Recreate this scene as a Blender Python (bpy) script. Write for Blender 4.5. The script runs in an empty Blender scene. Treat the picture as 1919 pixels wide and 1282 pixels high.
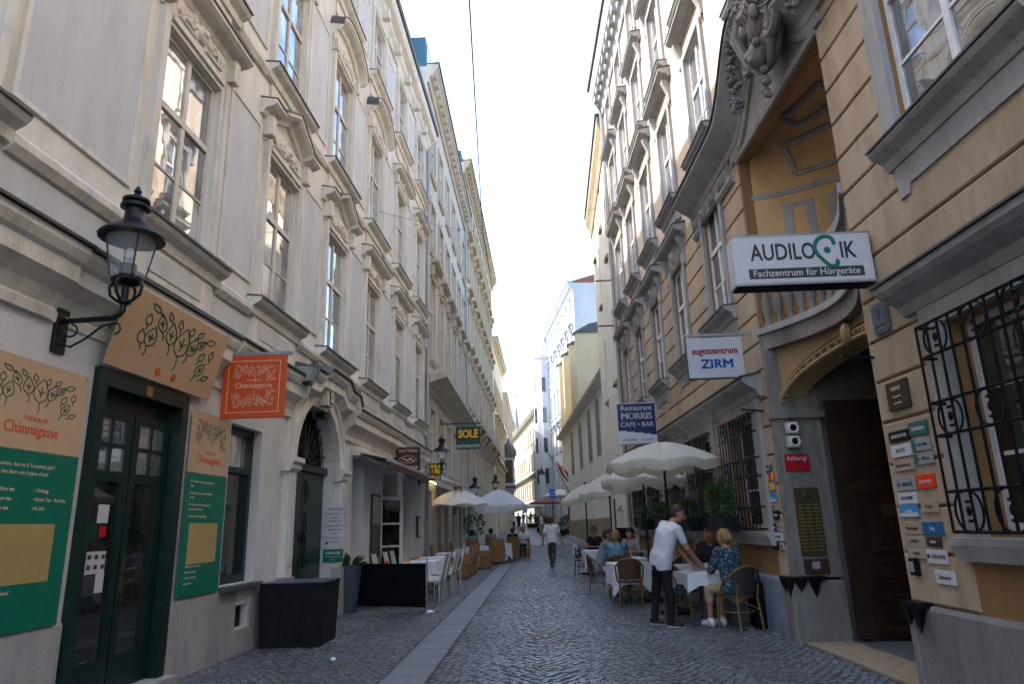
import bpy, bmesh, math, random
import numpy as np
from mathutils import Matrix, Vector, Euler
random.seed(7)
S = bpy.context.scene
COL = S.collection
R_ = math.radians
# ---------------------------------------------------------------- camera (measured vanishing points of the photograph)
F = 1279.0; CX, CY = 959.5, 641.0; CAMH = 1.5
def _basis():
    d = np.array([(1003.-CX)/F, -(985.-CY)/F, 1.]); d /= np.linalg.norm(d)
    z = np.array([825.-CX, -(-3980.-CY), F]); z /= np.linalg.norm(z); z -= d*(z@d); z /= np.linalg.norm(z)
    x = np.cross(z, d)
    if x[0] < 0: x = -x
    return np.array([x, d, z])
BAS = _basis()
cd = bpy.data.cameras.new('camera'); cam = bpy.data.objects.new('camera', cd); COL.objects.link(cam)
cd.sensor_width = 36; cd.lens = F/1919*36; cd.clip_start = 0.1; cd.clip_end = 2000
m3 = Matrix([[BAS[i][0], BAS[i][1], -BAS[i][2]] for i in range(3)])
cam.matrix_world = Matrix.Translation((0, 0, CAMH)) @ m3.to_4x4()
S.camera = cam
cd.dof.use_dof = False
def ray(px, py): return BAS @ np.array([(px-CX)/F, -(py-CY)/F, 1.])
def onZ(px, py, Z=0.):
    r = ray(px, py); t = (Z-CAMH)/r[2]; return (r[0]*t, r[1]*t)
def onY(px, py, Y):
    r = ray(px, py); t = Y/r[1]; return (r[0]*t, CAMH+r[2]*t)
# ---------------------------------------------------------------- sky, sun, exposure
SUN_EL = R_(47); SUN_AZ = math.atan2(-0.98, 0.20)      # direction towards the sun, seen from above
w = bpy.data.worlds.new('World'); S.world = w; w.use_nodes = True
nt = w.node_tree; bg = nt.nodes['Background']
sky = nt.nodes.new('ShaderNodeTexSky'); sky.sky_type = 'NISHITA'; sky.sun_disc = False
sky.sun_elevation = SUN_EL; sky.sun_rotation = SUN_AZ; sky.air_density = 1.0; sky.dust_density = 2.6; sky.ozone_density = 1.0
nt.links.new(sky.outputs[0], bg.inputs[0]); bg.inputs[1].default_value = 0.15
sd = bpy.data.lights.new('sun', 'SUN'); sd.energy = 2.0; sd.angle = R_(0.6); sd.color = (1, .95, .87)
so = bpy.data.objects.new('sun', sd); COL.objects.link(so); so.location = (-30, 10, 60)
dv = Vector((math.sin(SUN_AZ)*math.cos(SUN_EL), math.cos(SUN_AZ)*math.cos(SUN_EL), math.sin(SUN_EL)))
so.rotation_euler = dv.to_track_quat('Z', 'Y').to_euler()
S.view_settings.view_transform = 'Standard'; S.view_settings.look = 'None'; S.view_settings.gamma = 1
S.view_settings.exposure = 2.35
S.render.engine = 'CYCLES'
S.cycles.max_bounces = 7; S.cycles.diffuse_bounces = 5; S.cycles.glossy_bounces = 3; S.cycles.transmission_bounces = 4; S.cycles.transparent_max_bounces = 6
S.cycles.sample_clamp_indirect = 6
# ---------------------------------------------------------------- materials
MATS = {}
def _new(name):
    m = bpy.data.materials.new(name); m.use_nodes = True; MATS[name] = m
    return m, m.node_tree, m.node_tree.nodes['Principled BSDF']
def N(nt, t, **k):
    n = nt.nodes.new(t)
    for a, b in k.items():
        if a in n.inputs: n.inputs[a].default_value = b
        else: setattr(n, a, b)
    return n
def c4(c): return (c[0], c[1], c[2], 1)
def plaster(name, c1, c2, scale=1.2, rough=.9, bump=.25, streak=.5, fine=60., dirt=None):
    m, nt, p = _new(name); L = nt.links.new
    geo = N(nt, 'ShaderNodeNewGeometry')
    mp = N(nt, 'ShaderNodeMapping'); mp.inputs['Scale'].default_value = (1, 1, .22); L(geo.outputs['Position'], mp.inputs[0])
    n1 = N(nt, 'ShaderNodeTexNoise', Scale=scale, Detail=6., Roughness=.62); L(mp.outputs[0], n1.inputs['Vector'])
    n2 = N(nt, 'ShaderNodeTexNoise', Scale=fine, Detail=4.); L(geo.outputs['Position'], n2.inputs['Vector'])
    mp3 = N(nt, 'ShaderNodeMapping'); mp3.inputs['Scale'].default_value = (1.5, 1.5, .42); L(geo.outputs['Position'], mp3.inputs[0])
    n3 = N(nt, 'ShaderNodeTexNoise', Scale=scale*2.2, Detail=7., Roughness=.72); L(mp3.outputs[0], n3.inputs['Vector'])
    r = N(nt, 'ShaderNodeValToRGB'); r.color_ramp.elements[0].position = .33; r.color_ramp.elements[1].position = .68
    r.color_ramp.elements[0].color = c4(c2); r.color_ramp.elements[1].color = c4(c1); L(n1.outputs[0], r.inputs[0])
    r3 = N(nt, 'ShaderNodeValToRGB'); r3.color_ramp.elements[0].position = .36; r3.color_ramp.elements[1].position = .52
    d = dirt or tuple(x*.55 for x in c2)
    r3.color_ramp.elements[0].color = c4(d); r3.color_ramp.elements[1].color = (1, 1, 1, 1); L(n3.outputs[0], r3.inputs[0])
    mx = N(nt, 'ShaderNodeMix', data_type='RGBA', blend_type='MULTIPLY'); mx.inputs[0].default_value = streak*.42
    L(r.outputs[0], mx.inputs[6]); L(r3.outputs[0], mx.inputs[7]); L(mx.outputs[2], p.inputs['Base Color'])
    b = N(nt, 'ShaderNodeBump', Strength=bump, Distance=.012); L(n2.outputs[0], b.inputs['Height']); L(b.outputs[0], p.inputs['Normal'])
    p.inputs['Roughness'].default_value = rough; p.inputs['Specular IOR Level'].default_value = .25
    return m
def simple(name, c, rough=.6, metal=0., var=.12, scale=8., bump=0., spec=.4, bscale=40., **kw):
    m, nt, p = _new(name); L = nt.links.new
    geo = N(nt, 'ShaderNodeNewGeometry'); n1 = N(nt, 'ShaderNodeTexNoise', Scale=scale, Detail=5., Roughness=.6); L(geo.outputs['Position'], n1.inputs['Vector'])
    r = N(nt, 'ShaderNodeValToRGB'); r.color_ramp.elements[0].position = .3; r.color_ramp.elements[1].position = .7
    r.color_ramp.elements[0].color = c4([x*(1-var) for x in c]); r.color_ramp.elements[1].color = c4([min(1, x*(1+var)) for x in c])
    L(n1.outputs[0], r.inputs[0]); L(r.outputs[0], p.inputs['Base Color'])
    p.inputs['Roughness'].default_value = rough; p.inputs['Metallic'].default_value = metal; p.inputs['Specular IOR Level'].default_value = spec
    if bump:
        n2 = N(nt, 'ShaderNodeTexNoise', Scale=bscale, Detail=3.); L(geo.outputs['Position'], n2.inputs['Vector'])
        b = N(nt, 'ShaderNodeBump', Strength=bump, Distance=.012); L(n2.outputs[0], b.inputs['Height']); L(b.outputs[0], p.inputs['Normal'])
    return m
def weave(name, c1, c2, scale=60.):
    m, nt, p = _new(name); L = nt.links.new
    tc = N(nt, 'ShaderNodeTexCoord'); ck = N(nt, 'ShaderNodeTexChecker', Scale=scale); L(tc.outputs['Object'], ck.inputs['Vector'])
    ck.inputs[1].default_value = c4(c1); ck.inputs[2].default_value = c4(c2); L(ck.outputs[0], p.inputs['Base Color'])
    b = N(nt, 'ShaderNodeBump', Strength=.5, Distance=.004); L(ck.outputs[1], b.inputs['Height']); L(b.outputs[0], p.inputs['Normal'])
    p.inputs['Roughness'].default_value = .6
    return m
def paneglass(name, c1, c2, rough=.02, ior=1.9, metal=0.):
    m, nt, p = _new(name); L = nt.links.new
    oi = N(nt, 'ShaderNodeObjectInfo'); geo = N(nt, 'ShaderNodeNewGeometry')
    r = N(nt, 'ShaderNodeValToRGB'); r.color_ramp.interpolation = 'CONSTANT'
    r.color_ramp.elements[0].color = c4(c1); r.color_ramp.elements[1].color = c4(c2); r.color_ramp.elements[1].position = .6
    L(oi.outputs['Random'], r.inputs[0])
    n = N(nt, 'ShaderNodeTexNoise', Scale=3.2, Detail=3., Distortion=1.2); mp = N(nt, 'ShaderNodeMapping'); mp.inputs['Scale'].default_value = (1, 1, .45)
    L(geo.outputs['Position'], mp.inputs[0]); L(mp.outputs[0], n.inputs['Vector'])
    mx = N(nt, 'ShaderNodeMix', data_type='RGBA', blend_type='MULTIPLY'); mx.inputs[0].default_value = .5
    r2 = N(nt, 'ShaderNodeValToRGB'); r2.color_ramp.elements[0].position = .35; r2.color_ramp.elements[1].position = .62; r2.color_ramp.elements[0].color = (.15, .15, .15, 1)
    L(n.outputs[0], r2.inputs[0]); L(r.outputs[0], mx.inputs[6]); L(r2.outputs[0], mx.inputs[7]); L(mx.outputs[2], p.inputs['Base Color'])
    n2 = N(nt, 'ShaderNodeTexNoise', Scale=1.7, Detail=2.); L(geo.outputs['Position'], n2.inputs['Vector'])
    b = N(nt, 'ShaderNodeBump', Strength=.035, Distance=.05); L(n2.outputs[0], b.inputs['Height']); L(b.outputs[0], p.inputs['Normal'])
    p.inputs['Metallic'].default_value = metal; p.inputs['Roughness'].default_value = rough; p.inputs['IOR'].default_value = ior; p.inputs['Specular IOR Level'].default_value = .7
    return m
def floral(name, c1, c2, sc):
    m, nt, p = _new(name); L = nt.links.new; tc = N(nt, 'ShaderNodeTexCoord'); v = N(nt, 'ShaderNodeTexVoronoi', Scale=sc); n = N(nt, 'ShaderNodeTexNoise', Scale=sc*.8, Detail=4.); L(tc.outputs['Object'], v.inputs['Vector']); L(tc.outputs['Object'], n.inputs['Vector'])
    a = N(nt, 'ShaderNodeMath', operation='ADD'); L(v.outputs['Distance'], a.inputs[0]); L(n.outputs[0], a.inputs[1]); r = N(nt, 'ShaderNodeValToRGB'); r.color_ramp.elements[0].position = .74; r.color_ramp.elements[1].position = .86; r.color_ramp.elements[0].color = c4(c2); r.color_ramp.elements[1].color = c4(c1); L(a.outputs[0], r.inputs[0]); L(r.outputs[0], p.inputs['Base Color']); p.inputs['Roughness'].default_value = .85
def fabric(name, c, tr):
    m, nt, p = _new(name); L = nt.links.new; out = nt.nodes['Material Output']; t = N(nt, 'ShaderNodeBsdfTranslucent'); t.inputs[0].default_value = c4((c[0], c[1]*.97, c[2]*.86)); mx = N(nt, 'ShaderNodeMixShader'); mx.inputs[0].default_value = tr
    geo = N(nt, 'ShaderNodeNewGeometry'); n1 = N(nt, 'ShaderNodeTexNoise', Scale=5., Detail=5.); L(geo.outputs['Position'], n1.inputs['Vector']); r = N(nt, 'ShaderNodeValToRGB'); r.color_ramp.elements[0].color = c4([x*.88 for x in c]); r.color_ramp.elements[1].color = c4(c); L(n1.outputs[0], r.inputs[0]); L(r.outputs[0], p.inputs['Base Color']); p.inputs['Roughness'].default_value = .85; p.inputs['Specular IOR Level'].default_value = .2
    n2 = N(nt, 'ShaderNodeTexNoise', Scale=7., Detail=2.); L(geo.outputs['Position'], n2.inputs['Vector']); b = N(nt, 'ShaderNodeBump', Strength=.25, Distance=.03); L(n2.outputs[0], b.inputs['Height']); L(b.outputs[0], p.inputs['Normal'])
    L(p.outputs[0], mx.inputs[1]); L(t.outputs[0], mx.inputs[2]); L(mx.outputs[0], out.inputs['Surface'])
plaster('l1_wall', (.755, .73, .67), (.66, .635, .58), 1.1, streak=.5)
plaster('l1_panel', (.61, .62, .625), (.535, .545, .55), 1.0, streak=.35)
plaster('l1_trim', (.77, .74, .665), (.645, .615, .55), 1.6, streak=.8)
plaster('l1_shop', (.68, .68, .67), (.60, .60, .595), 1.1, streak=.3)
plaster('l1_plinth', (.40, .385, .37), (.33, .32, .31), 2.0, streak=.5)
plaster('l2_wall', (.62, .575, .50), (.52, .48, .41), 1.3, streak=.4)
plaster('l2_trim', (.58, .52, .43), (.46, .41, .33), 1.3, streak=.5)
plaster('l3_wall', (.64, .585, .47), (.55, .50, .39), 1.3, streak=.4)
plaster('l3_trim', (.60, .50, .34), (.48, .39, .25), 1.3, streak=.5)
plaster('r1_orange', (.50, .39, .275), (.385, .295, .205), 1.0, streak=.6, bump=.45)
plaster('r1_pink', (.66, .545, .43), (.60, .485, .38), .9, streak=.25)
plaster('r1_grey', (.40, .395, .385), (.31, .31, .305), 1.4, streak=.6)
plaster('r1_loggia', (.68, .45, .235), (.58, .375, .19), 1.2, streak=.4)
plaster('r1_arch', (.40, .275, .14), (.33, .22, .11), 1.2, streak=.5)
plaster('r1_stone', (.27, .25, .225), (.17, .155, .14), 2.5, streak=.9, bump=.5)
plaster('r1_plinth', (.22, .27, .34), (.17, .215, .28), 1.5, streak=.5)
plaster('r1_plinth_near', (.25, .24, .23), (.18, .175, .17), 1.5, streak=.6)
plaster('r2_wall', (.82, .745, .61), (.75, .68, .55), .8, streak=.25)
plaster('church_wall', (.87, .80, .66), (.80, .73, .60), .8, streak=.3)
plaster('church_yellow', (.66, .56, .36), (.59, .50, .31), .8, streak=.2)
plaster('church_plinth', (.40, .32, .205), (.31, .245, .155), 1.6, streak=.7)
plaster('r4_wall', (.52, .56, .61), (.45, .49, .54), .8, streak=.2)
plaster('r5_wall', (.52, .50, .44), (.45, .43, .38), .8, streak=.2)
plaster('r5_band', (.40, .36, .29), (.33, .30, .245), .8, streak=.2)
simple('frame_cream', (.60, .555, .47), .5); simple('frame_white', (.68, .68, .68), .45); simple('frame_green', (.003, .021, .017), .35, spec=.5)
simple('door_green', (.003, .019, .016), .35, spec=.5, bump=.1); simple('ledge_metal', (.10, .095, .09), .55, .3)
simple('iron_black', (.008, .009, .010), .4, .5); simple('iron_dark', (.012, .016, .018), .38, .4)
simple('wood_gate', (.030, .013, .006), .55, var=.35, scale=5., bump=.2); simple('black_void', (.006, .006, .006), .9)
simple('roof_blue', (.05, .13, .18), .5, .2); simple('roof_tile', (.22, .11, .07), .8, var=.3, scale=20.); simple('roof_dark', (.07, .075, .08), .6)
simple('beige_board', (.55, .38, .23), .45, var=.04); simple('green_print', (.003, .155, .095), .4, var=.06); simple('leaf_green', (.004, .085, .035), .6, var=.1)
simple('gold_print', (.52, .39, .155), .35, .25, var=.12, scale=2.); simple('orange_sign', (.60, .085, .016), .45, var=.05); simple('red_print', (.62, .075, .02), .5)
simple('pale_print', (.72, .50, .36), .5); simple('white_paint', (.75, .75, .75), .45, var=.03); simple('white_sign', (.58, .58, .60), .35, var=.04); simple('text_grey', (.035, .036, .045), .5)
simple('text_blue', (.01, .14, .50), .4); simple('text_red', (.42, .008, .016), .4); simple('navy', (.006, .014, .085), .35); simple('cream_print', (.60, .58, .44), .4)
simple('sign_green', (.003, .055, .035), .4); simple('yellow_print', (.80, .48, .012), .45); simple('maroon', (.052, .010, .010), .45); simple('maroon_cloth', (.085, .022, .020), .8)
simple('steel', (.42, .42, .43), .3, .9); simple('galv', (.33, .34, .35), .45, .6); simple('brass', (.45, .30, .10), .35, .8); simple('brass_dull', (.10, .085, .040), .45, .6)
simple('planter_black', (.009, .009, .010), .6, var=.3, spec=.2); simple('planter_grey', (.055, .07, .10), .5); simple('fabric_black', (.004, .0045, .006), .85, spec=.15)
simple('linen', (.72, .72, .74), .85, var=.04, bump=.15); fabric('canvas', (.74, .72, .62), .38); fabric('canvas_white', (.76, .77, .77), .3); fabric('canvas_grey', (.66, .65, .63), .3)
simple('chair_white', (.50, .48, .44), .6); simple('bamboo', (.19, .105, .035), .5, var=.35, scale=25.); simple('chair_black', (.012, .011, .010), .5); simple('teal_seat', (.01, .12, .14), .7); simple('wood_dark', (.06, .035, .02), .5)
weave('rattan', (.33, .17, .055), (.21, .10, .03), 70.); weave('rattan_brown', (.11, .052, .025), (.06, .028, .014), 55.); weave('rattan_dark', (.035, .03, .026), (.018, .016, .014), 60.)
simple('skin', (.40, .20, .125), .55, var=.06); simple('skin_tan', (.30, .13, .075), .55, var=.06); simple('hair_brown', (.035, .018, .010), .6, var=.4, scale=50.); simple('hair_blond', (.27, .16, .06), .6, var=.35, scale=60.); simple('hair_dark', (.010, .008, .007), .5); simple('hair_ginger', (.12, .035, .010), .6)
simple('shirt_white', (.62, .62, .66), .8, var=.04, bump=.3, bscale=9.); simple('shirt_black', (.008, .009, .013), .8, bump=.3, bscale=9.); simple('shirt_grey', (.24, .24, .26), .85, bump=.3, bscale=9.); simple('trousers_black', (.007, .007, .008), .85, bump=.3, bscale=7.); simple('trousers_brown', (.070, .050, .038), .85, bump=.3, bscale=7.); simple('trousers_beige', (.42, .30, .18), .85); simple('shorts_white', (.6, .6, .6), .8); simple('sole_white', (.68, .68, .68), .6); simple('shoe_dark', (.012, .013, .018), .6); simple('lips', (.30, .09, .07), .5); simple('eye_dark', (.012, .009, .008), .3); simple('hat_straw', (.15, .09, .045), .8)
floral('shirt_pattern', (.012, .035, .06), (.22, .34, .40), 38.); weave('shirt_check', (.05, .16, .24), (.16, .30, .40), 16.)
simple('leaf', (.032, .075, .018), .55, var=.5, scale=14.); simple('leaf_light', (.09, .17, .025), .55, var=.4, scale=14.); simple('stem', (.06, .045, .02), .8)
simple('slab_stone', (.155, .165, .180), .55, var=.18, scale=3., bump=.25, bscale=70.); simple('threshold', (.30, .24, .16), .8, var=.2, bump=.3)
simple('plaque_stone', (.13, .15, .18), .7, var=.2); simple('plaque_brown', (.050, .028, .018), .4); simple('acryl', (.42, .33, .24), .2, var=.05); simple('plate_silver', (.40, .43, .46), .25, .3); simple('plate_teal', (.04, .13, .12), .35); simple('plate_orange', (.75, .06, .006), .4); simple('plate_blue', (.02, .13, .28), .35); simple('plate_sky', (.05, .28, .50), .35); simple('plate_navy', (.01, .016, .16), .35); simple('magenta', (.55, .01, .16), .4)
simple('litter', (.8, .8, .8), .6); simple('flag_red', (.50, .02, .06), .7); simple('umbrella_red', (.17, .06, .055), .8); simple('food_orange', (.85, .25, .02), .5); simple('food_red', (.7, .07, .03), .5); simple('church_glass', (.09, .085, .08), .35, var=.3, scale=6.); simple('steeple', (.33, .31, .33), .8); simple('wire', (.02, .02, .022), .6)
paneglass('pane', (.42, .43, .44), (.74, .74, .72), metal=.7); paneglass('pane_dark', (.018, .02, .02), (.06, .06, .055), ior=1.6); paneglass('pane_sky', (.66, .70, .76), (.78, .81, .85), ior=2.2, metal=.85)
def lampglass():
    m, nt, p = _new('lamp_glass'); p.inputs['Base Color'].default_value = (.9, .92, .92, 1); p.inputs['Roughness'].default_value = .02; p.inputs['Alpha'].default_value = .16; p.inputs['IOR'].default_value = 1.45
lampglass()
def glowmat():
    m, nt, p = _new('glow_strip'); p.inputs['Base Color'].default_value = (1, .8, .5, 1); p.inputs['Emission Color'].default_value = (1, .66, .30, 1); p.inputs['Emission Strength'].default_value = 2.2
glowmat()
def settmat(name, attr):
    m, nt, p = _new(name); L = nt.links.new
    geo = N(nt, 'ShaderNodeNewGeometry')
    if attr: src = N(nt, 'ShaderNodeAttribute', attribute_name='rnd').outputs['Fac']
    else: src = N(nt, 'ShaderNodeObjectInfo').outputs['Random']
    r = N(nt, 'ShaderNodeValToRGB'); e = r.color_ramp.elements; e[0].color = (.095, .101, .110, 1); e[1].color = (.170, .180, .195, 1)
    e2 = r.color_ramp.elements.new(.5); e2.color = (.128, .136, .148, 1); L(src, r.inputs[0])
    n = N(nt, 'ShaderNodeTexNoise', Scale=70., Detail=3.); L(geo.outputs['Position'], n.inputs['Vector'])
    n4 = N(nt, 'ShaderNodeTexNoise', Scale=.55, Detail=4., Roughness=.65); L(geo.outputs['Position'], n4.inputs['Vector'])
    r4 = N(nt, 'ShaderNodeValToRGB'); r4.color_ramp.elements[0].color = (.55, .52, .50, 1); r4.color_ramp.elements[1].color = (1.15, 1.15, 1.2, 1); r4.color_ramp.elements[0].position = .33; r4.color_ramp.elements[1].position = .66; L(n4.outputs[0], r4.inputs[0])
    mx = N(nt, 'ShaderNodeMix', data_type='RGBA', blend_type='MULTIPLY'); mx.inputs[0].default_value = .75; L(r.outputs[0], mx.inputs[6]); L(r4.outputs[0], mx.inputs[7])
    L(mx.outputs[2], p.inputs['Base Color'])
    b = N(nt, 'ShaderNodeBump', Strength=.4, Distance=.004); L(n.outputs[0], b.inputs['Height']); L(b.outputs[0], p.inputs['Normal'])
    p.inputs['Roughness'].default_value = .40; p.inputs['Specular IOR Level'].default_value = .55
settmat('sett', True); settmat('sett_obj', False)
def groundmat():
    m, nt, p = _new('ground'); L = nt.links.new
    geo = N(nt, 'ShaderNodeNewGeometry'); v = N(nt, 'ShaderNodeTexVoronoi', Scale=9.5); v.inputs['Randomness'].default_value = .55; L(geo.outputs['Position'], v.inputs['Vector'])
    r = N(nt, 'ShaderNodeValToRGB'); r.color_ramp.elements[0].color = (.055, .057, .064, 1); r.color_ramp.elements[1].color = (.135, .14, .15, 1); L(v.outputs['Color'], r.inputs[0])
    r2 = N(nt, 'ShaderNodeValToRGB'); r2.color_ramp.elements[0].color = (1, 1, 1, 1); r2.color_ramp.elements[1].color = (.25, .25, .25, 1); r2.color_ramp.elements[0].position = .30; r2.color_ramp.elements[1].position = .60; L(v.outputs['Distance'], r2.inputs[0])
    mx = N(nt, 'ShaderNodeMix', data_type='RGBA', blend_type='MULTIPLY'); mx.inputs[0].default_value = .9; L(r.outputs[0], mx.inputs[6]); L(r2.outputs[0], mx.inputs[7]); L(mx.outputs[2], p.inputs['Base Color'])
    b = N(nt, 'ShaderNodeBump', Strength=.6, Distance=.02, invert=True); L(v.outputs['Distance'], b.inputs['Height']); L(b.outputs[0], p.inputs['Normal'])
    p.inputs['Roughness'].default_value = .5
groundmat(); simple('joint', (.06, .06, .06), .95)
# ---------------------------------------------------------------- mesh helpers
class MB:
    def __init__(s): s.v = []; s.f = []; s.m = []; s.mi = 0; s.xf = None
    def add(s, vs, fs):
        b = len(s.v)
        if s.xf: vs = [s.xf(p) for p in vs]
        s.v += [tuple(p) for p in vs]; s.f += [tuple(b+i for i in f) for f in fs]; s.m += [s.mi]*len(fs); return s
    def box(s, x0, x1, y0, y1, z0, z1):
        if x0 > x1: x0, x1 = x1, x0
        if y0 > y1: y0, y1 = y1, y0
        if z0 > z1: z0, z1 = z1, z0
        return s.add([(x0, y0, z0), (x1, y0, z0), (x1, y1, z0), (x0, y1, z0), (x0, y0, z1), (x1, y0, z1), (x1, y1, z1), (x0, y1, z1)],
                     [(0, 3, 2, 1), (4, 5, 6, 7), (0, 1, 5, 4), (1, 2, 6, 5), (2, 3, 7, 6), (3, 0, 4, 7)])
    def bbox(s, x0, x1, y0, y1, z0, z1, b=.004):      # box with chamfered front/edges
        if x0 > x1: x0, x1 = x1, x0
        if y0 > y1: y0, y1 = y1, y0
        if z0 > z1: z0, z1 = z1, z0
        vs = []; X = (x0, x0+b, x1-b, x1); Y = (y0, y0+b, y1-b, y1); Z = (z0, z0+b, z1-b, z1)
        def q(*p): s.add(p, [tuple(range(len(p)))])
        for k, (zz, o) in enumerate(((z0, 0), (z1, 1))):
            p = [(X[1], Y[1], zz), (X[2], Y[1], zz), (X[2], Y[2], zz), (X[1], Y[2], zz)]; q(*(p if o else p[::-1]))
        for yy, o in ((y0, 0), (y1, 1)):
            p = [(X[1], yy, Z[1]), (X[2], yy, Z[1]), (X[2], yy, Z[2]), (X[1], yy, Z[2])]; q(*(p if not o else p[::-1]))
        for xx, o in ((x0, 0), (x1, 1)):
            p = [(xx, Y[1], Z[1]), (xx, Y[2], Z[1]), (xx, Y[2], Z[2]), (xx, Y[1], Z[2])]; q(*(p if o else p[::-1]))
        for sx in (0, 1):
            xo, xi = (X[0], X[1]) if not sx else (X[3], X[2])
            for sy in (0, 1):
                yo, yi = (Y[0], Y[1]) if not sy else (Y[3], Y[2])
                p = [(xo, yi, Z[1]), (xi, yo, Z[1]), (xi, yo, Z[2]), (xo, yi, Z[2])]; q(*(p if sx == sy else p[::-1]))
            for sz in (0, 1):
                zo, zi = (Z[0], Z[1]) if not sz else (Z[3], Z[2])
                p = [(xo, Y[1], zi), (xo, Y[2], zi), (xi, Y[2], zo), (xi, Y[1], zo)]; q(*(p if sx == sz else p[::-1]))
        for sy in (0, 1):
            yo, yi = (Y[0], Y[1]) if not sy else (Y[3], Y[2])
            for sz in (0, 1):
                zo, zi = (Z[0], Z[1]) if not sz else (Z[3], Z[2])
                p = [(X[1], yo, zi), (X[1], yi, zo), (X[2], yi, zo), (X[2], yo, zi)]; q(*(p if sy == sz else p[::-1]))
        return s
    def ext(s, prof, y0, y1, caps=True):      # profile [(x,z)] extruded along y
        n = len(prof); vs = [(x, y0, z) for x, z in prof]+[(x, y1, z) for x, z in prof]
        fs = [(i, (i+1) % n, n+(i+1) % n, n+i) for i in range(n)]
        if caps: fs += [tuple(range(n))[::-1], tuple(range(n, 2*n))]
        return s.add(vs, fs)
    def plate(s, poly, x0, x1):      # polygon [(y,z)] given thickness along x
        n = len(poly); vs = [(x0, y, z) for y, z in poly]+[(x1, y, z) for y, z in poly]
        fs = [(i, n+i, n+(i+1) % n, (i+1) % n) for i in range(n)]+[tuple(range(n)), tuple(range(n, 2*n))[::-1]]
        return s.add(vs, fs)
    def tube(s, pts, r, n=6, caps=True):
        pts = [Vector(p) for p in pts]; rs = r if isinstance(r, (list, tuple)) else [r]*len(pts)
        vs = []; u = None
        for i, p in enumerate(pts):
            t = (pts[min(i+1, len(pts)-1)]-pts[max(i-1, 0)])
            if t.length < 1e-9: t = Vector((0, 0, 1))
            t.normalize()
            if u is None:
                u = t.orthogonal().normalized()
            else:
                u = u-t*u.dot(t)
                u = u.normalized() if u.length > 1e-6 else t.orthogonal().normalized()
            v = t.cross(u)
            for k in range(n):
                a = 2*math.pi*k/n; vs.append(p+(u*math.cos(a)+v*math.sin(a))*rs[i])
        fs = []
        for i in range(len(pts)-1):
            for k in range(n): fs.append((i*n+k, i*n+(k+1) % n, (i+1)*n+(k+1) % n, (i+1)*n+k))
        if caps: fs += [tuple(range(n))[::-1], tuple((len(pts)-1)*n+k for k in range(n))]
        return s.add(vs, fs)
    def lathe(s, prof, n=12, c=(0, 0, 0), caps=True):
        vs = []; fs = []
        for r, z in prof:
            for k in range(n):
                a = 2*math.pi*k/n; vs.append((c[0]+r*math.cos(a), c[1]+r*math.sin(a), c[2]+z))
        for i in range(len(prof)-1):
            for k in range(n): fs.append((i*n+k, i*n+(k+1) % n, (i+1)*n+(k+1) % n, (i+1)*n+k))
        if caps: fs += [tuple(range(n))[::-1], tuple((len(prof)-1)*n+k for k in range(n))]
        return s.add(vs, fs)
    def ell(s, c, r, n=8, m=5):
        vs = [(c[0], c[1], c[2]-r[2])]; fs = []
        for i in range(1, m):
            t = -math.pi/2+math.pi*i/m
            for k in range(n):
                a = 2*math.pi*k/n; vs.append((c[0]+r[0]*math.cos(t)*math.cos(a), c[1]+r[1]*math.cos(t)*math.sin(a), c[2]+r[2]*math.sin(t)))
        vs.append((c[0], c[1], c[2]+r[2])); top = len(vs)-1
        for k in range(n):
            fs.append((0, 1+(k+1) % n, 1+k)); fs.append((top, 1+(m-2)*n+k, 1+(m-2)*n+(k+1) % n))
            for i in range(m-2): fs.append((1+i*n+k, 1+i*n+(k+1) % n, 1+(i+1)*n+(k+1) % n, 1+(i+1)*n+k))
        return s.add(vs, fs)
    def mesh(s, name, mats, smooth=False):
        me = bpy.data.meshes.new(name); me.from_pydata(s.v, [], s.f); me.update()
        if isinstance(mats, str): mats = [mats]
        for m in mats: me.materials.append(MATS[m])
        if len(mats) > 1: me.polygons.foreach_set('material_index', s.m)
        bm = bmesh.new(); bm.from_mesh(me); bmesh.ops.recalc_face_normals(bm, faces=bm.faces); bm.to_mesh(me); bm.free()
        if smooth:
            me.polygons.foreach_set('use_smooth', [True]*len(me.polygons))
            try: me.set_sharp_from_angle(angle=R_(38))
            except Exception: pass
        return me
    def obj(s, name, mats, parent=None, loc=(0, 0, 0), rot=0, smooth=False):
        return link(name, s.mesh(name, mats, smooth), parent, loc, rot)
def link(name, data, parent=None, loc=(0, 0, 0), rot=0):
    o = bpy.data.objects.new(name, data); COL.objects.link(o); o.parent = parent; o.location = loc
    o.rotation_euler = rot if isinstance(rot, (tuple, list, Euler)) else (0, 0, rot)
    return o
def thing(name, label, cat, loc=(0, 0, 0), rot=0, group=None):
    o = link(name, None, None, loc, rot); o.empty_display_size = .2; return tag(o, label, cat, group)
def tag(o, label, cat, group=None):
    o['label'] = label; o['category'] = cat
    if group: o['group'] = group
    return o
def kind(o, k): o['kind'] = k; return o
def copytree(o, parent=None, label=None, loc=None, rot=None):
    c = o.copy(); COL.objects.link(c); c.parent = parent
    if label: c['label'] = label
    if loc is not None: c.location = loc
    if rot is not None: c.rotation_euler = rot if isinstance(rot, (tuple, list)) else (0, 0, rot)
    for ch in list(o.children): copytree(ch, c)
    return c
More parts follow.
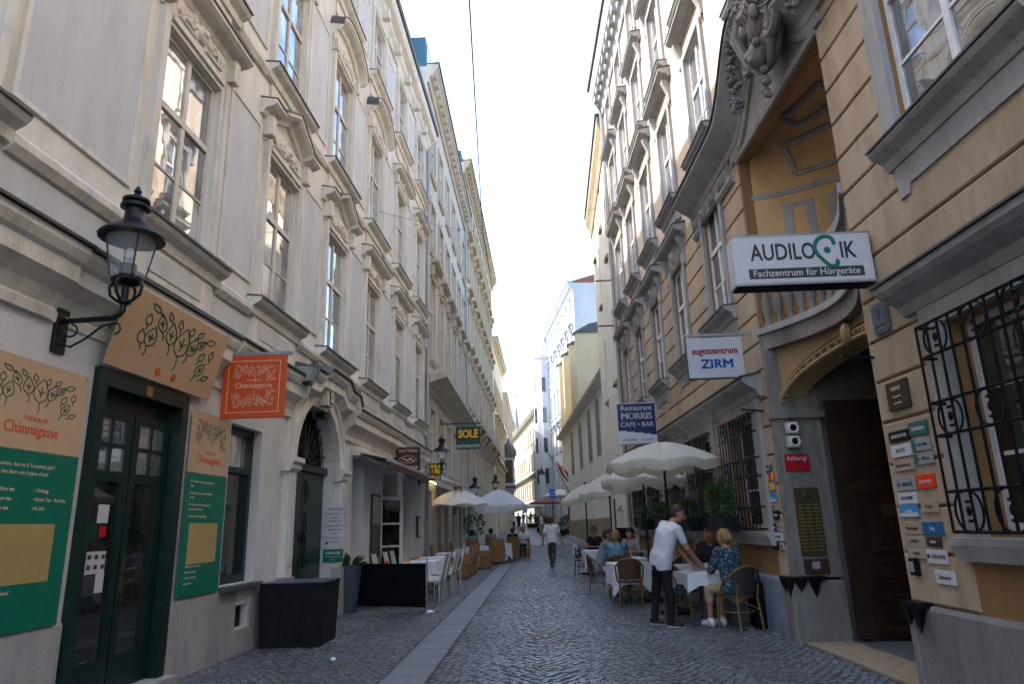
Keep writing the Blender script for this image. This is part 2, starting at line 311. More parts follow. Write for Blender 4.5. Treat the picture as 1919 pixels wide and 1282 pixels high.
def text(txt, size, mat, parent, loc, rot, align='CENTER', bold=0., ext=.002, sx=1., name='lettering', shear=0., spacing=1.):
    cu = bpy.data.curves.new('lettering', 'FONT'); cu.body = txt; cu.size = size; cu.align_x = align; cu.align_y = 'CENTER'; cu.extrude = ext; cu.offset = bold*size; cu.resolution_u = 3; cu.shear = shear; cu.space_character = spacing
    t = bpy.data.objects.new('lettering_tmp', cu); me = bpy.data.meshes.new_from_object(t); me.name = 'lettering'
    bpy.data.objects.remove(t); bpy.data.curves.remove(cu)
    me.materials.clear(); me.materials.append(MATS[mat])
    o = link(name, me, parent, loc, rot); o.scale = (sx, 1, 1); return o
class Fac:      # a street front: local x = outwards, local y = along the wall, z = up
    def __init__(s, side, x0, m, Yref):
        s.side = side; s.x0 = x0; s.m = m; s.Yref = Yref; s.sg = 1 if side == 'L' else -1
        s.rot = -math.atan(m) if side == 'L' else math.pi-math.atan(m); s.loc = (x0+m*Yref, Yref, 0)
    def y(s, Y): return s.sg*(Y-s.Yref)
    def w(s, o, Y, z): return (s.x0+s.m*Y+s.sg*o, Y-s.sg*s.m*o, z)
    def x(s, Y): return s.x0+s.m*Y
def gz(Y): 
    t = max(0., Y-26); return .026*(t*t/(t+9)) if t > 0 else 0.
def wall(fac, Y0, Y1, z0, z1, holes, depth=.22, o=0., back=9., core=True, mb=None, roofz=None):
    mb = mb or MB(); ys = sorted({Y0, Y1}|{h[0] for h in holes}|{h[1] for h in holes}); zs = sorted({z0, z1}|{h[2] for h in holes}|{h[3] for h in holes})
    ys = [y for y in ys if Y0 <= y <= Y1]; zs = [z for z in zs if z0 <= z <= z1]
    for a, b in zip(ys, ys[1:]):
        run = None
        for c, d in zip(zs, zs[1:]):
            my, mz = (a+b)/2, (c+d)/2
            inside = any(h[0] < my < h[1] and h[2] < mz < h[3] for h in holes)
            if not inside: run = [run[0], d] if run else [c, d]
            if inside or d == zs[-1]:
                if run: mb.add([(o, fac.y(a), run[0]), (o, fac.y(b), run[0]), (o, fac.y(b), run[1]), (o, fac.y(a), run[1])], [(0, 1, 2, 3)])
                run = None
    for h in holes:
        a, b = fac.y(h[0]), fac.y(h[1]); i = o-(h[4] if len(h) > 4 else depth)
        mb.add([(o, a, h[2]), (o, b, h[2]), (o, b, h[3]), (o, a, h[3]), (i, a, h[2]), (i, b, h[2]), (i, b, h[3]), (i, a, h[3])], [(0, 1, 5, 4), (1, 2, 6, 5), (2, 3, 7, 6), (3, 0, 4, 7)])
    if core:
        a, b = fac.y(Y0), fac.y(Y1)
        mb.add([(o, a, z0), (o, a, z1), (-back, a, z1), (-back, a, z0)], [(0, 1, 2, 3)]); mb.add([(o, b, z0), (o, b, z1), (-back, b, z1), (-back, b, z0)], [(0, 1, 2, 3)])
        mb.add([(-back, a, z0), (-back, b, z0), (-back, b, z1), (-back, a, z1)], [(0, 1, 2, 3)]); mb.add([(o, a, z1), (o, b, z1), (-back, b, z1), (-back, a, z1)], [(0, 1, 2, 3)])
    return mb
def window_proto(w, h, cols, rows, transom, fmat, pmat, bar=.03, fr=.055, name='window'):
    """sash window standing on z=0, centred on y=0, front at x=0; one frame mesh and one pane object per light"""
    mb = MB(); mb.box(-.06, .012, -w/2, -w/2+fr, 0, h); mb.box(-.06, .012, w/2-fr, w/2, 0, h); mb.box(-.06, .010, -w/2+fr, w/2-fr, 0, fr); mb.box(-.06, .010, -w/2+fr, w/2-fr, h-fr, h)
    mb.box(-.05, .014, -.038, .038, fr, h-fr)
    tz = h*transom
    if transom: mb.box(-.05, .022, -w/2+fr, w/2-fr, tz-.04, tz+.04)
    lo, hi = (rows, 1) if transom else (rows, 0)
    panes = []
    segs = [(fr, (tz-.04) if transom else h-fr, rows)]+([(tz+.04, h-fr, max(1, rows//2))] if transom else [])
    for sgn in (-1, 1):
        ya, yb = (.038, w/2-fr) if sgn > 0 else (-w/2+fr, -.038)
        for za, zb, rr in segs:
            for r in range(rr):
                z0 = za+(zb-za)*r/rr; z1 = za+(zb-za)*(r+1)/rr
                if r: mb.box(-.035, .006, ya, yb, z0-bar/2, z0+bar/2)
                cc = max(1, cols//2)
                for c in range(cc):
                    y0 = ya+(yb-ya)*c/cc; y1 = ya+(yb-ya)*(c+1)/cc
                    if c: mb.box(-.035, .005, y0-bar/2, y0+bar/2, z0+(bar/2 if r else 0), z1)
                    panes.append((y0+(bar/2 if c else 0), y1-(bar/2 if c < cc-1 else 0), z0+(bar/2 if r else 0), z1-(bar/2 if r < rr-1 else 0)))
    fme = mb.mesh(name, fmat); pms = {}; out = []
    for p in panes:
        k = (round(p[1]-p[0], 3), round(p[3]-p[2], 3))
        if k not in pms: pms[k] = MB().box(-.012, 0, -k[0]/2, k[0]/2, -k[1]/2, k[1]/2).mesh('pane', pmat)
        out.append((pms[k], ((p[0]+p[1])/2, (p[2]+p[3])/2)))
    def place(parent, fac, Yc, z, o=-.06):
        wo = link(name, fme, parent, (o, fac.y(Yc), z))
        for me, (yy, zz) in out:
            link('pane', me, wo, (-.008, yy, zz), (R_(random.uniform(-.5, .5)), 0, R_(random.uniform(-.7, .7))))
        return wo
    return place
def moulding(parent, fac, name, mat, prof, Y0, Y1, z=0.):
    return MB().ext([(x, zz+z) for x, zz in prof], fac.y(Y0), fac.y(Y1)).obj(name, mat, parent)
def sweep(mb, path, prof, close=True):
    n = len(prof); vs = []; fs = []
    for y, z in path:
        for x, pz in prof: vs.append((x, y, z+pz))
    for i in range(len(path)-1):
        for k in range(n): fs.append((i*n+k, i*n+(k+1) % n, (i+1)*n+(k+1) % n, (i+1)*n+k))
    fs += [tuple(range(n))[::-1], tuple((len(path)-1)*n+k for k in range(n))]
    mb.add(vs, fs); return mb
def spiral(cy, cz, r0, turns, a0=0., sgn=1, n=14, x=.03):
    return [(x, cy+sgn*r0*(1-.8*i/n)*math.cos(a0+turns*2*math.pi*i/n), cz+r0*(1-.8*i/n)*math.sin(a0+turns*2*math.pi*i/n)) for i in range(n+1)]
def relief(w, h, seed, depth=.06):
    rd = random.Random(seed); mb = MB()
    mb.ell((.02, 0, h*.5), (depth, w*.13, h*.34), 8, 6); mb.ell((.05, 0, h*.52), (depth, w*.07, h*.17), 8, 5)
    for sg in (-1, 1):
        mb.tube(spiral(sg*w*.24, h*.42, h*.25, 1.4, 0, sg), [.028]*15, 5); mb.tube(spiral(sg*w*.40, h*.3, h*.18, 1.3, 2., -sg), [.022]*15, 5)
        for k in range(7):
            a = rd.uniform(.1, .5)*w*sg; mb.ell((.02, a, h*rd.uniform(.1, .85)*(1-abs(a)/w*.9)+.03), (.035, rd.uniform(.03, .06), rd.uniform(.03, .07)), 6, 4)
        mb.tube([(.025, sg*w*.1, h*.1), (.03, sg*w*.25, h*.05), (.025, sg*w*.46, h*.12)], .024, 5)
    return mb
HOOD = [(0, 0), (.06, .0), (.09, .07), (.22, .10), (.28, .14), (.28, .20), (0, .25)]
def ground():
    mb = MB(); Ys = [-6, 5, 20, 26, 28, 30, 33, 36, 40, 45, 50, 60, 70, 80, 100, 130, 180, 260, 400]
    for a, b in zip(Ys, Ys[1:]): mb.add([(-200, a, gz(a)-.012), (200, a, gz(a)-.012), (200, b, gz(b)-.012), (-200, b, gz(b)-.012)], [(0, 1, 2, 3)])
    g = kind(mb.obj('ground', 'ground'), 'structure')
    # cobbled roadway: stone setts laid in shallow fans over a dark bed
    bm_ = MB(); yb = [4.5, 15, 26, 28, 30, 32, 34, 36, 38, 40, 42, 44]
    for p, q in zip(yb, yb[1:]): bm_.add([(-4.3+.02*p, p, gz(p)-.008), (3.7-.012*p, p, gz(p)-.008), (3.7-.012*q, q, gz(q)-.008), (-4.3+.02*q, q, gz(q)-.008)], [(0, 1, 2, 3)])
    bed = kind(bm_.obj('roadway', 'joint'), 'structure')
    rd = random.Random(3); P = .080; per = 1.36
    near = []; V = []; Fc = []; rn = []
    for j in range(int((43.4-4.6)/P/1.04)):
        for i in range(int(8.4/P)):
            x = -4.45+i*P+rd.uniform(-.014, .014)+(.5*P if j % 2 else 0); ph = (x % per)/per; arc = .34*4*(ph-.5)**2
            y = 4.5+j*P*1.04+arc+rd.uniform(-.013, .013)
            xl = (-4.17+.0262*y+.02) if y < 22.7 else -3.42; xr = (3.55-.0275*y-.02) if y < 21.5 else 2.98+.003*(y-21.5)
            if x < xl+.04 or x > xr-.04: continue
            sx = slab_x(y)
            if sx-.515 < x < sx+.025: continue
            near.append((y, x))
    near.sort()
    vis = [(y, x) for y, x in near if y > 7.35 and abs(x) < .52*y+.2]
    single = set(vis[:300])
    def slope(x): return math.atan(.34*8*((x % per)/per-.5)/per)*.85
    def shape(rd, sz):
        a = [sz*rd.uniform(.37, .50) for _ in range(4)]; t = rd.uniform(.76, .88); z = rd.uniform(-.006, .004); tl = [rd.uniform(-.003, .003) for _ in range(4)]
        o = [(-a[0], -a[1]), (a[2], -a[1]), (a[2], a[3]), (-a[0], a[3])]
        return [(p, q, -.02) for p, q in o]+[(p*.97, q*.97, z-.009) for p, q in o]+[(p*t, q*t, z+tl[k]) for k, (p, q) in enumerate(o)]
    FS = [(8, 9, 10, 11)]+[(k, (k+1) % 4, 4+(k+1) % 4, 4+k) for k in range(4)]+[(4+k, 4+(k+1) % 4, 8+(k+1) % 4, 8+k) for k in range(4)]
    var = []
    for k in range(8):
        var.append(MB().add(shape(rd, P), FS).mesh('stone_sett', 'sett_obj'))
    for (y, x) in near:
        if (y, x) in single: link('stone_sett', rd.choice(var), bed, (x, y, 0), rd.choice((0, 1.5708, 3.1416))+slope(x)+rd.uniform(-.2, .2)); continue
        b = len(V); a = slope(x)+rd.uniform(-.22, .22); c, s_ = math.cos(a), math.sin(a)
        g0 = gz(y)
        for p, q, z in shape(rd, P): V.append((x+p*c-q*s_, y+p*s_+q*c, z+g0))
        Fc += [tuple(b+i for i in f) for f in FS]; rn += [rd.random()]*9
    me = bpy.data.meshes.new('stone_setts'); me.from_pydata(V, [], Fc); me.update(); me.materials.append(MATS['sett'])
    at = me.attributes.new('rnd', 'FLOAT', 'FACE'); at.data.foreach_set('value', rn)
    kind(link('stone_setts', me, bed), 'stuff')
    # drainage strip of grey slabs
    sm = MB(); yy = list(np.arange(4.5, 41, 1.5))
    for a, b in zip(yy, yy[1:]): sm.add([(slab_x(a)-.50, a, gz(a)-.006), (slab_x(a)+.012, a, gz(a)-.006), (slab_x(b)+.012, b, gz(b)-.006), (slab_x(b)-.50, b, gz(b)-.006)], [(0, 1, 2, 3)])
    st = kind(sm.obj('paved_strip', 'joint'), 'structure')
    vs = [MB().bbox(-.234, .234, -.262, .262, -.03, rd.uniform(0.003, .008), .006).mesh('paving_slab', 'slab_stone') for _ in range(5)]
    y = 4.8
    while y < 40:
        link('paving_slab', rd.choice(vs), st, (slab_x(y)-.24, y, gz(y)), (-math.atan(.007) if y < 40 else 0)+rd.uniform(-.004, .004)); y += .548
def slab_x(y): return -1.21+.0068*y
ground()
tag(MB().ell((0, 0, .02), (.035, .05, .022), 7, 5).obj('crumpled_tissue', 'litter', None, (*onZ(624, 1240), 0), .4), 'small crumpled white tissue lying on the setts near the black planter box', 'tissue')
tag(MB().ell((0, 0, .004), (.07, .03, .004), 8, 4).obj('flattened_wrapper', 'litter', None, (*onZ(1002, 1108), 0.004), .1), 'flat white paper scrap lying in the middle of the roadway', 'paper scrap')

# ================================================================ LEFT, house 1: pale palace front
L1 = Fac('L', -4.17, .0262, 12.)
WY = [3.65, 7.08, 9.92, 12.75, 15.57, 18.45, 21.3]      # window axes
def left1():
    f = L1; root = thing('palace_building', 'pale grey baroque palace front with pedimented windows above the tea shop', 'building', f.loc, f.rot)
    Y0, Y1, ZT = -5., 22.72, 15.35
    holes = [(6.02, 7.62, 0, 3.04, .38), (8.82, 9.80, .87, 2.92, .25), (10.95, 13.25, 0, 3.72, .27), (14.45, 15.35, .75, 3.05, .5), (17.1, 18.7, 0, 2.95, .5), (19.4, 20.7, .7, 2.95, .5), (9.26, 9.70, .31, .60, .15)]
    for c in WY: holes += [(c-.62, c+.62, 4.74, 7.16), (c-.62, c+.62, 8.60, 11.12), (c-.60, c+.60, 12.72, 14.72)]
    mb = MB(); wall(f, Y0, Y1, -.3, 4.05, [h for h in holes if h[3] < 4.1], core=False, mb=mb)
    # spandrels that turn the portal opening into a round arch
    for sg in (-1, 1):
        pts = [(f.y(12.1)+sg*1.15*math.cos(a), 2.55+1.15*math.sin(a)) for a in [math.pi/2*k/8 for k in range(9)]]
        mb.plate(pts+[(f.y(12.1)+sg*1.15, 3.72)], -.27, -.003)
    mb.obj('shop_wall', 'l1_shop', root)
    mb = MB(); wall(f, Y0, Y1, 4.05, ZT, [h for h in holes if h[3] > 4.1], core=False, mb=mb); mb.obj('wall', 'l1_wall', root)
    mb = MB(); a, b = f.y(Y0), f.y(Y1)
    mb.box(-9, -.55, a, b, -.3, ZT); mb.box(-.55, -.001, a, a+.05, -.3, ZT-.02); mb.box(-.55, -.001, b-.05, b, -.3, ZT-.02); mb.obj('building_core', 'black_void', root)
    moulding(root, f, 'plinth', 'l1_plinth', [(0, -.3), (.035, -.3), (.035, .80), (.02, .83), (0, .83)], Y0, 6.0)
    moulding(root, f, 'plinth', 'l1_plinth', [(0, -.3), (.035, -.3), (.035, .80), (.02, .83), (0, .83)], 7.64, 9.25)
    moulding(root, f, 'plinth', 'l1_plinth', [(0, -.3), (.035, -.3), (.035, .30), (0, .30)], 9.25, 9.71); moulding(root, f, 'plinth', 'l1_plinth', [(0, -.3), (.035, -.3), (.035, .80), (.02, .83), (0, .83)], 9.71, 10.6)
    moulding(root, f, 'plinth', 'l1_plinth', [(0, -.3), (.035, -.3), (.035, .68), (.02, .7), (0, .7)], 13.65, 17.05); moulding(root, f, 'plinth', 'l1_plinth', [(0, -.3), (.035, -.3), (.035, .68), (.02, .7), (0, .7)], 18.75, 22.7)
    MB().box(-.14, -.10, f.y(9.26), f.y(9.70), .31, .60).obj('cellar_vent', 'black_void', root)
    for k in range(4): MB().box(-.10, -.085, f.y(9.27), f.y(9.69), .34+.07*k, .35+.07*k).obj('vent_bar', 'iron_dark', root)
    # belt cornice above the shops (real profile, breaks forward over the bays)
    prof = [(0, 3.28), (.05, 3.28), (.06, 3.36), (.04, 3.39), (.10, 3.50), (.20, 3.58), (.23, 3.60), (.23, 3.74), (.27, 3.77), (.31, 3.84), (.31, 3.90), (0, 4.02)]
    for a, b, k in ((Y0, 5.35, 0), (5.35, 8.35, -.03), (8.35, 10.85, 0), (13.6, 18.2, 0), (18.2, 22.6, -.03)):
        MB().ext([(max(0, x+k) if x else 0, z) for x, z in prof], f.y(a), f.y(b)).obj('belt_cornice', 'l1_trim', root)
        MB().ext([(0, 4.022), (.33+k, 3.906), (.35+k, 3.906), (.35+k, 3.93), (0, 4.05)], f.y(a), f.y(b)).obj('cornice_flashing', 'ledge_metal', root)
    # the cornice rises over the portal
    cy = f.y(12.2); path = [(cy-1.42, 0), (cy-1.30, .20), (cy-.8, .20), (cy-.55, .36), (cy+.55, .36), (cy+.8, .20), (cy+1.25, .20), (cy+1.42, 0)]
    sweep(MB(), path, [(x*1.25, z) for x, z in prof]).obj('portal_cornice', 'l1_trim', root)
    sweep(MB(), path, [(0, 4.022), (.415, 3.906), (.435, 3.906), (.435, 3.93), (0, 4.05)]).obj('cornice_flashing', 'ledge_metal', root)
    # portal surround
    for yc in (10.78, 13.42):
        MB().bbox(0, .16, f.y(yc)-.17, f.y(yc)+.17, 0, .85).obj('pilaster_base', 'l1_plinth', root); MB().bbox(0, .12, f.y(yc)-.15, f.y(yc)+.15, .85, 2.42).obj('pilaster', 'l1_trim', root)
        MB().box(.119, .135, f.y(yc)-.08, f.y(yc)+.08, 1.0, 2.3).obj('pilaster_panel', 'l1_panel', root)
        MB().ext([(0, 2.42), (.13, 2.42), (.17, 2.47), (.17, 2.53), (.22, 2.57), (.22, 2.64), (0, 2.66)], f.y(yc)-.22, f.y(yc)+.22).obj('capital', 'l1_trim', root)
    for r0, r1, d in ((1.15, 1.33, .10), (1.33, 1.40, .14), (1.40, 1.50, .07)):
        pts = [(r, a) for a in [math.pi*k/20 for k in range(21)] for r in (0,)]
        an = [math.pi*k/20 for k in range(21)]
        MB().plate([(f.y(12.1)+r1*math.cos(a), 2.6+r1*math.sin(a)) for a in an]+[(f.y(12.1)+r0*math.cos(a), 2.6+r0*math.sin(a)) for a in an[::-1]], 0.001, d).obj('archivolt', 'l1_trim', root)
    MB().plate([(f.y(12.1)-.16, 3.68), (f.y(12.1)+.16, 3.68), (f.y(12.1)+.22, 4.0), (f.y(12.1)-.22, 4.0)], .0, .24).obj('keystone', 'l1_trim', root)
    # green portal door, two leaves with panels, fanlight grille
    d = MB(); y0, y1 = f.y(10.95), f.y(13.25); d.box(-.44, -.40, y0, y1, 0, 2.62); dr = d.obj('portal_door', 'door_green', root, (.16, 0, 0))
    for i, (a, b) in enumerate(((y0+.05, f.y(12.1)-.02), (f.y(12.1)+.02, y1-.05))):
        lf = MB().box(-.40, -.365, a, b, .02, 2.5).obj('door_leaf', 'door_green', dr)
        for za, zb in ((.15, .75), (.9, 1.85), (1.98, 2.4)):
            m_ = MB(); m_.box(-.365, -.345, a+.12, b-.12, za, zb); m_.box(-.345, -.33, a+.19, b-.19, za+.07, zb-.07); m_.obj('door_panel', 'door_green', dr)
        MB().ell((-.33, (a if i else b)+(.1 if i else -.1), 1.42), (.03, .05, .09), 8, 6).obj('door_knocker', 'iron_dark', dr)
    MB().box(-.40, -.30, y0, y1, 2.54, 2.66).obj('door_transom', 'door_green', dr)
    pts = [(f.y(12.1)+1.16*math.cos(a), 2.6+1.16*math.sin(a)) for a in [math.pi*k/16 for k in range(17)]]
    MB().plate(pts, -.46, -.45).obj('fanlight', 'black_void', dr)
    g = MB()
    for k in range(1, 12): a = math.pi*k/12; g.tube([(-.36, f.y(12.1)+.2*math.cos(a), 2.6+.2*math.sin(a)), (-.36, f.y(12.1)+1.12*math.cos(a), 2.6+1.12*math.sin(a))], .014, 5)
    for rr in (.4, .7, .95):
        for k in range(12): a = math.pi*(k+.5)/12; g.tube([(-.36, yy+f.y(12.1)+rr*math.cos(a), 2.6+rr*math.sin(a)+zz) for yy, zz in [(.1*rr*math.cos(t), .1*rr*math.sin(t)) for t in [2*math.pi*q/8 for q in range(9)]]], .010, 4)
    g.obj('fanlight_grille', 'iron_dark', dr)
    # windows of the upper floors
    w1 = window_proto(1.24, 2.42, 2, 2, .62, 'frame_cream', 'pane'); w2 = window_proto(1.24, 2.52, 2, 2, .62, 'frame_cream', 'pane_sky'); w3 = window_proto(1.20, 2.0, 2, 2, .62, 'frame_cream', 'pane_sky')
    rel = [relief(1.1, .34, s).mesh('relief', 'l1_trim', True) for s in range(3)]
    for i, c in enumerate(WY):
        w1(root, f, c, 4.74); w2(root, f, c, 8.60); w3(root, f, c, 12.72)
        y = f.y(c)
        for z0, z1, wd in ((4.74, 7.16, .62), (8.60, 11.12, .62), (12.72, 14.72, .60)):
            s_ = MB(); 
            for sg in (-1, 1): s_.ext([(.0, z0), (.05, z0), (.05, z1+.14), (0, z1+.14)], y+sg*wd, y+sg*(wd+.06)); s_.ext([(.0, z0), (.085, z0), (.085, z1+.14), (0, z1+.14)], y+sg*(wd+.06), y+sg*(wd+.16))
            s_.box(0, .05, y-wd, y+wd, z1, z1+.06); s_.box(0, .085, y-wd, y+wd, z1+.06, z1+.14); s_.obj('window_surround', 'l1_trim', root)
        # first-floor sill, apron panel
        SILL = [(0, -.22), (.08, -.22), (.10, -.12), (.19, -.07), (.22, -.03), (.22, 0), (0, .02)]
        for z0, hw in ((4.72, .95), (8.58, .92), (12.70, .88)):
            MB().ext([(x, z0+z) for x, z in SILL], y-hw, y+hw).obj('window_sill', 'l1_trim', root); MB().ext([(0, z0+.024), (.235, z0+.004), (.245, z0-.012), (.245, z0+.016), (0, z0+.045)], y-hw-.01, y+hw+.01).obj('sill_flashing', 'ledge_metal', root)
        ap = MB(); ap.box(0, .05, y-.82, y+.82, 4.12, 4.50); ap.obj('apron', 'l1_trim', root); MB().box(.051, .062, y-.55, y+.55, 4.2, 4.42).obj('apron_panel', 'l1_panel', root)
        MB().box(0, .045, y-.72, y+.72, 8.02, 8.36).obj('apron', 'l1_trim', root); MB().box(0, .04, y-.7, y+.7, 12.15, 12.48).obj('apron', 'l1_trim', root)
        # hoods: bent pediments, straight hoods; segmental ones on the second floor
        hp = MB(); fz = MB()
        fz.box(0, .045, y-.80, y+.80, 7.31, 7.70); fz.obj('frieze', 'l1_trim', root); link('relief', rel[i % 3], root, (.045, y, 7.34))
        for sg in (-1, 1):
            MB().tube(spiral(0, 0, .07, 1.5, 1., sg, x=0), [.03]*15, 5).obj('console', 'l1_trim', root, (.12, y+sg*.78, 7.58)); MB().bbox(.0, .16, y+sg*.78-.07, y+sg*.78+.07, 7.36, 7.68).obj('console_block', 'l1_trim', root)
        if i in (2, 3): path = [(y-1.0, 0), (y-.62, 0), (y-.60, .06), (y, .36), (y+.60, .06), (y+.62, 0), (y+1.0, 0)]
        else: path = [(y-1.0, 0), (y+1.0, 0)]
        sweep(hp, path, [(x*.95, z+7.66) for x, z in HOOD]); hp.obj('window_hood', 'l1_trim', root)
        sweep(MB(), path, [(0, 7.915), (.27, 7.865), (.285, 7.855), (.285, 7.88), (0, 7.945)]).obj('hood_flashing', 'ledge_metal', root)
        MB().box(0, .045, y-.8, y+.8, 11.27, 11.55).obj('frieze', 'l1_trim', root); link('relief', rel[(i+1) % 3], root, (.045, y, 11.28))
        if i in (3, 4): path = [(y-.98, 0), (y-.95, .03)]+[(y+.95*math.cos(a), .52*math.sin(a)+.03) for a in [math.pi-math.pi*k/14 for k in range(1, 14)]]+[(y+.95, .03), (y+.98, 0)]
        else: path = [(y-.98, 0), (y+.98, 0)]
        sweep(MB(), path, [(x, z+11.40) for x, z in HOOD]).obj('window_hood', 'l1_trim', root); sweep(MB(), path, [(0, 11.655), (.285, 11.605), (.30, 11.60), (.30, 11.62), (0, 11.685)]).obj('hood_flashing', 'ledge_metal', root)
        for sg in (-1, 1): MB().bbox(0, .14, y+sg*.76-.06, y+sg*.76+.06, 11.15, 11.42).obj('console_block', 'l1_trim', root)
        MB().box(0, .06, y-.75, y+.75, 14.88, 15.02).obj('lintel_band', 'l1_trim', root)
    # wall panels between the windows (framed, sunk)
    for a, b in zip(WY, WY[1:]):
        for z0, z1 in ((4.98, 7.42), (8.85, 11.3), (13.0, 14.6)):
            y0, y1 = f.y(a)+.98, f.y(b)-.98
            if y1-y0 < .25: y0, y1 = (f.y(a)+f.y(b))/2-.28, (f.y(a)+f.y(b))/2+.28
            fr = MB()
            for q in ((y0-.05, y0, z0-.05, z1+.05), (y1, y1+.05, z0-.05, z1+.05), (y0, y1, z0-.05, z0), (y0, y1, z1, z1+.05)): fr.box(.001, .03, q[0], q[1], q[2], q[3])
            fr.obj('panel_frame', 'l1_trim', root); MB().box(.001, .012, y0, y1, z0, z1).obj('wall_panel', 'l1_panel', root)
        MB().box(.001, .014, f.y(a)+.88, f.y(b)-.88, 4.14, 4.50).obj('wall_panel', 'l1_panel', root)
    for z, o_ in ((4.56, .10), (8.44, .09), (12.55, .08)):
        seg = [Y0]+[q for c in WY for q in (c-.95, c+.95)]+[Y1]
        for a, b in zip(seg[::2], seg[1::2]):
            if b-a > .05: MB().ext([(0, z-.12), (o_*.5, z-.12), (o_, z-.05), (o_, z+.02), (o_*.4, z+.08), (0, z+.08)], f.y(a), f.y(b)).obj('string_course', 'l1_trim', root)
    # main cornice, gutter and roof
    MB().ext([(0, 15.05), (.06, 15.05), (.08, 15.2), (.16, 15.3), (.18, 15.42), (.34, 15.5), (.40, 15.62), (.40, 15.75), (.0, 15.8)], f.y(Y0), f.y(Y1)).obj('eaves_cornice', 'l1_trim', root)
    MB().ext([(0, 15.8), (.40, 15.755), (.46, 15.76), (.48, 15.9), (.40, 15.9), (0, 15.85)], f.y(Y0), f.y(Y1)+.05).obj('gutter', 'ledge_metal', root)
    for k, c in enumerate(np.arange(4.4, 22, 1.42)): MB().bbox(0, .26, f.y(c)-.1, f.y(c)+.1, 15.1, 15.36).obj('cornice_bracket', 'l1_trim', root)
    MB().ext([(.42, 15.86), (-9, 18.4), (-9, 15.4), (-.2, 15.4)], f.y(Y0), f.y(Y1)-.06).obj('roof', 'roof_blue', root)
    # downpipe at the party wall
    MB().tube([(.09, f.y(22.68), .2), (.09, f.y(22.68), 15.6)], .06, 8).obj('downpipe', 'galv', root, smooth=True)
    # tea-shop door: green frame, two glazed leaves
    d = MB(); a, b = f.y(6.02), f.y(7.62)
    d.box(-.38, .06, a, a+.13, 0, 3.04); d.box(-.38, .06, b-.13, b, 0, 3.04); d.box(-.38, .058, a+.13, b-.13, 2.88, 3.04); d.box(-.37, -.12, a+.13, b-.13, .06, 2.88)
    sd_ = d.obj('shop_door', 'frame_green', root)
    mid = (a+b)/2
    MB().box(-.36, .18, a-.05, b+.05, -.05, .10).obj('doorstep', 'l1_plinth', root)
    for y0, y1 in ((a+.15, mid-.01), (mid+.01, b-.15)):
        lf = MB(); lf.box(-.30, -.26, y0, y0+.10, .10, 2.72); lf.box(-.30, -.26, y1-.10, y1, .10, 2.72)
        for z0, z1 in ((.10, .42), (2.02, 2.12), (2.62, 2.72)): lf.box(-.30, -.262, y0+.10, y1-.10, z0, z1)
        lf.box(-.292, -.262, (y0+y1)/2-.02, (y0+y1)/2+.02, 2.12, 2.62); lf.box(-.292, -.264, y0+.10, y1-.10, 2.35, 2.39)
        lo = lf.obj('door_leaf', 'door_green', sd_)
        MB().box(-.285, -.28, y0+.10, y1-.10, .42, 2.02).obj('pane', 'pane_dark', sd_)
        for za, zb in ((2.12, 2.35), (2.39, 2.62)):
            for ya, yb in ((y0+.10, (y0+y1)/2-.02), ((y0+y1)/2+.02, y1-.10)): MB().box(-.285, -.28, ya, yb, za, zb).obj('pane', 'pane', sd_)
    hm = MB(); hm.box(-.258, -.245, mid+.03, mid+.08, .98, 1.32); hm.tube([(-.25, mid+.055, 1.2), (-.20, mid+.055, 1.2), (-.20, mid+.2, 1.2)], .011, 6); hm.obj('door_handle', 'brass_dull', sd_)
    MB().box(.061, .065, mid-.05, mid+.05, 2.90, 3.0).obj('door_number', 'brass', sd_)
    st = [(mid-.30, 1.72, .16, .17, 'white_sign'), (mid-.34, 1.28, .30, .2, 'white_sign'), (mid-.24, 1.10, .12, .18, 'white_sign'), (mid-.28, 1.56, .1, .1, 'text_red')]
    for y, z, ww, hh, mt in st: MB().box(-.279, -.276, y-ww/2, y+ww/2, z-hh/2, z+hh/2).obj('door_sticker', mt, sd_)
    MB().plate([(mid-.45+.09*math.cos(t), 1.56+.09*math.sin(t)) for t in [math.pi*2*k/14 for k in range(14)]], -.279, -.275).obj('door_sticker', 'sign_green', sd_)
    for q in range(2):
        for u in range(3): MB().box(-.2755, -.2745, mid-.45+.1*u, mid-.40+.1*u, 1.22+.09*q, 1.26+.09*q).obj('sticker_print', 'text_grey', sd_)
    for ch in sd_.children:
        if ch.name.split('.')[0] not in ('door_number',): ch.location.x += .20
    # shop window
    a, b = f.y(8.82), f.y(9.80); d = MB()
    d.box(-.24, -.12, a, a+.09, .87, 2.92); d.box(-.24, -.12, b-.09, b, .87, 2.92); d.box(-.24, -.122, a+.09, b-.09, .87, .97); d.box(-.24, -.122, a+.09, b-.09, 2.83, 2.92); d.box(-.24, -.115, a+.09, b-.09, 2.30, 2.38)
    sw = d.obj('shop_window', 'frame_green', root)
    MB().box(-.2, -.19, a+.09, b-.09, .97, 2.30).obj('pane', 'pane_dark', sw); MB().box(-.2, -.19, a+.09, b-.09, 2.38, 2.83).obj('pane', 'pane', sw)
    MB().bbox(-.12, .12, a-.06, b+.06, .80, .866).obj('window_ledge', 'ledge_metal', sw)
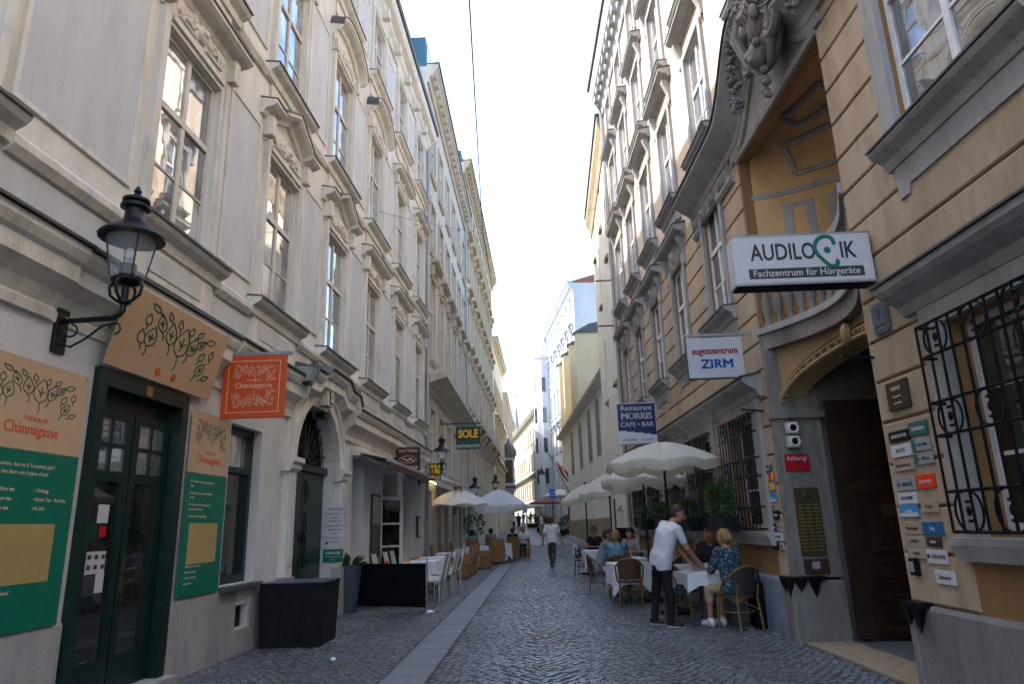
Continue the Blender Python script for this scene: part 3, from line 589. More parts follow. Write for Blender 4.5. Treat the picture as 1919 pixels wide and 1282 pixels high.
    # trattoria openings
    for (a, b, z0, z1) in ((14.45, 15.35, .75, 3.05), (19.4, 20.7, .7, 2.95)):
        a, b = f.y(a), f.y(b); d = MB(); d.box(-.4, -.3, a, a+.08, z0, z1); d.box(-.4, -.3, b-.08, b, z0, z1); d.box(-.4, -.302, a+.08, b-.08, z0, z0+.08); d.box(-.4, -.302, a+.08, b-.08, z1-.08, z1); d.box(-.4, -.302, a+.08, b-.08, 2.22, 2.30)
        wo = d.obj('bistro_window', 'iron_dark', root); MB().box(-.36, -.35, a+.08, b-.08, z0+.08, 2.22).obj('pane', 'pane_dark', wo); MB().box(-.36, -.35, a+.08, b-.08, 2.30, z1-.08).obj('pane', 'pane', wo)
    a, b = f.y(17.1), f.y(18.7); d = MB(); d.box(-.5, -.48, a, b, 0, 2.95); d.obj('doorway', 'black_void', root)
    d = MB()   # white glazed leaf standing open into the street
    d.box(0, .05, 0, .10, .05, 2.35); d.box(0, .05, .70, .80, .05, 2.35); d.box(.001, .049, .10, .70, .05, .55); d.box(.001, .049, .10, .70, 2.25, 2.35)
    for z in (1.05, 1.62): d.box(.008, .042, .10, .70, z, z+.05)
    leaf = d.obj('open_door', 'frame_white', root, (-.42, f.y(18.2), 0), R_(-42))
    for z0, z1 in ((.55, 1.05), (1.10, 1.62), (1.67, 2.25)): MB().box(.02, .03, .10, .70, z0, z1).obj('pane', 'pane_dark', leaf)
    MB().box(-.02, 0, .71, .75, 1.0, 1.25).obj('door_handle', 'brass', leaf)
    for z, Ya, Yb in ((3.12, 14.4, 16.2), (3.12, 17.0, 19.2)): link('relief', relief(1.3, .12, int(Ya)).mesh('relief', 'l1_trim', True), root, (0.01, f.y((Ya+Yb)/2), 3.10))
    return root
left1()

# ================================================================ LEFT, houses 2-5
def farfront(f, Y0, Y1, floors, top, wallm, trimm, name, label, pitch, ww, wy0, over=.45, roofm='roof_dark', cornicez=None, ornate=None, pane='pane_sky', back=9., roofh=2.5, cols=2, groundholes=(), bal=False):
    root = thing(name, label, 'building', f.loc, f.rot); holes = list(groundholes); axes = [] 
    c = wy0
    while c+ww/2+.1 < Y1: axes.append(c); c += pitch
    for z0, z1 in floors: holes += [(c-ww/2, c+ww/2, z0, z1) for c in axes]
    wall(f, Y0, Y1, -.5, top, holes, depth=.3, back=back).obj('wall', wallm, root)
    protos = [window_proto(ww, z1-z0, cols, 2, .62, 'frame_cream', pane) for z0, z1 in floors]
    for (z0, z1), pr in zip(floors, protos):
        for c in axes:
            pr(root, f, c, z0); y = f.y(c)
            d = MB(); d.ext([(0, z0-.16), (.08, z0-.16), (.15, z0-.06), (.15, z0), (0, z0+.01)], y-ww/2-.15, y+ww/2+.15); d.obj('window_sill', trimm, root)
            d = MB()
            for sg in (-1, 1): d.box(0, .06, y+sg*ww/2, y+sg*(ww/2+.13), z0+.011, z1+.13)
            d.box(0, .058, y-ww/2, y+ww/2, z1, z1+.13); d.obj('window_surround', trimm, root)
            if ornate and (z0, z1) in ornate:
                sweep(MB(), [(y-ww/2-.25, 0), (y-ww/2-.1, .05), (y, .42), (y+ww/2+.1, .05), (y+ww/2+.25, 0)] if ornate[(z0, z1)] == 't' else [(y-ww/2-.25, 0), (y+ww/2+.25, 0)], [(x*1.3, z+z1+.28) for x, z in HOOD]).obj('window_hood', trimm, root)
                for sg in (-1, 1): MB().bbox(0, .2, y+sg*(ww/2+.12)-.07, y+sg*(ww/2+.12)+.07, z1-.1, z1+.28).obj('console_block', trimm, root)
    MB().ext([(0, top-.7), (.08, top-.7), (.10, top-.45), (.2, top-.4), (over-.08, top-.12), (over, top-.06), (over, top+.06), (0, top+.1)], f.y(Y0), f.y(Y1)).obj('eaves_cornice', trimm, root)
    d = MB()
    MB().ext([(over, top+.065), (over+.05, top+.07), (over+.05, top+.18), (0, top+.14), (0, top+.105)], f.y(Y0), f.y(Y1)).obj('gutter', 'ledge_metal', root)
    for k, c in enumerate(np.arange(Y0+.3, Y1-.2, .62)): MB().box(.1, over-.1, f.y(c)-.11, f.y(c)+.11, top-.38, top-.14).obj('modillion', trimm, root)
    for z, o_ in (cornicez or ()):
        MB().ext([(0, z-.45), (.08, z-.45), (.12, z-.25), (o_*.8, z-.1), (o_, z-.06), (o_, z+.04), (0, z+.1)], f.y(Y0), f.y(Y1)).obj('belt_cornice', trimm, root)
    a, b = f.y(Y0), f.y(Y1)
    MB().ext([(.2, top+.15), (-back, top+roofh), (-back, top+.02), (-.2, top+.02)], min(a, b)+.05, max(a, b)-.05).obj('roof', roofm, root)
    return root
XE = L1.x(22.75)
L2 = Fac('L', XE-.004*22.75, .004, 29.6)
def left2():
    f = L2; fl = [(3.6, 5.6), (7.4, 10.6), (11.6, 13.6), (14.8, 17.0)]
    gh = [(23.3, 24.3, 0, 2.75), (25.6, 26.7, .8, 2.7), (27.6, 28.8, 0, 2.8), (30.0, 31.2, .8, 2.7), (32.6, 33.8, 0, 2.8), (34.6, 35.7, .8, 2.7)]
    r = farfront(f, 22.75, 36.55, fl, 18.9, 'l2_wall', 'l2_trim', 'apartment_building', 'cream apartment house with tall grouped windows beside the palace front', 2.3, 1.15, 24.2, groundholes=gh, cornicez=((6.55, .75),), ornate={(7.4, 10.6): 's'}, roofm='roof_blue')
    for h in gh: MB().box(-.32, -.3, f.y(h[0]), f.y(h[1]), h[2], h[3]).obj('shop_door', 'maroon' if h[2] == 0 else 'pane_dark', r)
    # attic with glazed dormers
    MB().box(-2.2, -.9, f.y(22.9), f.y(23.1), 18.9, 21.1).obj('gable_wall', 'r4_wall', r)
    for k, c in enumerate((24.2, 27.4, 30.6, 33.8)):
        d = MB(); d.box(-1.6, -.15, f.y(c)-.9, f.y(c)+.9, 18.95, 20.7); d.obj('dormer', 'roof_blue', r); MB().box(-.14, -.12, f.y(c)-.7, f.y(c)+.7, 19.2, 20.4).obj('pane', 'pane_sky', r)
    MB().tube([(.1, f.y(36.4), .2), (.1, f.y(36.4), 18.6)], .06, 8).obj('downpipe', 'galv', r)
    MB().bbox(.005, .05, f.y(23.0), f.y(25.2), 3.02, 3.06).obj('light_strip', 'glow_strip', r)
left2()
L3 = Fac('L', L2.x(36.6)-.016*36.6, .016, 47.)
def left3():
    f = L3; fl = [(3.4, 5.9), (8.0, 10.8), (12.0, 14.4), (15.8, 18.0), (19.3, 21.2)]
    r = farfront(f, 36.6, 58.0, fl, 22.7, 'l3_wall', 'l3_trim', 'ornate_building', 'yellowish house front with heavy sculpted window hoods and balconies', 2.2, 1.0, 37.9, cornicez=((6.9, .5),), ornate={(8.0, 10.8): 't', (12.0, 14.4): 's', (15.8, 18.0): 's'}, roofm='roof_blue')
    for c in (40.1, 44.5, 48.9, 53.3):
        b = MB(); b.box(0, .7, f.y(c)-1.6, f.y(c)+1.6, 7.0, 7.2); b.obj('balcony', 'l3_trim', r)
        for sg in (-1, 1): MB().ext([(0, 6.0), (.15, 6.1), (.6, 6.8), (.65, 7.0), (0, 7.0)], f.y(c)+sg*1.2-.15, f.y(c)+sg*1.2+.15).obj('balcony_bracket', 'l3_trim', r); link('relief', relief(1.0, .7, int(c)).mesh('relief', 'l3_trim', True), r, (.05, f.y(c)+sg*.7, 6.1))
        g = MB(); g.box(.62, .68, f.y(c)-1.58, f.y(c)+1.58, 8.0, 8.08)
        for k in range(11): g.lathe([(.05, 0), (.09, .2), (.05, .45), (.05, .8)], 6, (.65, f.y(c)-1.5+.3*k, 7.2))
        g.obj('balustrade', 'l3_trim', r)
    MB().box(-2.2, -.9, f.y(36.8), f.y(37.0), 22.7, 24.6).obj('gable_wall', 'r4_wall', r); MB().box(-2, -.3, f.y(38), f.y(41), 22.8, 24.3).obj('dormer', 'roof_blue', r)
left3()
L4 = Fac('L', L3.x(58.0)-.014*58., .014, 66.)
farfront(L4, 58.0, 72., [(4.2, 6.4), (8, 10.4), (11.8, 14.0)], 17.6, 'l3_wall', 'l3_trim', 'corner_house', 'low yellowish house between the ornate front and the corner turret', 2.3, 1.05, 59.4, ornate={(8, 10.4): 's'}, cornicez=((7., .35),))
L5 = Fac('L', L4.x(72.)-.004*72., .004, 84.)
farfront(L5, 72., 100., [(5, 7.2), (9, 11.4), (12.6, 14.6)], 15.2, 'l2_wall', 'l2_trim', 'town_house', 'distant grey cream house front behind the corner turret', 2.4, 1.1, 73.6)
def oriel():
    Y = 73.; x = L5.x(Y); t = thing('corner_oriel', 'small dark framed oriel with rounded copper roof at the far corner', 'oriel', (x+.45, Y, 0))
    MB().bbox(-.6, .55, -.9, .9, 5.2, 8.6).obj('oriel_box', 'r4_wall', t); MB().ext([(-.6, 4.0), (.1, 4.0), (.6, 5.2), (-.6, 5.2)], -.95, .95).obj('console', 'r5_band', t)
    for z in (5.25, 8.4): MB().box(-.602, .62, -.97, .97, z, z+.3).obj('band', 'roof_dark', t)
    for y0, y1 in ((-.7, -.05), (.05, .7)): MB().box(.55, .57, y0, y1, 5.8, 8.2).obj('pane', 'pane_dark', t)
    MB().box(-.4, .4, -.92, -.90, 5.8, 8.2).obj('pane', 'pane_dark', t); MB().lathe([(.8, 8.7), (.78, 9.2), (.55, 9.8), (.2, 10.1), (.05, 10.6)], 10, (0, 0, 0)).obj('roof_cap', 'roof_dark', t, smooth=True)
oriel()
# ================================================================ RIGHT, house 1: orange palace with gate and loggia
plaster('r1_groove', (.36, .205, .095), (.28, .155, .07), 1.2, streak=.5)
R1 = Fac('R', 3.55, -.0275, 11.)
RW = [10.95, 13.5, 15.8, 18.1, 20.3]
def grille(root, f, Yc, w, z0, z1, o=.16, pitch=.145):
    y0, y1 = f.y(Yc)-w/2, f.y(Yc)+w/2; h = z1-z0; g = MB(); rails = [z0, z0+.30, z0+h*.45, z0+h*.45+.26, z1-.26, z1]
    for z in rails:
        g.tube([(0.0, y0, z), (o, y0, z), (o, y1, z), (0.0, y1, z)], .014, 5)
    for za, zb in ((rails[0], rails[1]), (rails[2], rails[3]), (rails[4], rails[5])):
        n = max(2, int(w/.42)); r = (zb-za)/2-.012
        for k in range(n):
            yc = y0+w*(k+.5)/n; zc = (za+zb)/2
            for sg in (-1, 1): g.tube([(o, yc+sg*.055+sg*r*.75*math.sin(t), zc+r*math.cos(t)) for t in [math.pi*q/10 for q in range(11)]], .009, 4)
            g.ell((o, yc, zc), (.016, .025, .04), 6, 4); g.ell((o, yc, zc+.07), (.012, .035, .014), 6, 4); g.ell((o, yc, zc-.07), (.012, .035, .014), 6, 4)
    gr = g.obj('window_grille', 'iron_black', root)
    n = int(round(w/pitch)); me = MB().tube([(o, 0, z0), (o, 0, z1)], .0115, 5).mesh('bar', 'iron_black')
    for k in range(n+1): link('bar', me, gr, (0, y0+w*k/n, 0))
    return gr
def gate_u(u): return 9.42-2.80*u
def ribbon(f, ofun, u0, u1, z0, z1, off, th, n=6):      # strip of wall following the niche curve
    mb = MB(); vs = []
    for i in range(n+1):
        u = u0+(u1-u0)*i/n; y = f.y(gate_u(u)); o = ofun(u)+off
        vs += [(o, y, z0), (o, y, z1), (o-th, y, z0), (o-th, y, z1)]
    fs = []
    for i in range(n):
        a = i*4; b = a+4; fs += [(a, b, b+1, a+1), (a+2, a+3, b+3, b+2), (a+1, b+1, b+3, a+3), (a, a+2, b+2, b)]
    fs += [(0, 1, 3, 2), (n*4, n*4+2, n*4+3, n*4+1)]
    mb.add(vs, fs); return mb
def right1():
    f = R1; root = thing('orange_palace', 'orange and pink palace with arched gate, loggia and iron window grilles', 'building', f.loc, f.rot)
    Y0, Y1, ZT = -5., 21.6, 15.9
    G = [4.62, 10.62, 12.9, 15.1, 17.3, 19.5]
    holes = [(c-.62 if c > 9 else c-.8, c+.62 if c > 9 else c+.8, 1.36, 3.0, .25) for c in G]
    up = []
    for c in RW: up += [(c-.50, c+.50, 4.60 if c > 11 else 4.74, 6.60 if c > 11 else 6.85), (c-.52, c+.52, 7.98, 10.12), (c-.50, c+.50, 11.15, 13.2), (c-.45, c+.45, 14.1, 15.4)]
    up += [(4.02, 5.48, 4.72, 6.75), (4.2, 5.3, 8.3, 10.4), (7.5, 8.6, 8.9, 10.6), (4.2, 5.3, 11.3, 13.2), (7.5, 8.6, 11.3, 13.2)]
    niche = (6.62, 9.42, -.3, 7.25, .15)
    mb = MB(); wall(f, Y0, Y1, -.3, 7.1, [h for h in holes+up if h[3] < 7.1]+[(6.62, 9.42, -.3, 6.75, .15)], core=False, mb=mb); mb.obj('wall', 'r1_groove', root)
    mb = MB(); wall(f, Y0, Y1, 7.1, ZT, [h for h in up if h[3] > 7.1], core=False, mb=mb); mb.obj('wall', 'r1_pink', root)
    # grey field between the flat lintel of the loggia and the swept cornice
    cy = f.y(8.02); MB().box(-.14, .006, cy-1.40, cy+1.40, 6.752, 7.62).obj('tympanum', 'r1_grey', root); MB().ext([(0, 6.74), (.05, 6.74), (.07, 6.80), (.03, 6.86), (0, 6.86)], cy-1.42, cy+1.42).obj('lintel_moulding', 'r1_grey', root)
    a, b = f.y(Y0), f.y(Y1); lo, hi = min(a, b), max(a, b)
    mb = MB(); mb.box(-9, -.5, lo, f.y(9.5), -.3, ZT); mb.box(-9, -.5, f.y(6.5), hi, -.3, ZT); mb.box(-9, -2.0, f.y(9.5), f.y(6.5), 3.9, ZT); mb.box(-2.0, -.5, f.y(9.5), f.y(6.5), 7.4, ZT); mb.box(-9, -8.8, f.y(9.5), f.y(6.5), -.3, 3.9)
    mb.box(-.5, -.002, lo, lo+.05, -.3, ZT-.01); mb.box(-.5, -.002, hi-.05, hi, -.3, ZT-.01); mb.obj('building_core', 'black_void', root)
    # plinths
    PL = lambda t, k: [(0, -.3), (.055, -.3), (.055, t), (.03, t+.035), (0, t+.04)]
    moulding(root, f, 'plinth', 'r1_plinth_near', PL(.70, 0), Y0, 6.60); moulding(root, f, 'plinth', 'r1_plinth', PL(.70, 0), 9.48, 21.6)
    MB().box(.05, .062, f.y(3.6), f.y(5.15), .05, .52).obj('cellar_opening', 'black_void', root); MB().box(.05, .075, f.y(3.6), f.y(5.1), .33, .355).obj('cellar_bar', 'galv', root)
    # rusticated courses, each piece proud of a recessed joint
    zs = [.745, 1.17, 1.56, 1.95, 2.34, 2.73, 3.12, 3.53, 3.92, 4.33, 4.74, 5.15, 5.56, 5.97, 6.38, 6.79, 7.08]
    blocks = [(h[0]-.27, h[1]+.27, h[2]-.30, h[3]+.30) for h in holes]+[(h[0]-.17, h[1]+.17, h[2]-.35, h[3]+.16) for h in up if h[3] < 7.1]
    for z0, z1 in zip(zs, zs[1:]):
        for A, B in ((Y0, 6.60), (9.44, Y1-.02)):
            cuts = sorted((max(A, p), min(B, q)) for p, q, r, s_ in blocks if p < B and q > A and r < z1-.08 and s_ > z0+.08)
            x = A
            for p, q in cuts+[(B, B)]:
                if p-x > .12: MB().ext([(0, z0+.012), (.016, z0+.012), (.028, z0+.026), (.028, z1-.026), (.016, z1-.012), (0, z1-.012)], f.y(x), f.y(p)).obj('rusticated_course', 'r1_orange', root)
                x = max(x, q)
    # ground-floor windows: grey surrounds, hoods, grilles
    for h, c in zip(holes, G):
        y0, y1 = f.y(h[0]), f.y(h[1]); y0, y1 = min(y0, y1), max(y0, y1); s_ = MB()
        s_.box(0, .07, y0-.26, y0, h[2]-.05, 3.36); s_.box(0, .07, y1, y1+.26, h[2]-.05, 3.36); s_.box(0, .068, y0, y1, h[3], 3.36); s_.obj('window_surround', 'r1_grey', root)
        MB().ext([(0, h[2]-.22), (.10, h[2]-.22), (.14, h[2]-.10), (.14, h[2]-.05), (0, h[2]-.04)], y0-.3, y1+.3).obj('window_sill', 'r1_grey', root)
        sweep(MB(), [(y0-.45, 0), (y1+.45, 0)], [(0, 3.16), (.08, 3.18), (.12, 3.26), (.26, 3.34), (.30, 3.38), (.30, 3.44), (0, 3.50)]).obj('window_hood', 'r1_grey', root)
        MB().ext([(0, 3.503), (.31, 3.443), (.33, 3.44), (.33, 3.46), (0, 3.53)], y0-.47, y1+.47).obj('hood_flashing', 'ledge_metal', root)
        window_proto(h[1]-h[0], h[3]-h[2], 2, 3, 0, 'frame_white', 'pane_dark')(root, f, c, h[2], -.16)
        grille(root, f, c, h[1]-h[0]+.22, 1.36, 2.98, .17 if c > 9 else .20)
    # upper windows
    P1 = window_proto(1.0, 2.0, 2, 2, .60, 'frame_white', 'pane'); P1a = window_proto(1.0, 2.11, 2, 2, .60, 'frame_white', 'pane'); P2 = window_proto(1.04, 2.14, 2, 2, .60, 'frame_white', 'pane_sky'); P3 = window_proto(1.0, 2.05, 2, 2, .60, 'frame_white', 'pane_sky'); P4 = window_proto(.9, 1.3, 2, 2, 0, 'frame_white', 'pane_sky'); PB = window_proto(1.46, 2.03, 2, 2, .7, 'frame_white', 'pane'); PC = window_proto(1.1, 2.1, 2, 2, .6, 'frame_white', 'pane_sky'); PD = window_proto(1.1, 1.9, 2, 2, .6, 'frame_white', 'pane_sky'); PE = window_proto(1.1, 1.7, 2, 2, 0, 'frame_white', 'pane_sky')
    rel = [relief(1.0, .5, s+5, .1).mesh('relief', 'r1_grey', True) for s in range(3)]
    def surround(c, w, z0, z1, hood=None, sill=True, wid=.13):
        y = f.y(c); s_ = MB()
        for sg in (-1, 1): s_.box(0, .06, y+sg*w/2, y+sg*(w/2+wid), z0-.02, z1+wid)
        s_.box(0, .058, y-w/2, y+w/2, z1, z1+wid); s_.obj('window_surround', 'r1_grey', root)
        if sill:
            MB().ext([(0, z0-.22), (.07, z0-.22), (.10, z0-.14), (.20, z0-.08), (.22, z0-.05), (.22, z0-.02), (0, z0)], y-w/2-.24, y+w/2+.24).obj('window_sill', 'r1_grey', root)
            MB().ext([(0, z0+.003), (.225, z0-.016), (.24, z0-.02), (.24, z0), (0, z0+.022)], y-w/2-.25, y+w/2+.25).obj('sill_flashing', 'ledge_metal', root)
            d = MB(); d.plate([(y-w/2-.16, z0-.22), (y+w/2+.16, z0-.22), (y+w/2+.16, z0-.52), (y+w/2+.02, z0-.52), (y+w/2-.02, z0-.44), (y-w/2+.02, z0-.44), (y-w/2-.02, z0-.52), (y-w/2-.16, z0-.52)], 0, .05); d.obj('apron', 'r1_grey', root)
        if hood:
            sweep(MB(), [(y-w/2-.38, 0), (y+w/2+.38, 0)], [(x*.92, z+hood) for x, z in HOOD]).obj('window_hood', 'r1_grey', root)
            MB().ext([(0, hood+.253), (.262, hood+.203), (.275, hood+.2), (.275, hood+.22), (0, hood+.28)], y-w/2-.40, y+w/2+.40).obj('hood_flashing', 'ledge_metal', root)
            for sg in (-1, 1):
                MB().ext([(0, hood-.5), (.05, hood-.5), (.07, hood-.3), (.17, hood-.05), (.17, hood+.0), (0, hood)], y+sg*(w/2+.20)-.06, y+sg*(w/2+.20)+.06).obj('console', 'r1_grey', root); MB().ell((.05, 0, 0), (.04, .05, .05), 7, 5).obj('guttae', 'r1_grey', root, (0, y+sg*(w/2+.20), hood-.55))
    for i, c in enumerate(RW):
        (P1a if c < 11 else P1)(root, f, c, 4.74 if c < 11 else 4.60); P2(root, f, c, 7.98); P3(root, f, c, 11.15); P4(root, f, c, 14.1)
        surround(c, 1.0, 4.74 if c < 11 else 4.6, 6.85 if c < 11 else 6.6, None if c < 11 else 7.02); surround(c, 1.04, 7.98, 10.12, 10.62); surround(c, 1.0, 11.15, 13.2, 13.45); surround(c, .9, 14.1, 15.4, None, False, .1)
        if c > 11: link('relief', rel[i % 3], root, (.03, f.y(c), 6.62)); link('relief', rel[(i+1) % 3], root, (.02, f.y(c), 6.60), (0, 0, 0)).scale = (1, .6, .8)
    PB(root, f, 4.75, 4.72); PC(root, f, 4.75, 8.3); PD(root, f, 4.75, 11.3); PD(root, f, 8.05, 11.3); PE(root, f, 8.05, 8.9)
    surround(4.75, 1.46, 4.72, 6.75, None, True, .22); surround(4.75, 1.1, 8.3, 10.4, 10.8); surround(4.75, 1.1, 11.3, 13.2, 13.45); surround(8.05, 1.1, 11.3, 13.2, 13.45); surround(8.05, 1.1, 8.9, 10.6, 10.8)
    tag_ = MB().lathe([(.001, 0), (.09, 0), (.09, .02), (.001, .02)], 14).obj('window_fan', 'iron_dark', root, (-.12, f.y(4.28), 5.15), (0, R_(90), 0))
    # cornice of the bay, sweeping up over the loggia
    CP = [(0, 6.93), (.08, 6.93), (.10, 7.02), (.22, 7.10), (.36, 7.20), (.40, 7.24), (.40, 7.31), (0, 7.36)]
    def rise(Y):
        t = abs(Y-8.02)/1.5
        return 0. if t >= 1 else .95*(.5+.5*math.cos(math.pi*t))**1.25
    path = [(f.y(Y), rise(Y)) for Y in [11.95]+list(np.linspace(9.9, 6.15, 31))+[5.75]]
    sweep(MB(), path, CP).obj('swept_cornice', 'r1_grey', root, smooth=True); sweep(MB(), path, [(0, 7.363), (.41, 7.314), (.43, 7.31), (.43, 7.335), (0, 7.39)]).obj('cornice_flashing', 'ledge_metal', root)
    sweep(MB(), [(f.y(Y), rise(Y)*1.0) for Y in np.linspace(9.6, 6.45, 25)], [(.007, 6.80), (.05, 6.80), (.07, 6.85), (.07, 6.93), (.007, 6.93)]).obj('archivolt', 'r1_grey', root, smooth=True)
    MB().box(.0, .07, f.y(11.9), f.y(9.75), 6.64, 6.925).obj('frieze', 'r1_grey', root)
    for Y in (10.1, 10.65, 11.2, 11.7): link('relief', rel[int(Y*3) % 3], root, (.07, f.y(Y), 6.66)).scale = (.6, .35, .48)
    MB().ext([(0, 6.52), (.06, 6.52), (.10, 6.58), (.10, 6.62), (0, 6.63)], f.y(11.9), f.y(11.5)).obj('architrave', 'r1_grey', root); MB().ext([(0, 6.52), (.06, 6.52), (.10, 6.58), (.10, 6.62), (0, 6.63)], f.y(10.4), f.y(9.6)).obj('architrave', 'r1_grey', root)
    # loggia niche: curved back wall and half dome with painted panels
    OB = lambda u: -.15-1.45*max(0, math.sin(math.pi*u))**.75
    ribbon(f, OB, 0, 1, 4.0, 6.15, 0, .05, 24).obj('niche_wall', 'r1_loggia', root, smooth=True)
    vs = []; fs = []; nu, nv = 24, 10
    for j in range(nv+1):
        t = math.pi/2*j/nv
        for i in range(nu+1):
            u = i/nu; c_ = math.cos(t); yy = f.y(8.02+(gate_u(u)-8.02)*(1-(1-c_)*.08)); vs.append((-.15+(OB(u)+.15)*c_, yy, 6.15+1.05*math.sin(t)))
    for j in range(nv):
        for i in range(nu): a_ = j*(nu+1)+i; fs.append((a_, a_+1, a_+nu+2, a_+nu+1))
    MB().add(vs, fs).obj('niche_vault', 'r1_loggia', root, smooth=True)
    for u0, u1 in ((.05, .13), (.17, .30), (.62, .78), (.84, .94)):
        for za, zb in ((4.5, 5.95),):
            fr = MB()
            for q in ((u0, u0+.022, za, zb), (u1-.022, u1, za, zb), (u0+.022, u1-.022, za, za+.07), (u0+.022, u1-.022, zb-.07, zb)):
                r_ = ribbon(f, OB, q[0], q[1], q[2], q[3], .018, .018, 3); fr.add(r_.v, r_.f)
            fr.obj('painted_panel', 'r1_grey', root)
    ribbon(f, OB, 0, 1, 6.10, 6.18, .03, .03, 24).obj('niche_moulding', 'r1_grey', root)
    def vault(u, t): c_ = math.cos(t); return (-.15+(OB(u)+.15)*c_-(-.03), f.y(8.02+(gate_u(u)-8.02)*(1-(1-c_)*.08)), 6.15+1.05*math.sin(t)-.03)
    for u0, u1, t0, t1 in ((.10, .30, .25, .75), (.36, .50, .25, .75), (.56, .70, .25, .75), (.2, .5, .95, 1.2)):
        fr = MB(); pth = [vault(u0+(u1-u0)*k/8, t0) for k in range(9)]+[vault(u1, t0+(t1-t0)*k/6) for k in range(1, 7)]+[vault(u1-(u1-u0)*k/8, t1) for k in range(1, 9)]+[vault(u0, t1-(t1-t0)*k/6) for k in range(1, 7)]
        fr.tube(pth, .04, 5); fr.obj('vault_panel_frame', 'r1_grey', root)
    for (u, z, s_) in ((.24, 5.0, .20), (.72, 5.0, .2)):
        r_ = MB()
        for k in range(10): a_ = 2*math.pi*k/10; r_.ell((.03, .12*math.cos(a_), .12*math.sin(a_)), (.03, .07, .07), 6, 4)
        r_.ell((.05, 0, 0), (.05, .06, .06), 8, 5); r_.obj('rosette', 'r1_loggia', root, (OB(u)+.02, f.y(gate_u(u)), z), R_(-35 if u < .5 else 35))
    r_ = MB()
    for k in range(12): a_ = 2*math.pi*k/12; r_.ell((.16*math.cos(a_), .25*math.sin(a_), 0), (.08, .09, .035), 6, 4)
    r_.ell((0, 0, -.02), (.09, .11, .05), 8, 5); vv = vault(.46, .85); r_.obj('rosette', 'r1_loggia', root, vv, (0, R_(38), 0))
    lw = window_proto(1.0, 2.1, 2, 2, .6, 'frame_cream', 'pane_dark')(root, f, 7.75, 4.1, -1.40)
    MB().box(-1.46, -1.42, f.y(8.4), f.y(7.1), 4.05, 6.3).obj('niche_window_surround', 'r1_grey', root)
    # balcony with curved front and balusters
    OF = lambda u: .03-.46*max(0, math.sin(math.pi*u))
    ribbon(f, OF, 0, 1, 3.78, 4.08, .0, 1.2, 24).obj('balcony_slab', 'r1_stone', root, smooth=True); ribbon(f, OF, 0, 1, 4.0, 4.09, .05, .3, 24).obj('balcony_moulding', 'r1_grey', root); ribbon(f, OF, 0, 1, 4.78, 4.90, .04, .16, 24).obj('balcony_rail', 'r1_grey', root)
    bm_ = MB().lathe([(.055, 0), (.055, .05), (.03, .1), (.065, .25), (.07, .33), (.035, .55), (.055, .62), (.055, .69)], 8).mesh('baluster', 'r1_stone', True)
    for k in range(15): u = .04+.92*k/14; link('baluster', bm_, root, (OF(u)-.06, f.y(gate_u(u)), 4.09))
    # gate: curved arch wall, stone jamb, open leaf, dark passage
    OG = lambda u: -.10-.46*max(0, math.sin(math.pi*u)); vs = []; fs = []; n = 32
    hz = lambda u: 2.88+.62*math.sqrt(max(0, 1-((u-.5)/.49)**2))
    for i in range(n+1):
        u = i/n; h_ = hz(u); vs += [(OG(u), f.y(gate_u(u)), h_), (OG(u), f.y(gate_u(u)), 3.79), (OG(u)-.3, f.y(gate_u(u)), h_)]
    for i in range(n): a_ = i*3; fs += [(a_, a_+3, a_+4, a_+1), (a_, a_+2, a_+5, a_+3)]
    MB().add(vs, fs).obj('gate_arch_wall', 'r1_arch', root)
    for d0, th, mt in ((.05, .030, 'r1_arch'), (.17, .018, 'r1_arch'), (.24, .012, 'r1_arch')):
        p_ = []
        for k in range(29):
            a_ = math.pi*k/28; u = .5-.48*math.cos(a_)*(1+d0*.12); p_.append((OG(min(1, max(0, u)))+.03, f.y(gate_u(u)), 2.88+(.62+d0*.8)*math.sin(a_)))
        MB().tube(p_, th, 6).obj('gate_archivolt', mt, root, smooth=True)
    for k in range(2, 27):
        a_ = math.pi*k/28; u = .5-.475*math.cos(a_); MB().box(-.03, .05, -.02, .02, -.025, .025).obj('dentil', 'r1_arch', root, (OG(u), f.y(gate_u(u)), 2.88+.72*math.sin(a_)))
    MB().tube(spiral(0, 0, .10, 1.4, .3), [.03]*15, 6).obj('keystone_scroll', 'r1_arch', root, (OG(.5)+.02, f.y(8.05), 3.66)); MB().ell((.06, 0, 0), (.08, .09, .15), 8, 6).obj('keystone', 'r1_arch', root, (OG(.5), f.y(8.02), 3.62), smooth=True)
    j = MB(); j.bbox(-.62, .02, f.y(9.42)+0, f.y(9.42)+.10, .75, 3.78); j.obj('gate_jamb', 'r1_stone', root); MB().bbox(-.60, .10, f.y(9.50), f.y(9.22), -.1, .72, .02).obj('gate_jamb_base', 'r1_stone', root)
    MB().bbox(-.66, .04, f.y(9.46), f.y(9.26), 2.80, 2.90).obj('gate_impost', 'r1_stone', root)
    MB().bbox(-.60, .08, f.y(6.62), f.y(6.55), -.1, .72).obj('gate_jamb_base', 'r1_plinth_near', root); MB().bbox(-.6, .02, f.y(6.62), f.y(6.60), .73, 3.8).obj('gate_jamb', 'r1_orange', root)
    for Yg, zg in ((9.28, .73), (6.42, .72)):      # black pointed iron collars above the corner stones
        d = MB(); d.box(-.34, .14, f.y(Yg+.22), f.y(Yg-.10), zg, zg+.045)
        for k in range(2): d.add([(.14, f.y(Yg+.2)+.15*k, zg), (.14, f.y(Yg+.2)+.15*k+.14, zg), (.06, f.y(Yg+.2)+.15*k+.14, zg), (.06, f.y(Yg+.2)+.15*k, zg), (.10, f.y(Yg+.2)+.15*k+.07, zg-.17-.05*(k % 2))], [(0, 1, 2, 3), (0, 1, 4), (1, 2, 4), (2, 3, 4), (3, 0, 4)])
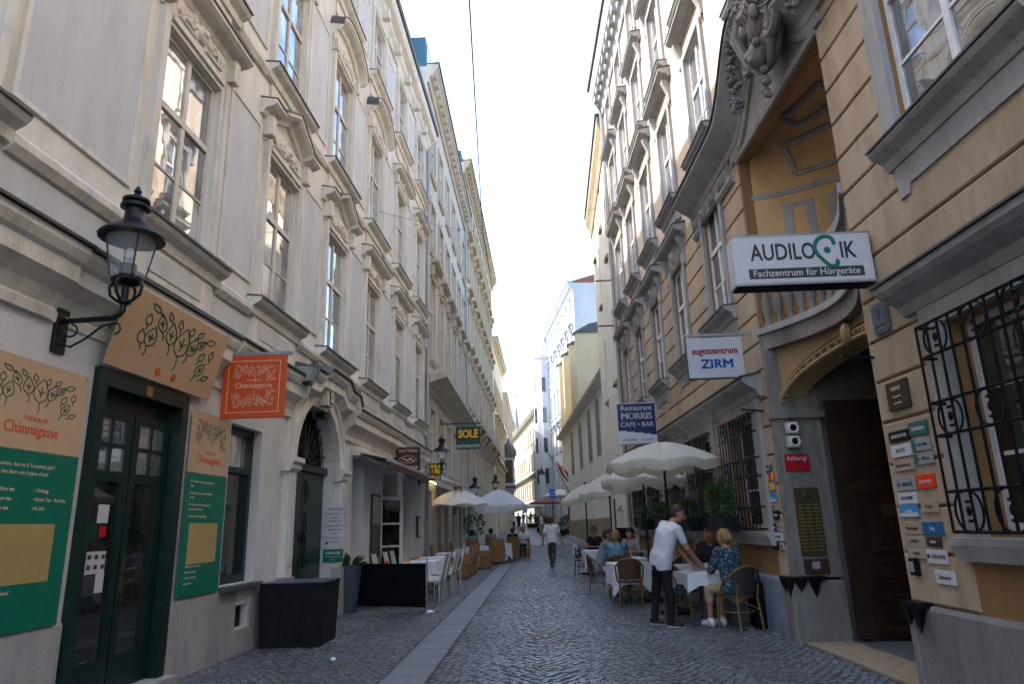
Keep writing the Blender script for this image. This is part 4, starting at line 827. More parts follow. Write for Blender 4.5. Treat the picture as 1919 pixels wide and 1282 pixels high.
        for k in range(2): xo = -.1-.18*k; d.add([(xo, f.y(Yg-.10), zg), (xo+.16, f.y(Yg-.10), zg), (xo+.16, f.y(Yg-.10)-.05, zg), (xo, f.y(Yg-.10)-.05, zg), (xo+.08, f.y(Yg-.10)-.02, zg-.14-.07*(k % 2))], [(0, 1, 2, 3), (0, 1, 4), (1, 2, 4), (2, 3, 4), (3, 0, 4)])
        d.obj('corner_collar', 'iron_black', root)
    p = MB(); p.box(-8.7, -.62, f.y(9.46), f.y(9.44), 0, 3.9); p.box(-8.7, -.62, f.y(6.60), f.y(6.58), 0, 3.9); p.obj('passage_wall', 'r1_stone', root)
    th = MB(); th.box(-.55, .02, f.y(9.2), f.y(6.65), -.05, .014); th.obj('gate_threshold', 'threshold', root); MB().box(-8.7, -.55, f.y(9.4), f.y(6.62), -.05, .008).obj('passage_floor', 'sett_obj', root)
    lf = MB(); lf.box(0, 1.36, -.035, .035, .04, 3.0); lv = lf.obj('gate_leaf', 'wood_gate', root, (-.62, f.y(9.14), 0), math.pi)
    def gp(x0, x1, z0, z1):
        d = MB(); d.box(x0, x1, -.035, -.06, z0, z0+.06); d.box(x0, x1, -.035, -.06, z1-.06, z1); d.box(x0, x0+.06, -.035, -.06, z0+.06, z1-.06); d.box(x1-.06, x1, -.035, -.06, z0+.06, z1-.06); d.box(x0+.14, x1-.14, -.035, -.07, z0+.14, z1-.14); d.obj('gate_panel', 'wood_gate', lv)
    gp(.2, 1.24, .12, .42); gp(.2, 1.24, .50, .80); gp(.15, 1.28, .92, 1.85); gp(.2, 1.24, 2.0, 2.9)
    MB().box(.5, .8, -.082, -.071, 1.48, 1.64).obj('gate_plate', 'brass_dull', lv)
    # main eaves
    MB().ext([(0, 15.55), (.06, 15.55), (.10, 15.8), (.2, 15.9), (.22, 16.05), (.36, 16.2), (.44, 16.45), (.46, 16.6), (0, 16.7)], f.y(Y0), f.y(Y1)).obj('eaves_cornice', 'r1_grey', root)
    for c in np.arange(2.0, 21.5, .55): MB().bbox(.08, .34, f.y(c)-.12, f.y(c)+.12, 15.92, 16.15).obj('modillion', 'r1_grey', root)
    MB().ext([(0, 16.705), (.46, 16.605), (.52, 16.62), (.52, 16.78), (0, 16.8)], f.y(Y0), f.y(Y1)-.04).obj('gutter', 'ledge_metal', root)
    MB().ext([(.45, 16.79), (-9, 18.6), (-9, 15.95), (-.2, 15.95)], hi-.06, lo+.06).obj('roof', 'roof_dark', root)
    MB().tube([(.09, f.y(21.5), .2), (.09, f.y(21.5), 15.6), (.35, f.y(21.5), 16.3)], .06, 8).obj('downpipe', 'galv', root, smooth=True)
    # cartouche at the crown of the loggia arch
    c = MB(); c.ell((.10, 0, 0), (.14, .50, .80), 14, 10); c.ell((.22, 0, .08), (.10, .30, .48), 12, 8); 
    for k in range(9):
        a_ = R_(-60+15*k); c.tube([(.26, .05*math.sin(a_), .28), (.33, .26*math.sin(a_), .28-.26*math.cos(a_)), (.27, .42*math.sin(a_), .28-.46*math.cos(a_))], [.02, .045, .02], 6)
    for sg in (-1, 1):
        c.tube(spiral(sg*.42, .62, .22, 1.5, .5, sg, 16, .22), [.065]*17, 7); c.tube(spiral(sg*.40, -.42, .18, 1.5, 3.4, sg, 16, .20), [.055]*17, 7); c.tube([(.2, sg*.52, .5), (.26, sg*.60, .1), (.2, sg*.42, -.45), (.18, sg*.12, -.85)], [.05, .07, .06, .03], 7)
        rd = random.Random(5+sg)
        for k in range(95):
            t = rd.random(); wd = .13*(1.15-.7*t); q = rd.uniform(-1, 1); c.ell((.10+.13*math.sqrt(1-q*q)+rd.uniform(-.02, .03), sg*(.64+.40*math.sin(t*2.2))+q*wd, .84-1.62*t), (rd.uniform(.03, .05), rd.uniform(.025, .055), rd.uniform(.025, .05)), 6, 4)
        for k in range(16):
            t = k/15; a0 = rd.uniform(-.8, .8); yy = sg*(.64+.40*math.sin(t*2.2)); zz = .84-1.62*t; c.tube([(.18, yy, zz), (.24, yy+.09*math.sin(a0), zz-.05), (.2, yy+.17*math.sin(a0), zz-.09)], [.02, .035, .008], 5)
        for k in range(7):
            a0 = R_(20+22*k); c.tube([(.18, sg*.34, .55), (.25, sg*(.34+.16*math.sin(a0)), .55+.14*math.cos(a0)), (.20, sg*(.34+.30*math.sin(a0)), .55+.24*math.cos(a0))], [.02, .045, .015], 5)
        c.ell((.3, sg*.2, -.12), (.06, .07, .12), 8, 5)
    c.ell((.24, 0, -.62), (.12, .17, .2), 9, 6); c.ell((.30, 0, -.70), (.07, .08, .08), 8, 5); c.ell((.30, -.16, -.55), (.05, .06, .06), 7, 5); c.ell((.30, .16, -.55), (.05, .06, .06), 7, 5)
    for k in range(5): c.ell((.2, .03*(-1)**k, -.86-.09*k), (.06, .07-.008*k, .055), 7, 5)
    co = c.obj('cartouche', 'r1_stone', root, (.12, f.y(7.34), 7.64), smooth=True); co.scale = (1.1, .98, .96)
    h_ = MB(); h_.ell((.25, .34, .82), (.17, .17, .21), 12, 8); h_.ell((.38, .34, .74), (.05, .05, .06), 7, 5)
    for k in range(14): a_ = 2*math.pi*k/14; h_.ell((.22+.12*math.cos(a_), .34+.15*math.sin(a_), .98), (.06, .06, .06), 6, 4)
    h_.obj('putto_head', 'r1_stone', co, smooth=True)
    return root
right1()
# ================================================================ RIGHT, beyond: annex, church, white house, far houses, steeple
R2 = Fac('R', 2.40, .026, 25.8)
def right2():
    f = R2; root = thing('plain_annex', 'tall plain cream annex with slit windows beside the downpipe', 'building', f.loc, f.rot)
    H = [(23.1, 23.65, 6.6, 8.9), (26.9, 27.4, 6.6, 8.7), (23.2, 23.75, 11.3, 13.2), (26.9, 27.4, 10.6, 12.8), (24.9, 25.4, 13.2, 14.9), (24.6, 25.0, 2.4, 3.9), (28.4, 28.9, 13.3, 14.8), (28.6, 28.95, 3.0, 4.0)]
    wall(f, 21.65, 30.2, -.4, 15.6, H, depth=.35).obj('wall', 'r2_wall', root)
    for h in H:
        w_ = MB().box(-.36, -.34, f.y(h[0]), f.y(h[1]), h[2], h[3]).obj('window', 'church_yellow', root); MB().ext([(-.3, h[2]+.02), (.12, h[2]-.42), (.12, h[2]-.50), (0, h[2]-.50), (-.3, h[2]-.05)], f.y(h[0])+.02, f.y(h[1])-.02).obj('window_sill', 'church_plinth', root)
    MB().ext([(0, 14.6), (.05, 14.6), (.12, 15.0), (.24, 15.3), (.26, 15.6), (0, 15.62)], f.y(21.65), f.y(30.2)).obj('eaves_cornice', 'church_plinth', root); MB().ext([(0, 15.625), (.27, 15.605), (.31, 15.62), (.31, 15.75), (0, 15.8)], f.y(21.66), f.y(30.2)).obj('gutter', 'roof_dark', root)
    MB().ext([(.25, 15.72), (-8, 17.5), (-8, 15.65), (-.2, 15.65)], f.y(30.15), f.y(21.7)).obj('roof', 'roof_tile', root)
    for Y, z in ((22.3, 9.6), (22.4, 8.0)): MB().tube([(0, f.y(Y), z), (.6, f.y(Y), z)], .025, 5).obj('flag_pole_stub', 'iron_dark', root)
    MB().box(.0, .03, f.y(27.6), f.y(27.1), .2, 2.4).obj('side_door', 'wood_dark', root)
right2()
CH = Fac('R', 5.41, -.047, 45.)
def church():
    f = CH; root = thing('church', 'cream church aisle with pointed windows, tiled lean-to roof and yellow buttresses', 'church', f.loc, f.rot)
    top = 8.6; d = MB(); a, b = f.y(59), f.y(30.5); d.box(-6, -.02, a, b, -.4, top); d.obj('wall', 'church_wall', root)
    moulding(root, f, 'plinth', 'church_plinth', [(-.02, -.4), (.08, -.4), (.08, 1.75), (.03, 1.82), (-.02, 1.82)], 59.02, 30.5)
    for c, s_ in ((37.6, 1.), (41.3, 1.), (46.2, 1.), (51.7, .95)):
        w_, z0, z1 = .62*s_, 5.2, 7.4; pts = [(-w_, z0), (w_, z0), (w_, z1)]+[(w_-2*w_*(1-math.cos(t)), z1+2*w_*.78*math.sin(t)) for t in [math.pi/3*k/6 for k in range(1, 7)]]+[(-w_+2*w_*(1-math.cos(t)), z1+2*w_*.78*math.sin(t)) for t in [math.pi/3*k/6 for k in range(5, -1, -1)]]
        k_ = MB().plate([(f.y(c)+p*1.12, q+(.06 if q > z0 else -.08)) for p, q in pts], -.02, .03).obj('window_surround', 'church_plinth', root); w = MB().plate([(f.y(c)+p, q) for p, q in pts], -.0, .036).obj('pointed_window', 'church_glass', root)
        MB().box(.036, .05, f.y(c)-.02, f.y(c)+.02, z0, z1+.8).obj('mullion', 'roof_dark', w)
        for z in (5.7, 6.2, 6.7, 7.2): MB().box(.036, .046, f.y(c)-w_, f.y(c)+w_, z, z+.03).obj('saddle_bar', 'roof_dark', w)
    MB().plate([(f.y(34.6)-.35, 2.9), (f.y(34.6)+.35, 2.9), (f.y(34.6)+.35, 3.7), (f.y(34.6), 4.2), (f.y(34.6)-.35, 3.7)], -.02, .03).obj('pointed_window', 'church_glass', root)
    MB().box(-.0, .05, f.y(57.2), f.y(56.2), .6, 3.2).obj('notice_case', 'wood_dark', root); MB().box(-.0, .05, f.y(33.6), f.y(32.5), .2, 2.9).obj('side_door', 'wood_dark', root)
    MB().ext([(.45, top), (.52, top+.04), (.50, top+.16), (-4.5, top+3.6), (-4.5, top), (0, top-.45), (0, top-.1)], f.y(59.6), f.y(30.4)).obj('aisle_roof', 'church_wall', root)
    MB().ext([(.525, top+.10), (.50, top+.18), (-4.5, top+3.66), (-4.5, top+3.62), (.48, top+.165)], f.y(59.65), f.y(30.35)).obj('roof_tiles', 'roof_tile', root)
    for Y, z in ((50.5, 15.6), (55.2, 15.9), (60.8, 16.4), (65.5, 16.6)):
        p = MB(); p.box(-2.6, -.5, f.y(Y)-.35, f.y(Y)+.35, 6, z); bt = p.obj('buttress', 'church_yellow', root)
        MB().add([(-.35, f.y(Y)-.5, z), (-.35, f.y(Y)+.5, z), (-2.6, f.y(Y)+.5, z), (-2.6, f.y(Y)-.5, z), (-1.6, f.y(Y)-.4, z+.7), (-1.6, f.y(Y)+.4, z+.7), (-2.6, f.y(Y)+.4, z+.9), (-2.6, f.y(Y)-.4, z+.9)], [(0, 1, 2, 3), (0, 1, 5, 4), (4, 5, 6, 7), (1, 2, 6, 5), (0, 4, 7, 3), (2, 3, 7, 6)]).obj('buttress_cap', 'roof_dark', bt)
    MB().box(-9, -2.6, f.y(68), f.y(49.5), 6, 15).obj('nave_wall', 'church_yellow', root)
    k = MB()
    for i in range(24): k.bbox(.08, .45, f.y(31.2+1.15*i)-.56, f.y(31.2+1.15*i)+.56, gz(31.2+1.15*i)-.1, gz(31.2+1.15*i)+.08)
    k.obj('kerb', 'plate_silver', root)
church()
def farright():
    # white corner house
    m = (1.9-4.35)/(82-61); f = Fac('R', 4.35-m*61, m, 71)
    r = farfront(f, 61, 82, [(4.6, 7.4), (9, 11.6), (13, 15.6), (17, 19.4), (20.8, 22.6)], 23.6, 'r4_wall', 'r4_wall', 'white_corner_house', 'tall white house with corner bay and grey side wall above the church roof', 2.5, 1.1, 62.6, ornate={(9, 11.6): 's', (17, 19.4): 's'}, roofm='roof_tile', roofh=3.)
    MB().lathe([(1.3, 4), (1.3, 20.5), (1.45, 20.7), (1.45, 21.1), (1.25, 21.2), (.9, 22.2), (.1, 23.6)], 10, (.5, f.y(80.0), 0)).obj('bay_turret', 'r4_wall', r, smooth=False)
    for z in (6, 9.5, 13, 16.6):
        for a_ in (25, 80): MB().box(-.02, .06, -.22, .22, 0, 1.7).obj('window', 'pane_dark', r, (.5+1.24*math.cos(R_(a_)), f.y(80.)+1.24*math.sin(R_(a_)), z), R_(a_))
    m2 = (.9-1.9)/(92-82); f2 = Fac('R', 1.9-m2*82, m2, 87)
    farfront(f2, 82, 92, [(5, 7.6), (9.5, 12), (14, 16.4)], 19.5, 'r4_wall', 'r4_wall', 'white_gabled_house', 'narrow white house with small gable behind the corner bay', 2.3, 1.0, 83.4, roofm='roof_dark')
    m3_ = (-5.2-.9)/(138-92); f3 = Fac('R', .9-m3_*92, m3_, 115)
    farfront(f3, 92.2, 138, [(5.2, 7.4), (9.2, 11.4), (12.8, 14.8)], 16.6, 'r5_wall', 'r5_band', 'long_pale_house', 'long pale house front at the bend, banded with brown cornices', 2.9, 1.2, 94, roofm='roof_dark', cornicez=((8.3, .6), (4.6, .6)), over=.7)
    t = thing('church_steeple', 'distant slender gothic steeple topped by a cross', 'steeple', (-4.6, 205, 0))
    MB().box(-1.9, 1.9, -1.9, 1.9, 0, 26).obj('tower', 'steeple', t); MB().lathe([(1.5, 26), (1.15, 28), (.5, 34), (.10, 38.2)], 8).obj('spire', 'steeple', t)
    for sx in (-1, 1): MB().lathe([(.4, 24), (.4, 28), (.05, 31)], 6, (sx*2.6, 0, 0)).obj('pinnacle', 'steeple', t)
    c = MB(); c.box(-.1, .1, -.1, .1, 38.0, 40.6); c.box(-.75, .75, -.1, .1, 39.2, 39.45); c.obj('cross', 'steeple', t)
    f5 = Fac('L', -9.5, -.03, 118); farfront(f5, 100.2, 140, [(5, 7.2), (9, 11.4)], 13.0, 'l2_wall', 'l2_trim', 'end_house', 'low cream house front far down the bend', 2.6, 1.1, 102)
farright()
# ================================================================ lanterns
def lantern(name, label, X, Y, ztop, wallx, sc=1., side=1, group=None):
    """wall lantern: glass body on a swan-neck bracket; ztop = tip of the finial"""
    z0 = ztop-1.02*sc; t = thing(name, label, 'street lamp', (X, Y, z0), 0, group); k = lambda v: v*sc
    m = MB(); m.lathe([(k(r), k(z)) for r, z in ((.02, .06), (.09, .08), (.125, .10), (.13, .125), (.10, .14))], 14); bs = m.obj('lamp_base', 'iron_dark', t, smooth=True)
    m = MB(); m.lathe([(k(r), k(z)) for r, z in ((.27, .50), (.275, .52), (.25, .55), (.17, .61), (.105, .66), (.085, .70), (.085, .79), (.125, .80), (.125, .825), (.09, .85), (.115, .865), (.115, .885), (.05, .92), (.022, .95), (.035, .97), (.012, 1.02))], 18, caps=True); m.obj('lamp_hood', 'iron_dark', t, smooth=True)
    m = MB(); m.lathe([(k(.135), k(.14)), (k(.205), k(.52))], 16, caps=False); m.obj('lamp_glass', 'lamp_glass', t, smooth=True)
    m = MB()
    for q in range(4):
        a = math.pi/4+q*math.pi/2; m.tube([(k(.137)*math.cos(a), k(.137)*math.sin(a), k(.14)), (k(.208)*math.cos(a), k(.208)*math.sin(a), k(.53))], k(.008), 5)
    m.obj('lamp_rib', 'iron_dark', t)
    m = MB(); m.lathe([(k(.07), k(.14)), (k(.07), k(.26)), (k(.05), k(.27))], 12); m.obj('lamp_ballast', 'iron_dark', t); MB().ell((0, 0, k(.36)), (k(.045), k(.045), k(.06)), 10, 7).obj('bulb', 'white_paint', t, smooth=True)
    m = MB()
    for sg in (-1, 1):
        m.tube([(0, sg*k(q), k(z)) for q, z in ((.10, .11), (.145, .06), (.13, -.02), (.07, -.07), (0, -.085))], k(.014), 6); m.tube([(sg*k(q), 0, k(z)) for q, z in ((.10, .11), (.145, .06), (.13, -.02), (.07, -.07), (0, -.085))], k(.014), 6)
    m.lathe([(k(.035), k(-.11)), (k(.06), k(-.09)), (k(.06), k(-.07)), (k(.03), k(-.05)), (k(.03), k(.08))], 10); m.obj('lamp_cradle', 'iron_dark', t, smooth=True)
    d = (wallx-X); sg = 1 if d > 0 else -1
    m = MB(); m.tube([(0, 0, k(-.10)), (0, 0, k(-.16)), (sg*k(.03), 0, k(-.20)), (sg*k(.09), 0, k(-.225)), (d, 0, k(-.24))], k(.024), 8)
    L_ = abs(d); m.tube([(sg*(L_*.10+k(.05)*math.cos(a)), 0, k(-.32)+k(.05)*math.sin(a)) for a in [q*.42 for q in range(12)]], k(.009), 5)
    m.tube([(sg*L_*.16, 0, k(-.275)), (sg*L_*.3, 0, k(-.29)), (sg*L_*.55, 0, k(-.40)), (sg*L_*.78, 0, k(-.47)), (sg*L_*.95, 0, k(-.44)), (sg*L_*1.0, 0, k(-.36))], k(.010), 5)
    m.tube([(sg*(L_*.80+k(.055)*math.cos(a)), 0, k(-.325)+k(.055)*math.sin(a)) for a in [1.6+q*.42 for q in range(13)]], k(.009), 5); m.obj('bracket', 'iron_dark', t, smooth=True)
    MB().bbox(d-sg*k(.03), d+sg*.01, -k(.075), k(.075), k(-.52), k(-.13)).obj('wall_plate', 'iron_dark', t)
lantern('wall_lantern', 'large black wall lantern on scrolled bracket beside the tea shop door board', -3.485, 5.50, 4.57, L1.x(5.5))
lantern('wall_lantern', 'black wall lantern between the trattoria sign and the SOLE sign', -2.86, 21.6, 4.36, L1.x(21.6)+.02, 1.)
lantern('wall_lantern', 'black wall lantern above the parasols past the SOLE sign', -2.62, 31.0, 3.75, L2.x(31), 1.1)
lantern('wall_lantern', 'small distant black wall lantern on the ornate yellowish house', -2.3, 42.0, 4.6, L3.x(42), 1.1)
# ================================================================ tea shop boards and signs
def leafprint(pts_mat, parent, w, h, mat, loc, rot, th=.006, veins=True):
    """wreath of outlined leaves; drawn in a plane (y right, z up) of size w x h around the origin"""
    LV = [(-.44, -.16, 98, .16, 0), (-.34, -.10, 82, .24, 1), (-.42, .14, 88, .13, 0), (-.38, .36, 150, .12, 0), (-.27, .18, 108, .20, 1), (-.20, .34, 120, .10, 0), (-.13, .08, 94, .25, 1), (-.06, .30, 98, .11, 0), (.03, .03, 86, .36, 1), (.105, .28, 76, .11, 0), (.17, .04, 72, .25, 1), (.23, .30, 48, .11, 0), (.28, .14, 48, .17, 1), (.40, .26, 22, .13, 0), (.33, -.06, 62, .13, 0), (.45, .04, 84, .12, 0), (.36, -.28, 62, .20, 1), (.46, -.40, 32, .11, 0)]
    mb = MB()
    for x, z, a, s_, v in LV:
        a = R_(a); s_ *= 1.0; wd = s_*.25
        def T(u, q): return (0, (x+u*math.cos(a)-q*math.sin(a))*w, (z*1.0+u*math.sin(a)*w/h*.62+q*math.cos(a)*.62*w/h)*h)
        o = [T(s_*t-s_*.5, wd*math.sin(math.pi*t**.75)*sg) for sg, ts in ((1, [k/7 for k in range(8)]), (-1, [1-k/7 for k in range(1, 8)])) for t in ts]
        mb.tube(o, th, 3, False); mb.tube([T(-s_*.5, 0), T(-s_*.75, -s_*.06), T(-s_*.95, -s_*.02)], th, 3, False)
        if v and veins:
            mb.tube([T(-s_*.3, 0), T(s_*.15, 0)], th, 3, False); mb.tube([T(-s_*.15, 0), T(s_*.02, wd*.5)], th, 3, False); mb.tube([T(-s_*.15, 0), T(s_*.02, -wd*.5)], th, 3, False)
    mb.xf = None
    mb.v = [(p[0]*.3, p[1], p[2]) for p in mb.v]
    return mb.obj('leaf_print', mat, parent, loc, rot)
TW = (R_(90), 0, R_(90))      # text standing on a wall in a front's own frame
def teahouse():
    f = L1
    # board over the door, leaning out at the top
    t = thing('door_board', 'beige metal board with green leaf wreath leaning out over the tea shop door', 'sign', f.w(.0, 6.98, 3.06), f.rot)
    w, h = 1.98, .80; b = MB(); b.bbox(0, .018, -w/2, w/2, 0, h, .003); bd = b.obj('board', 'beige_board', t, (.08, 0, 0), (0, R_(14), 0))
    leafprint(None, bd, 1.5, .62, 'leaf_green', (.020, .05, .47), 0, .011)
    for y in (-.16, .14): MB().lathe([(.001, 0), (.042, 0), (.042, .004), (.001, .004)], 14).obj('badge', 'red_print', bd, (.018, y, .10), (0, R_(90), 0)); MB().box(0, .003, -.006, .006, -.02, .02).obj('badge_mark', 'beige_board', bd, (.022, y, .10), (R_(20), 0, 0))
    for y in (-.8, .8): MB().box(-.0, .14, y-.01, y+.01, .55, .57).obj('stay', 'galv', t)
    def panel(label, Yc, wd, z0, z1, lines):
        t = thing('shop_panel', label, 'sign', f.w(.036, Yc, z0), f.rot); hh = z1-z0; zs = hh*.655
        MB().bbox(0, .016, -wd/2, wd/2, 0, zs, .003).obj('panel_lower', 'green_print', t); MB().bbox(0, .016, -wd/2, wd/2, zs+.0005, hh, .003).obj('panel_upper', 'beige_board', t)
        leafprint(None, t, wd*.80, hh*.17, 'leaf_green', (.017, -.01, hh*.885), 0, .006)
        text('TEEHAUS', .052, 'red_print', t, (.017, 0, hh*.775), TW, spacing=1.25); text('Chànnagasse', .125, 'red_print', t, (.017, -.02, hh*.735), TW, sx=.92 if wd > 1 else .86)
        gh = hh*.215; MB().box(.016, .019, -wd/2+.04 if wd > 1 else -wd*.36, wd*.34, hh*.17, hh*.17+gh).obj('gold_field', 'gold_print', t)
        for (txt, y, z, s_) in lines: text(txt, s_, 'pale_print', t, (.0165, y, z), TW, 'LEFT', ext=.001)
        for y in (-wd/2+.03, wd/2-.03):
            for z in (.03, hh*.5, hh-.03): MB().lathe([(.008, 0), (.008, .006)], 8).obj('screw', 'steel', t, (.016, y, z), (0, R_(90), 0))
    panel('wide beige and green tea shop panel hanging left of the shop door', 5.33, 1.14, .82, 2.90, [('Wussten Sie schon, dass es 6 Teesorten gibt?', -.52, 1.25, .044), ('Did you know that there are 6 types of tea?', -.52, 1.19, .042), ('Green Tea · White tea', -.50, 1.06, .042), ('Black Tea · Green tea', -.50, .99, .042), ('Red Tea · Yellow tea', -.50, .92, .042), ('• Oolong', .10, 1.06, .042), ('• Roter Tee · Red tea', .10, .99, .042), ('• Pu Erh', .10, .92, .042), ('Besuchen Sie unser Teehaus!', -.5, .30, .042), ('Visit us inside!', -.5, .22, .042), ('Herzlich willkommen!', -.5, .14, .042)])
    panel('narrow beige and green tea shop panel between the shop door and shop window', 8.22, .96, .83, 2.92, [('Die Teekultur hat eine lange Tradition in', -.40, 1.27, .034), ('China.', -.40, 1.22, .034), ('Wir beraten Sie gerne und ausführlich', -.40, 1.14, .034), ('vor Ort.', -.40, 1.09, .034), ('Alle Tees können Sie bei uns kosten', -.40, 1.01, .034), ('oder gleich mitnehmen.', -.40, .96, .034), ('Tea culture has a long tradition', -.40, .88, .034), ('Wir freuen uns auf Ihren', -.36, .33, .034), ('Besuch im Teehaus', -.36, .27, .034), ('Come in and enjoy', -.36, .21, .034), ('a cup of tea', -.36, .15, .034)])
    # orange hanging sign
    Y = 8.30; t = thing('hanging_sign', 'square orange hanging sign with pale leaf pattern on a steel arm', 'sign', (-3.46, Y, 2.88))
    MB().bbox(-.40, .40, -.02, .02, 0, .80, .003).obj('sign_plate', 'orange_sign', t)
    fr = MB()
    for q in ((-.33, .33, .07, .078), (-.33, .33, .722, .73), (-.33, -.322, .078, .722), (.322, .33, .078, .722)): fr.box(q[0], q[1], -.0225, -.0205, q[2], q[3])
    fr.obj('border_line', 'pale_print', t)
    TS = (R_(90), 0, 0); text('TEEHAUS', .036, 'pale_print', t, (0, -.021, .475), TS, spacing=1.3); text('Chànnagasse', .094, 'pale_print', t, (0, -.021, .41), TS, sx=.98)
    leafprint(None, t, .56, .24, 'pale_print', (0, -.022, .585), R_(-90), .0035); leafprint(None, t, .56, .24, 'pale_print', (0, -.022, .235), (R_(180), 0, R_(90)), .0035)
    MB().box(-.50, .46, -.025, .025, .80, .84).obj('arm', 'galv', t); MB().tube([(-.47, 0, .8), (-.47, 0, .55), (-.50, 0, .5)], .008, 5).obj('stay', 'iron_dark', t); MB().bbox(-.52, -.47, -.06, .06, .72, .92).obj('wall_plate', 'galv', t)
    MB().plate([(-.14, 0), (.14, 0), (.10, .30), (-.10, .30)], 0, .06)
    g = thing('grey_wall_lamp', 'grey wedge shaped floodlight fixed under the cornice beside the portal arch', 'lamp', f.w(.33, 10.6, 3.72), f.rot); MB().ext([(-.30, .06), (.08, .10), (.12, .32), (-.30, .36)], -.10, .10).obj('housing', 'galv', g); MB().box(-.1, .06, -.08, .08, .055, .085).obj('lamp_lens', 'iron_dark', g)
teahouse()
def portal_bits():
    f = L1; z = 1.98; items = [(.16, 'white_sign', ['Ordination Dr. med.'], 'topmost pale nameplate on the portal pillar, above the lettered plates'), (.22, 'white_sign', ['Notariat', 'öffentlicher Notar'], 'upper lettered white nameplate on the portal pillar'), (.22, 'white_sign', ['Mag. Rechtsanwalt', 'Kanzlei'], 'lower lettered white nameplate on the portal pillar'), (.20, 'white_sign', ['Immobilien'], 'white nameplate with red emblem on the portal pillar'), (.24, 'sign_green', ['SPARKASSE'], 'green SPARKASSE plate at the foot of the nameplates')]
    for h, mt, tx, lb in items:
        t = thing('name_plate', lb, 'nameplate', (f.x(13.24)+.03, 13.235, z-h)); MB().bbox(-.19, .19, -.012, 0, 0, h-.015, .003).obj('plate', mt if mt != 'sign_green' else 'green_print', t); TS = (R_(90), 0, 0)
        for k, s_ in enumerate(tx): text(s_, .064 if mt == 'sign_green' else .036, 'white_paint' if mt == 'sign_green' else 'text_grey', t, (0 if mt == 'sign_green' else .02, -.013, h-.075-.06*k), TS, bold=0.01, sx=.88)
        if 'emblem' in lb: MB().box(-.15, -.10, -.015, -.0125, .08, .13).obj('emblem', 'text_red', t)
        if mt == 'sign_green': text('Immobilien und Finanzierung', .026, 'white_paint', t, (0, -.013, .10), TS); text('Telefon', .024, 'white_paint', t, (0, -.013, .05), TS)
        z -= h
    t = thing('house_number', 'small cream house number plaque with brown rim on the portal keystone', 'plaque', f.w(.245, 12.1, 3.72), f.rot); MB().bbox(0, .015, -.09, .09, 0, .24, .003).obj('rim', 'plaque_brown', t); MB().box(.0155, .02, -.07, .07, .02, .22).obj('plate', 'cream_print', t); text('14', .12, 'plaque_brown', t, (.021, 0, .12), TW, sx=.8)
    t = thing('arch_lamp', 'dark spotlight fixed inside the portal arch', 'lamp', f.w(-.05, 12.45, 3.52), f.rot); MB().bbox(-.05, .12, -.16, .16, 0, .09, .01).obj('housing', 'iron_dark', t); MB().lathe([(.05, 0), (.07, .06)], 10, (.12, 0, -.05)).obj('reflector', 'steel', t)
portal_bits()
def black_planter():
    t = thing('planter_box', 'tall matt black planter box standing at the portal', 'planter', (-3.36, 10.2, 0)); d = MB()
    for z0, z1, k in ((0, .80, 0),):
        a = [(-.42, -.38), (.40, -.38), (.40, .40), (-.42, .40)]; b = [(-.45, -.41), (.43, -.41), (.43, .43), (-.45, .43)]
        d.add([(*p, 0.0) for p in a]+[(*p, .80) for p in b], [(0, 1, 5, 4), (1, 2, 6, 5), (2, 3, 7, 6), (3, 0, 4, 7), (3, 2, 1, 0)])
    d.obj('box', 'planter_black', t); MB().bbox(-.465, .445, -.425, .445, .80, .825, .005).obj('rim', 'planter_black', t); MB().box(-.43, .41, -.39, .41, .826, .832).obj('lid', 'planter_grey', t)
    for x in (-.15, .15): MB().box(x-.004, x+.004, -.405, -.392, .03, .77).obj('seam', 'iron_black', t)
black_planter()
def leafy(mb, c, r, n, seed, s_=.05, up=.3):
    rd = random.Random(seed)
    for _ in range(n):
        while True:
            p = Vector((rd.uniform(-1, 1), rd.uniform(-1, 1), rd.uniform(-1, 1)))
            if .25 < p.length < 1: break
        q = Vector((c[0]+p.x*r[0], c[1]+p.y*r[1], c[2]+p.z*r[2])); d = (p+Vector((0, 0, up))).normalized(); u = d.orthogonal().normalized(); u.rotate(Matrix.Rotation(rd.uniform(0, 6.28), 3, d)); v = d.cross(u); l = s_*rd.uniform(.6, 1.3)
        mb.add([q, q+d*l*.5+u*l*.28, q+d*l, q+d*l*.5-u*l*.28+v*.01], [(0, 1, 2, 3)])
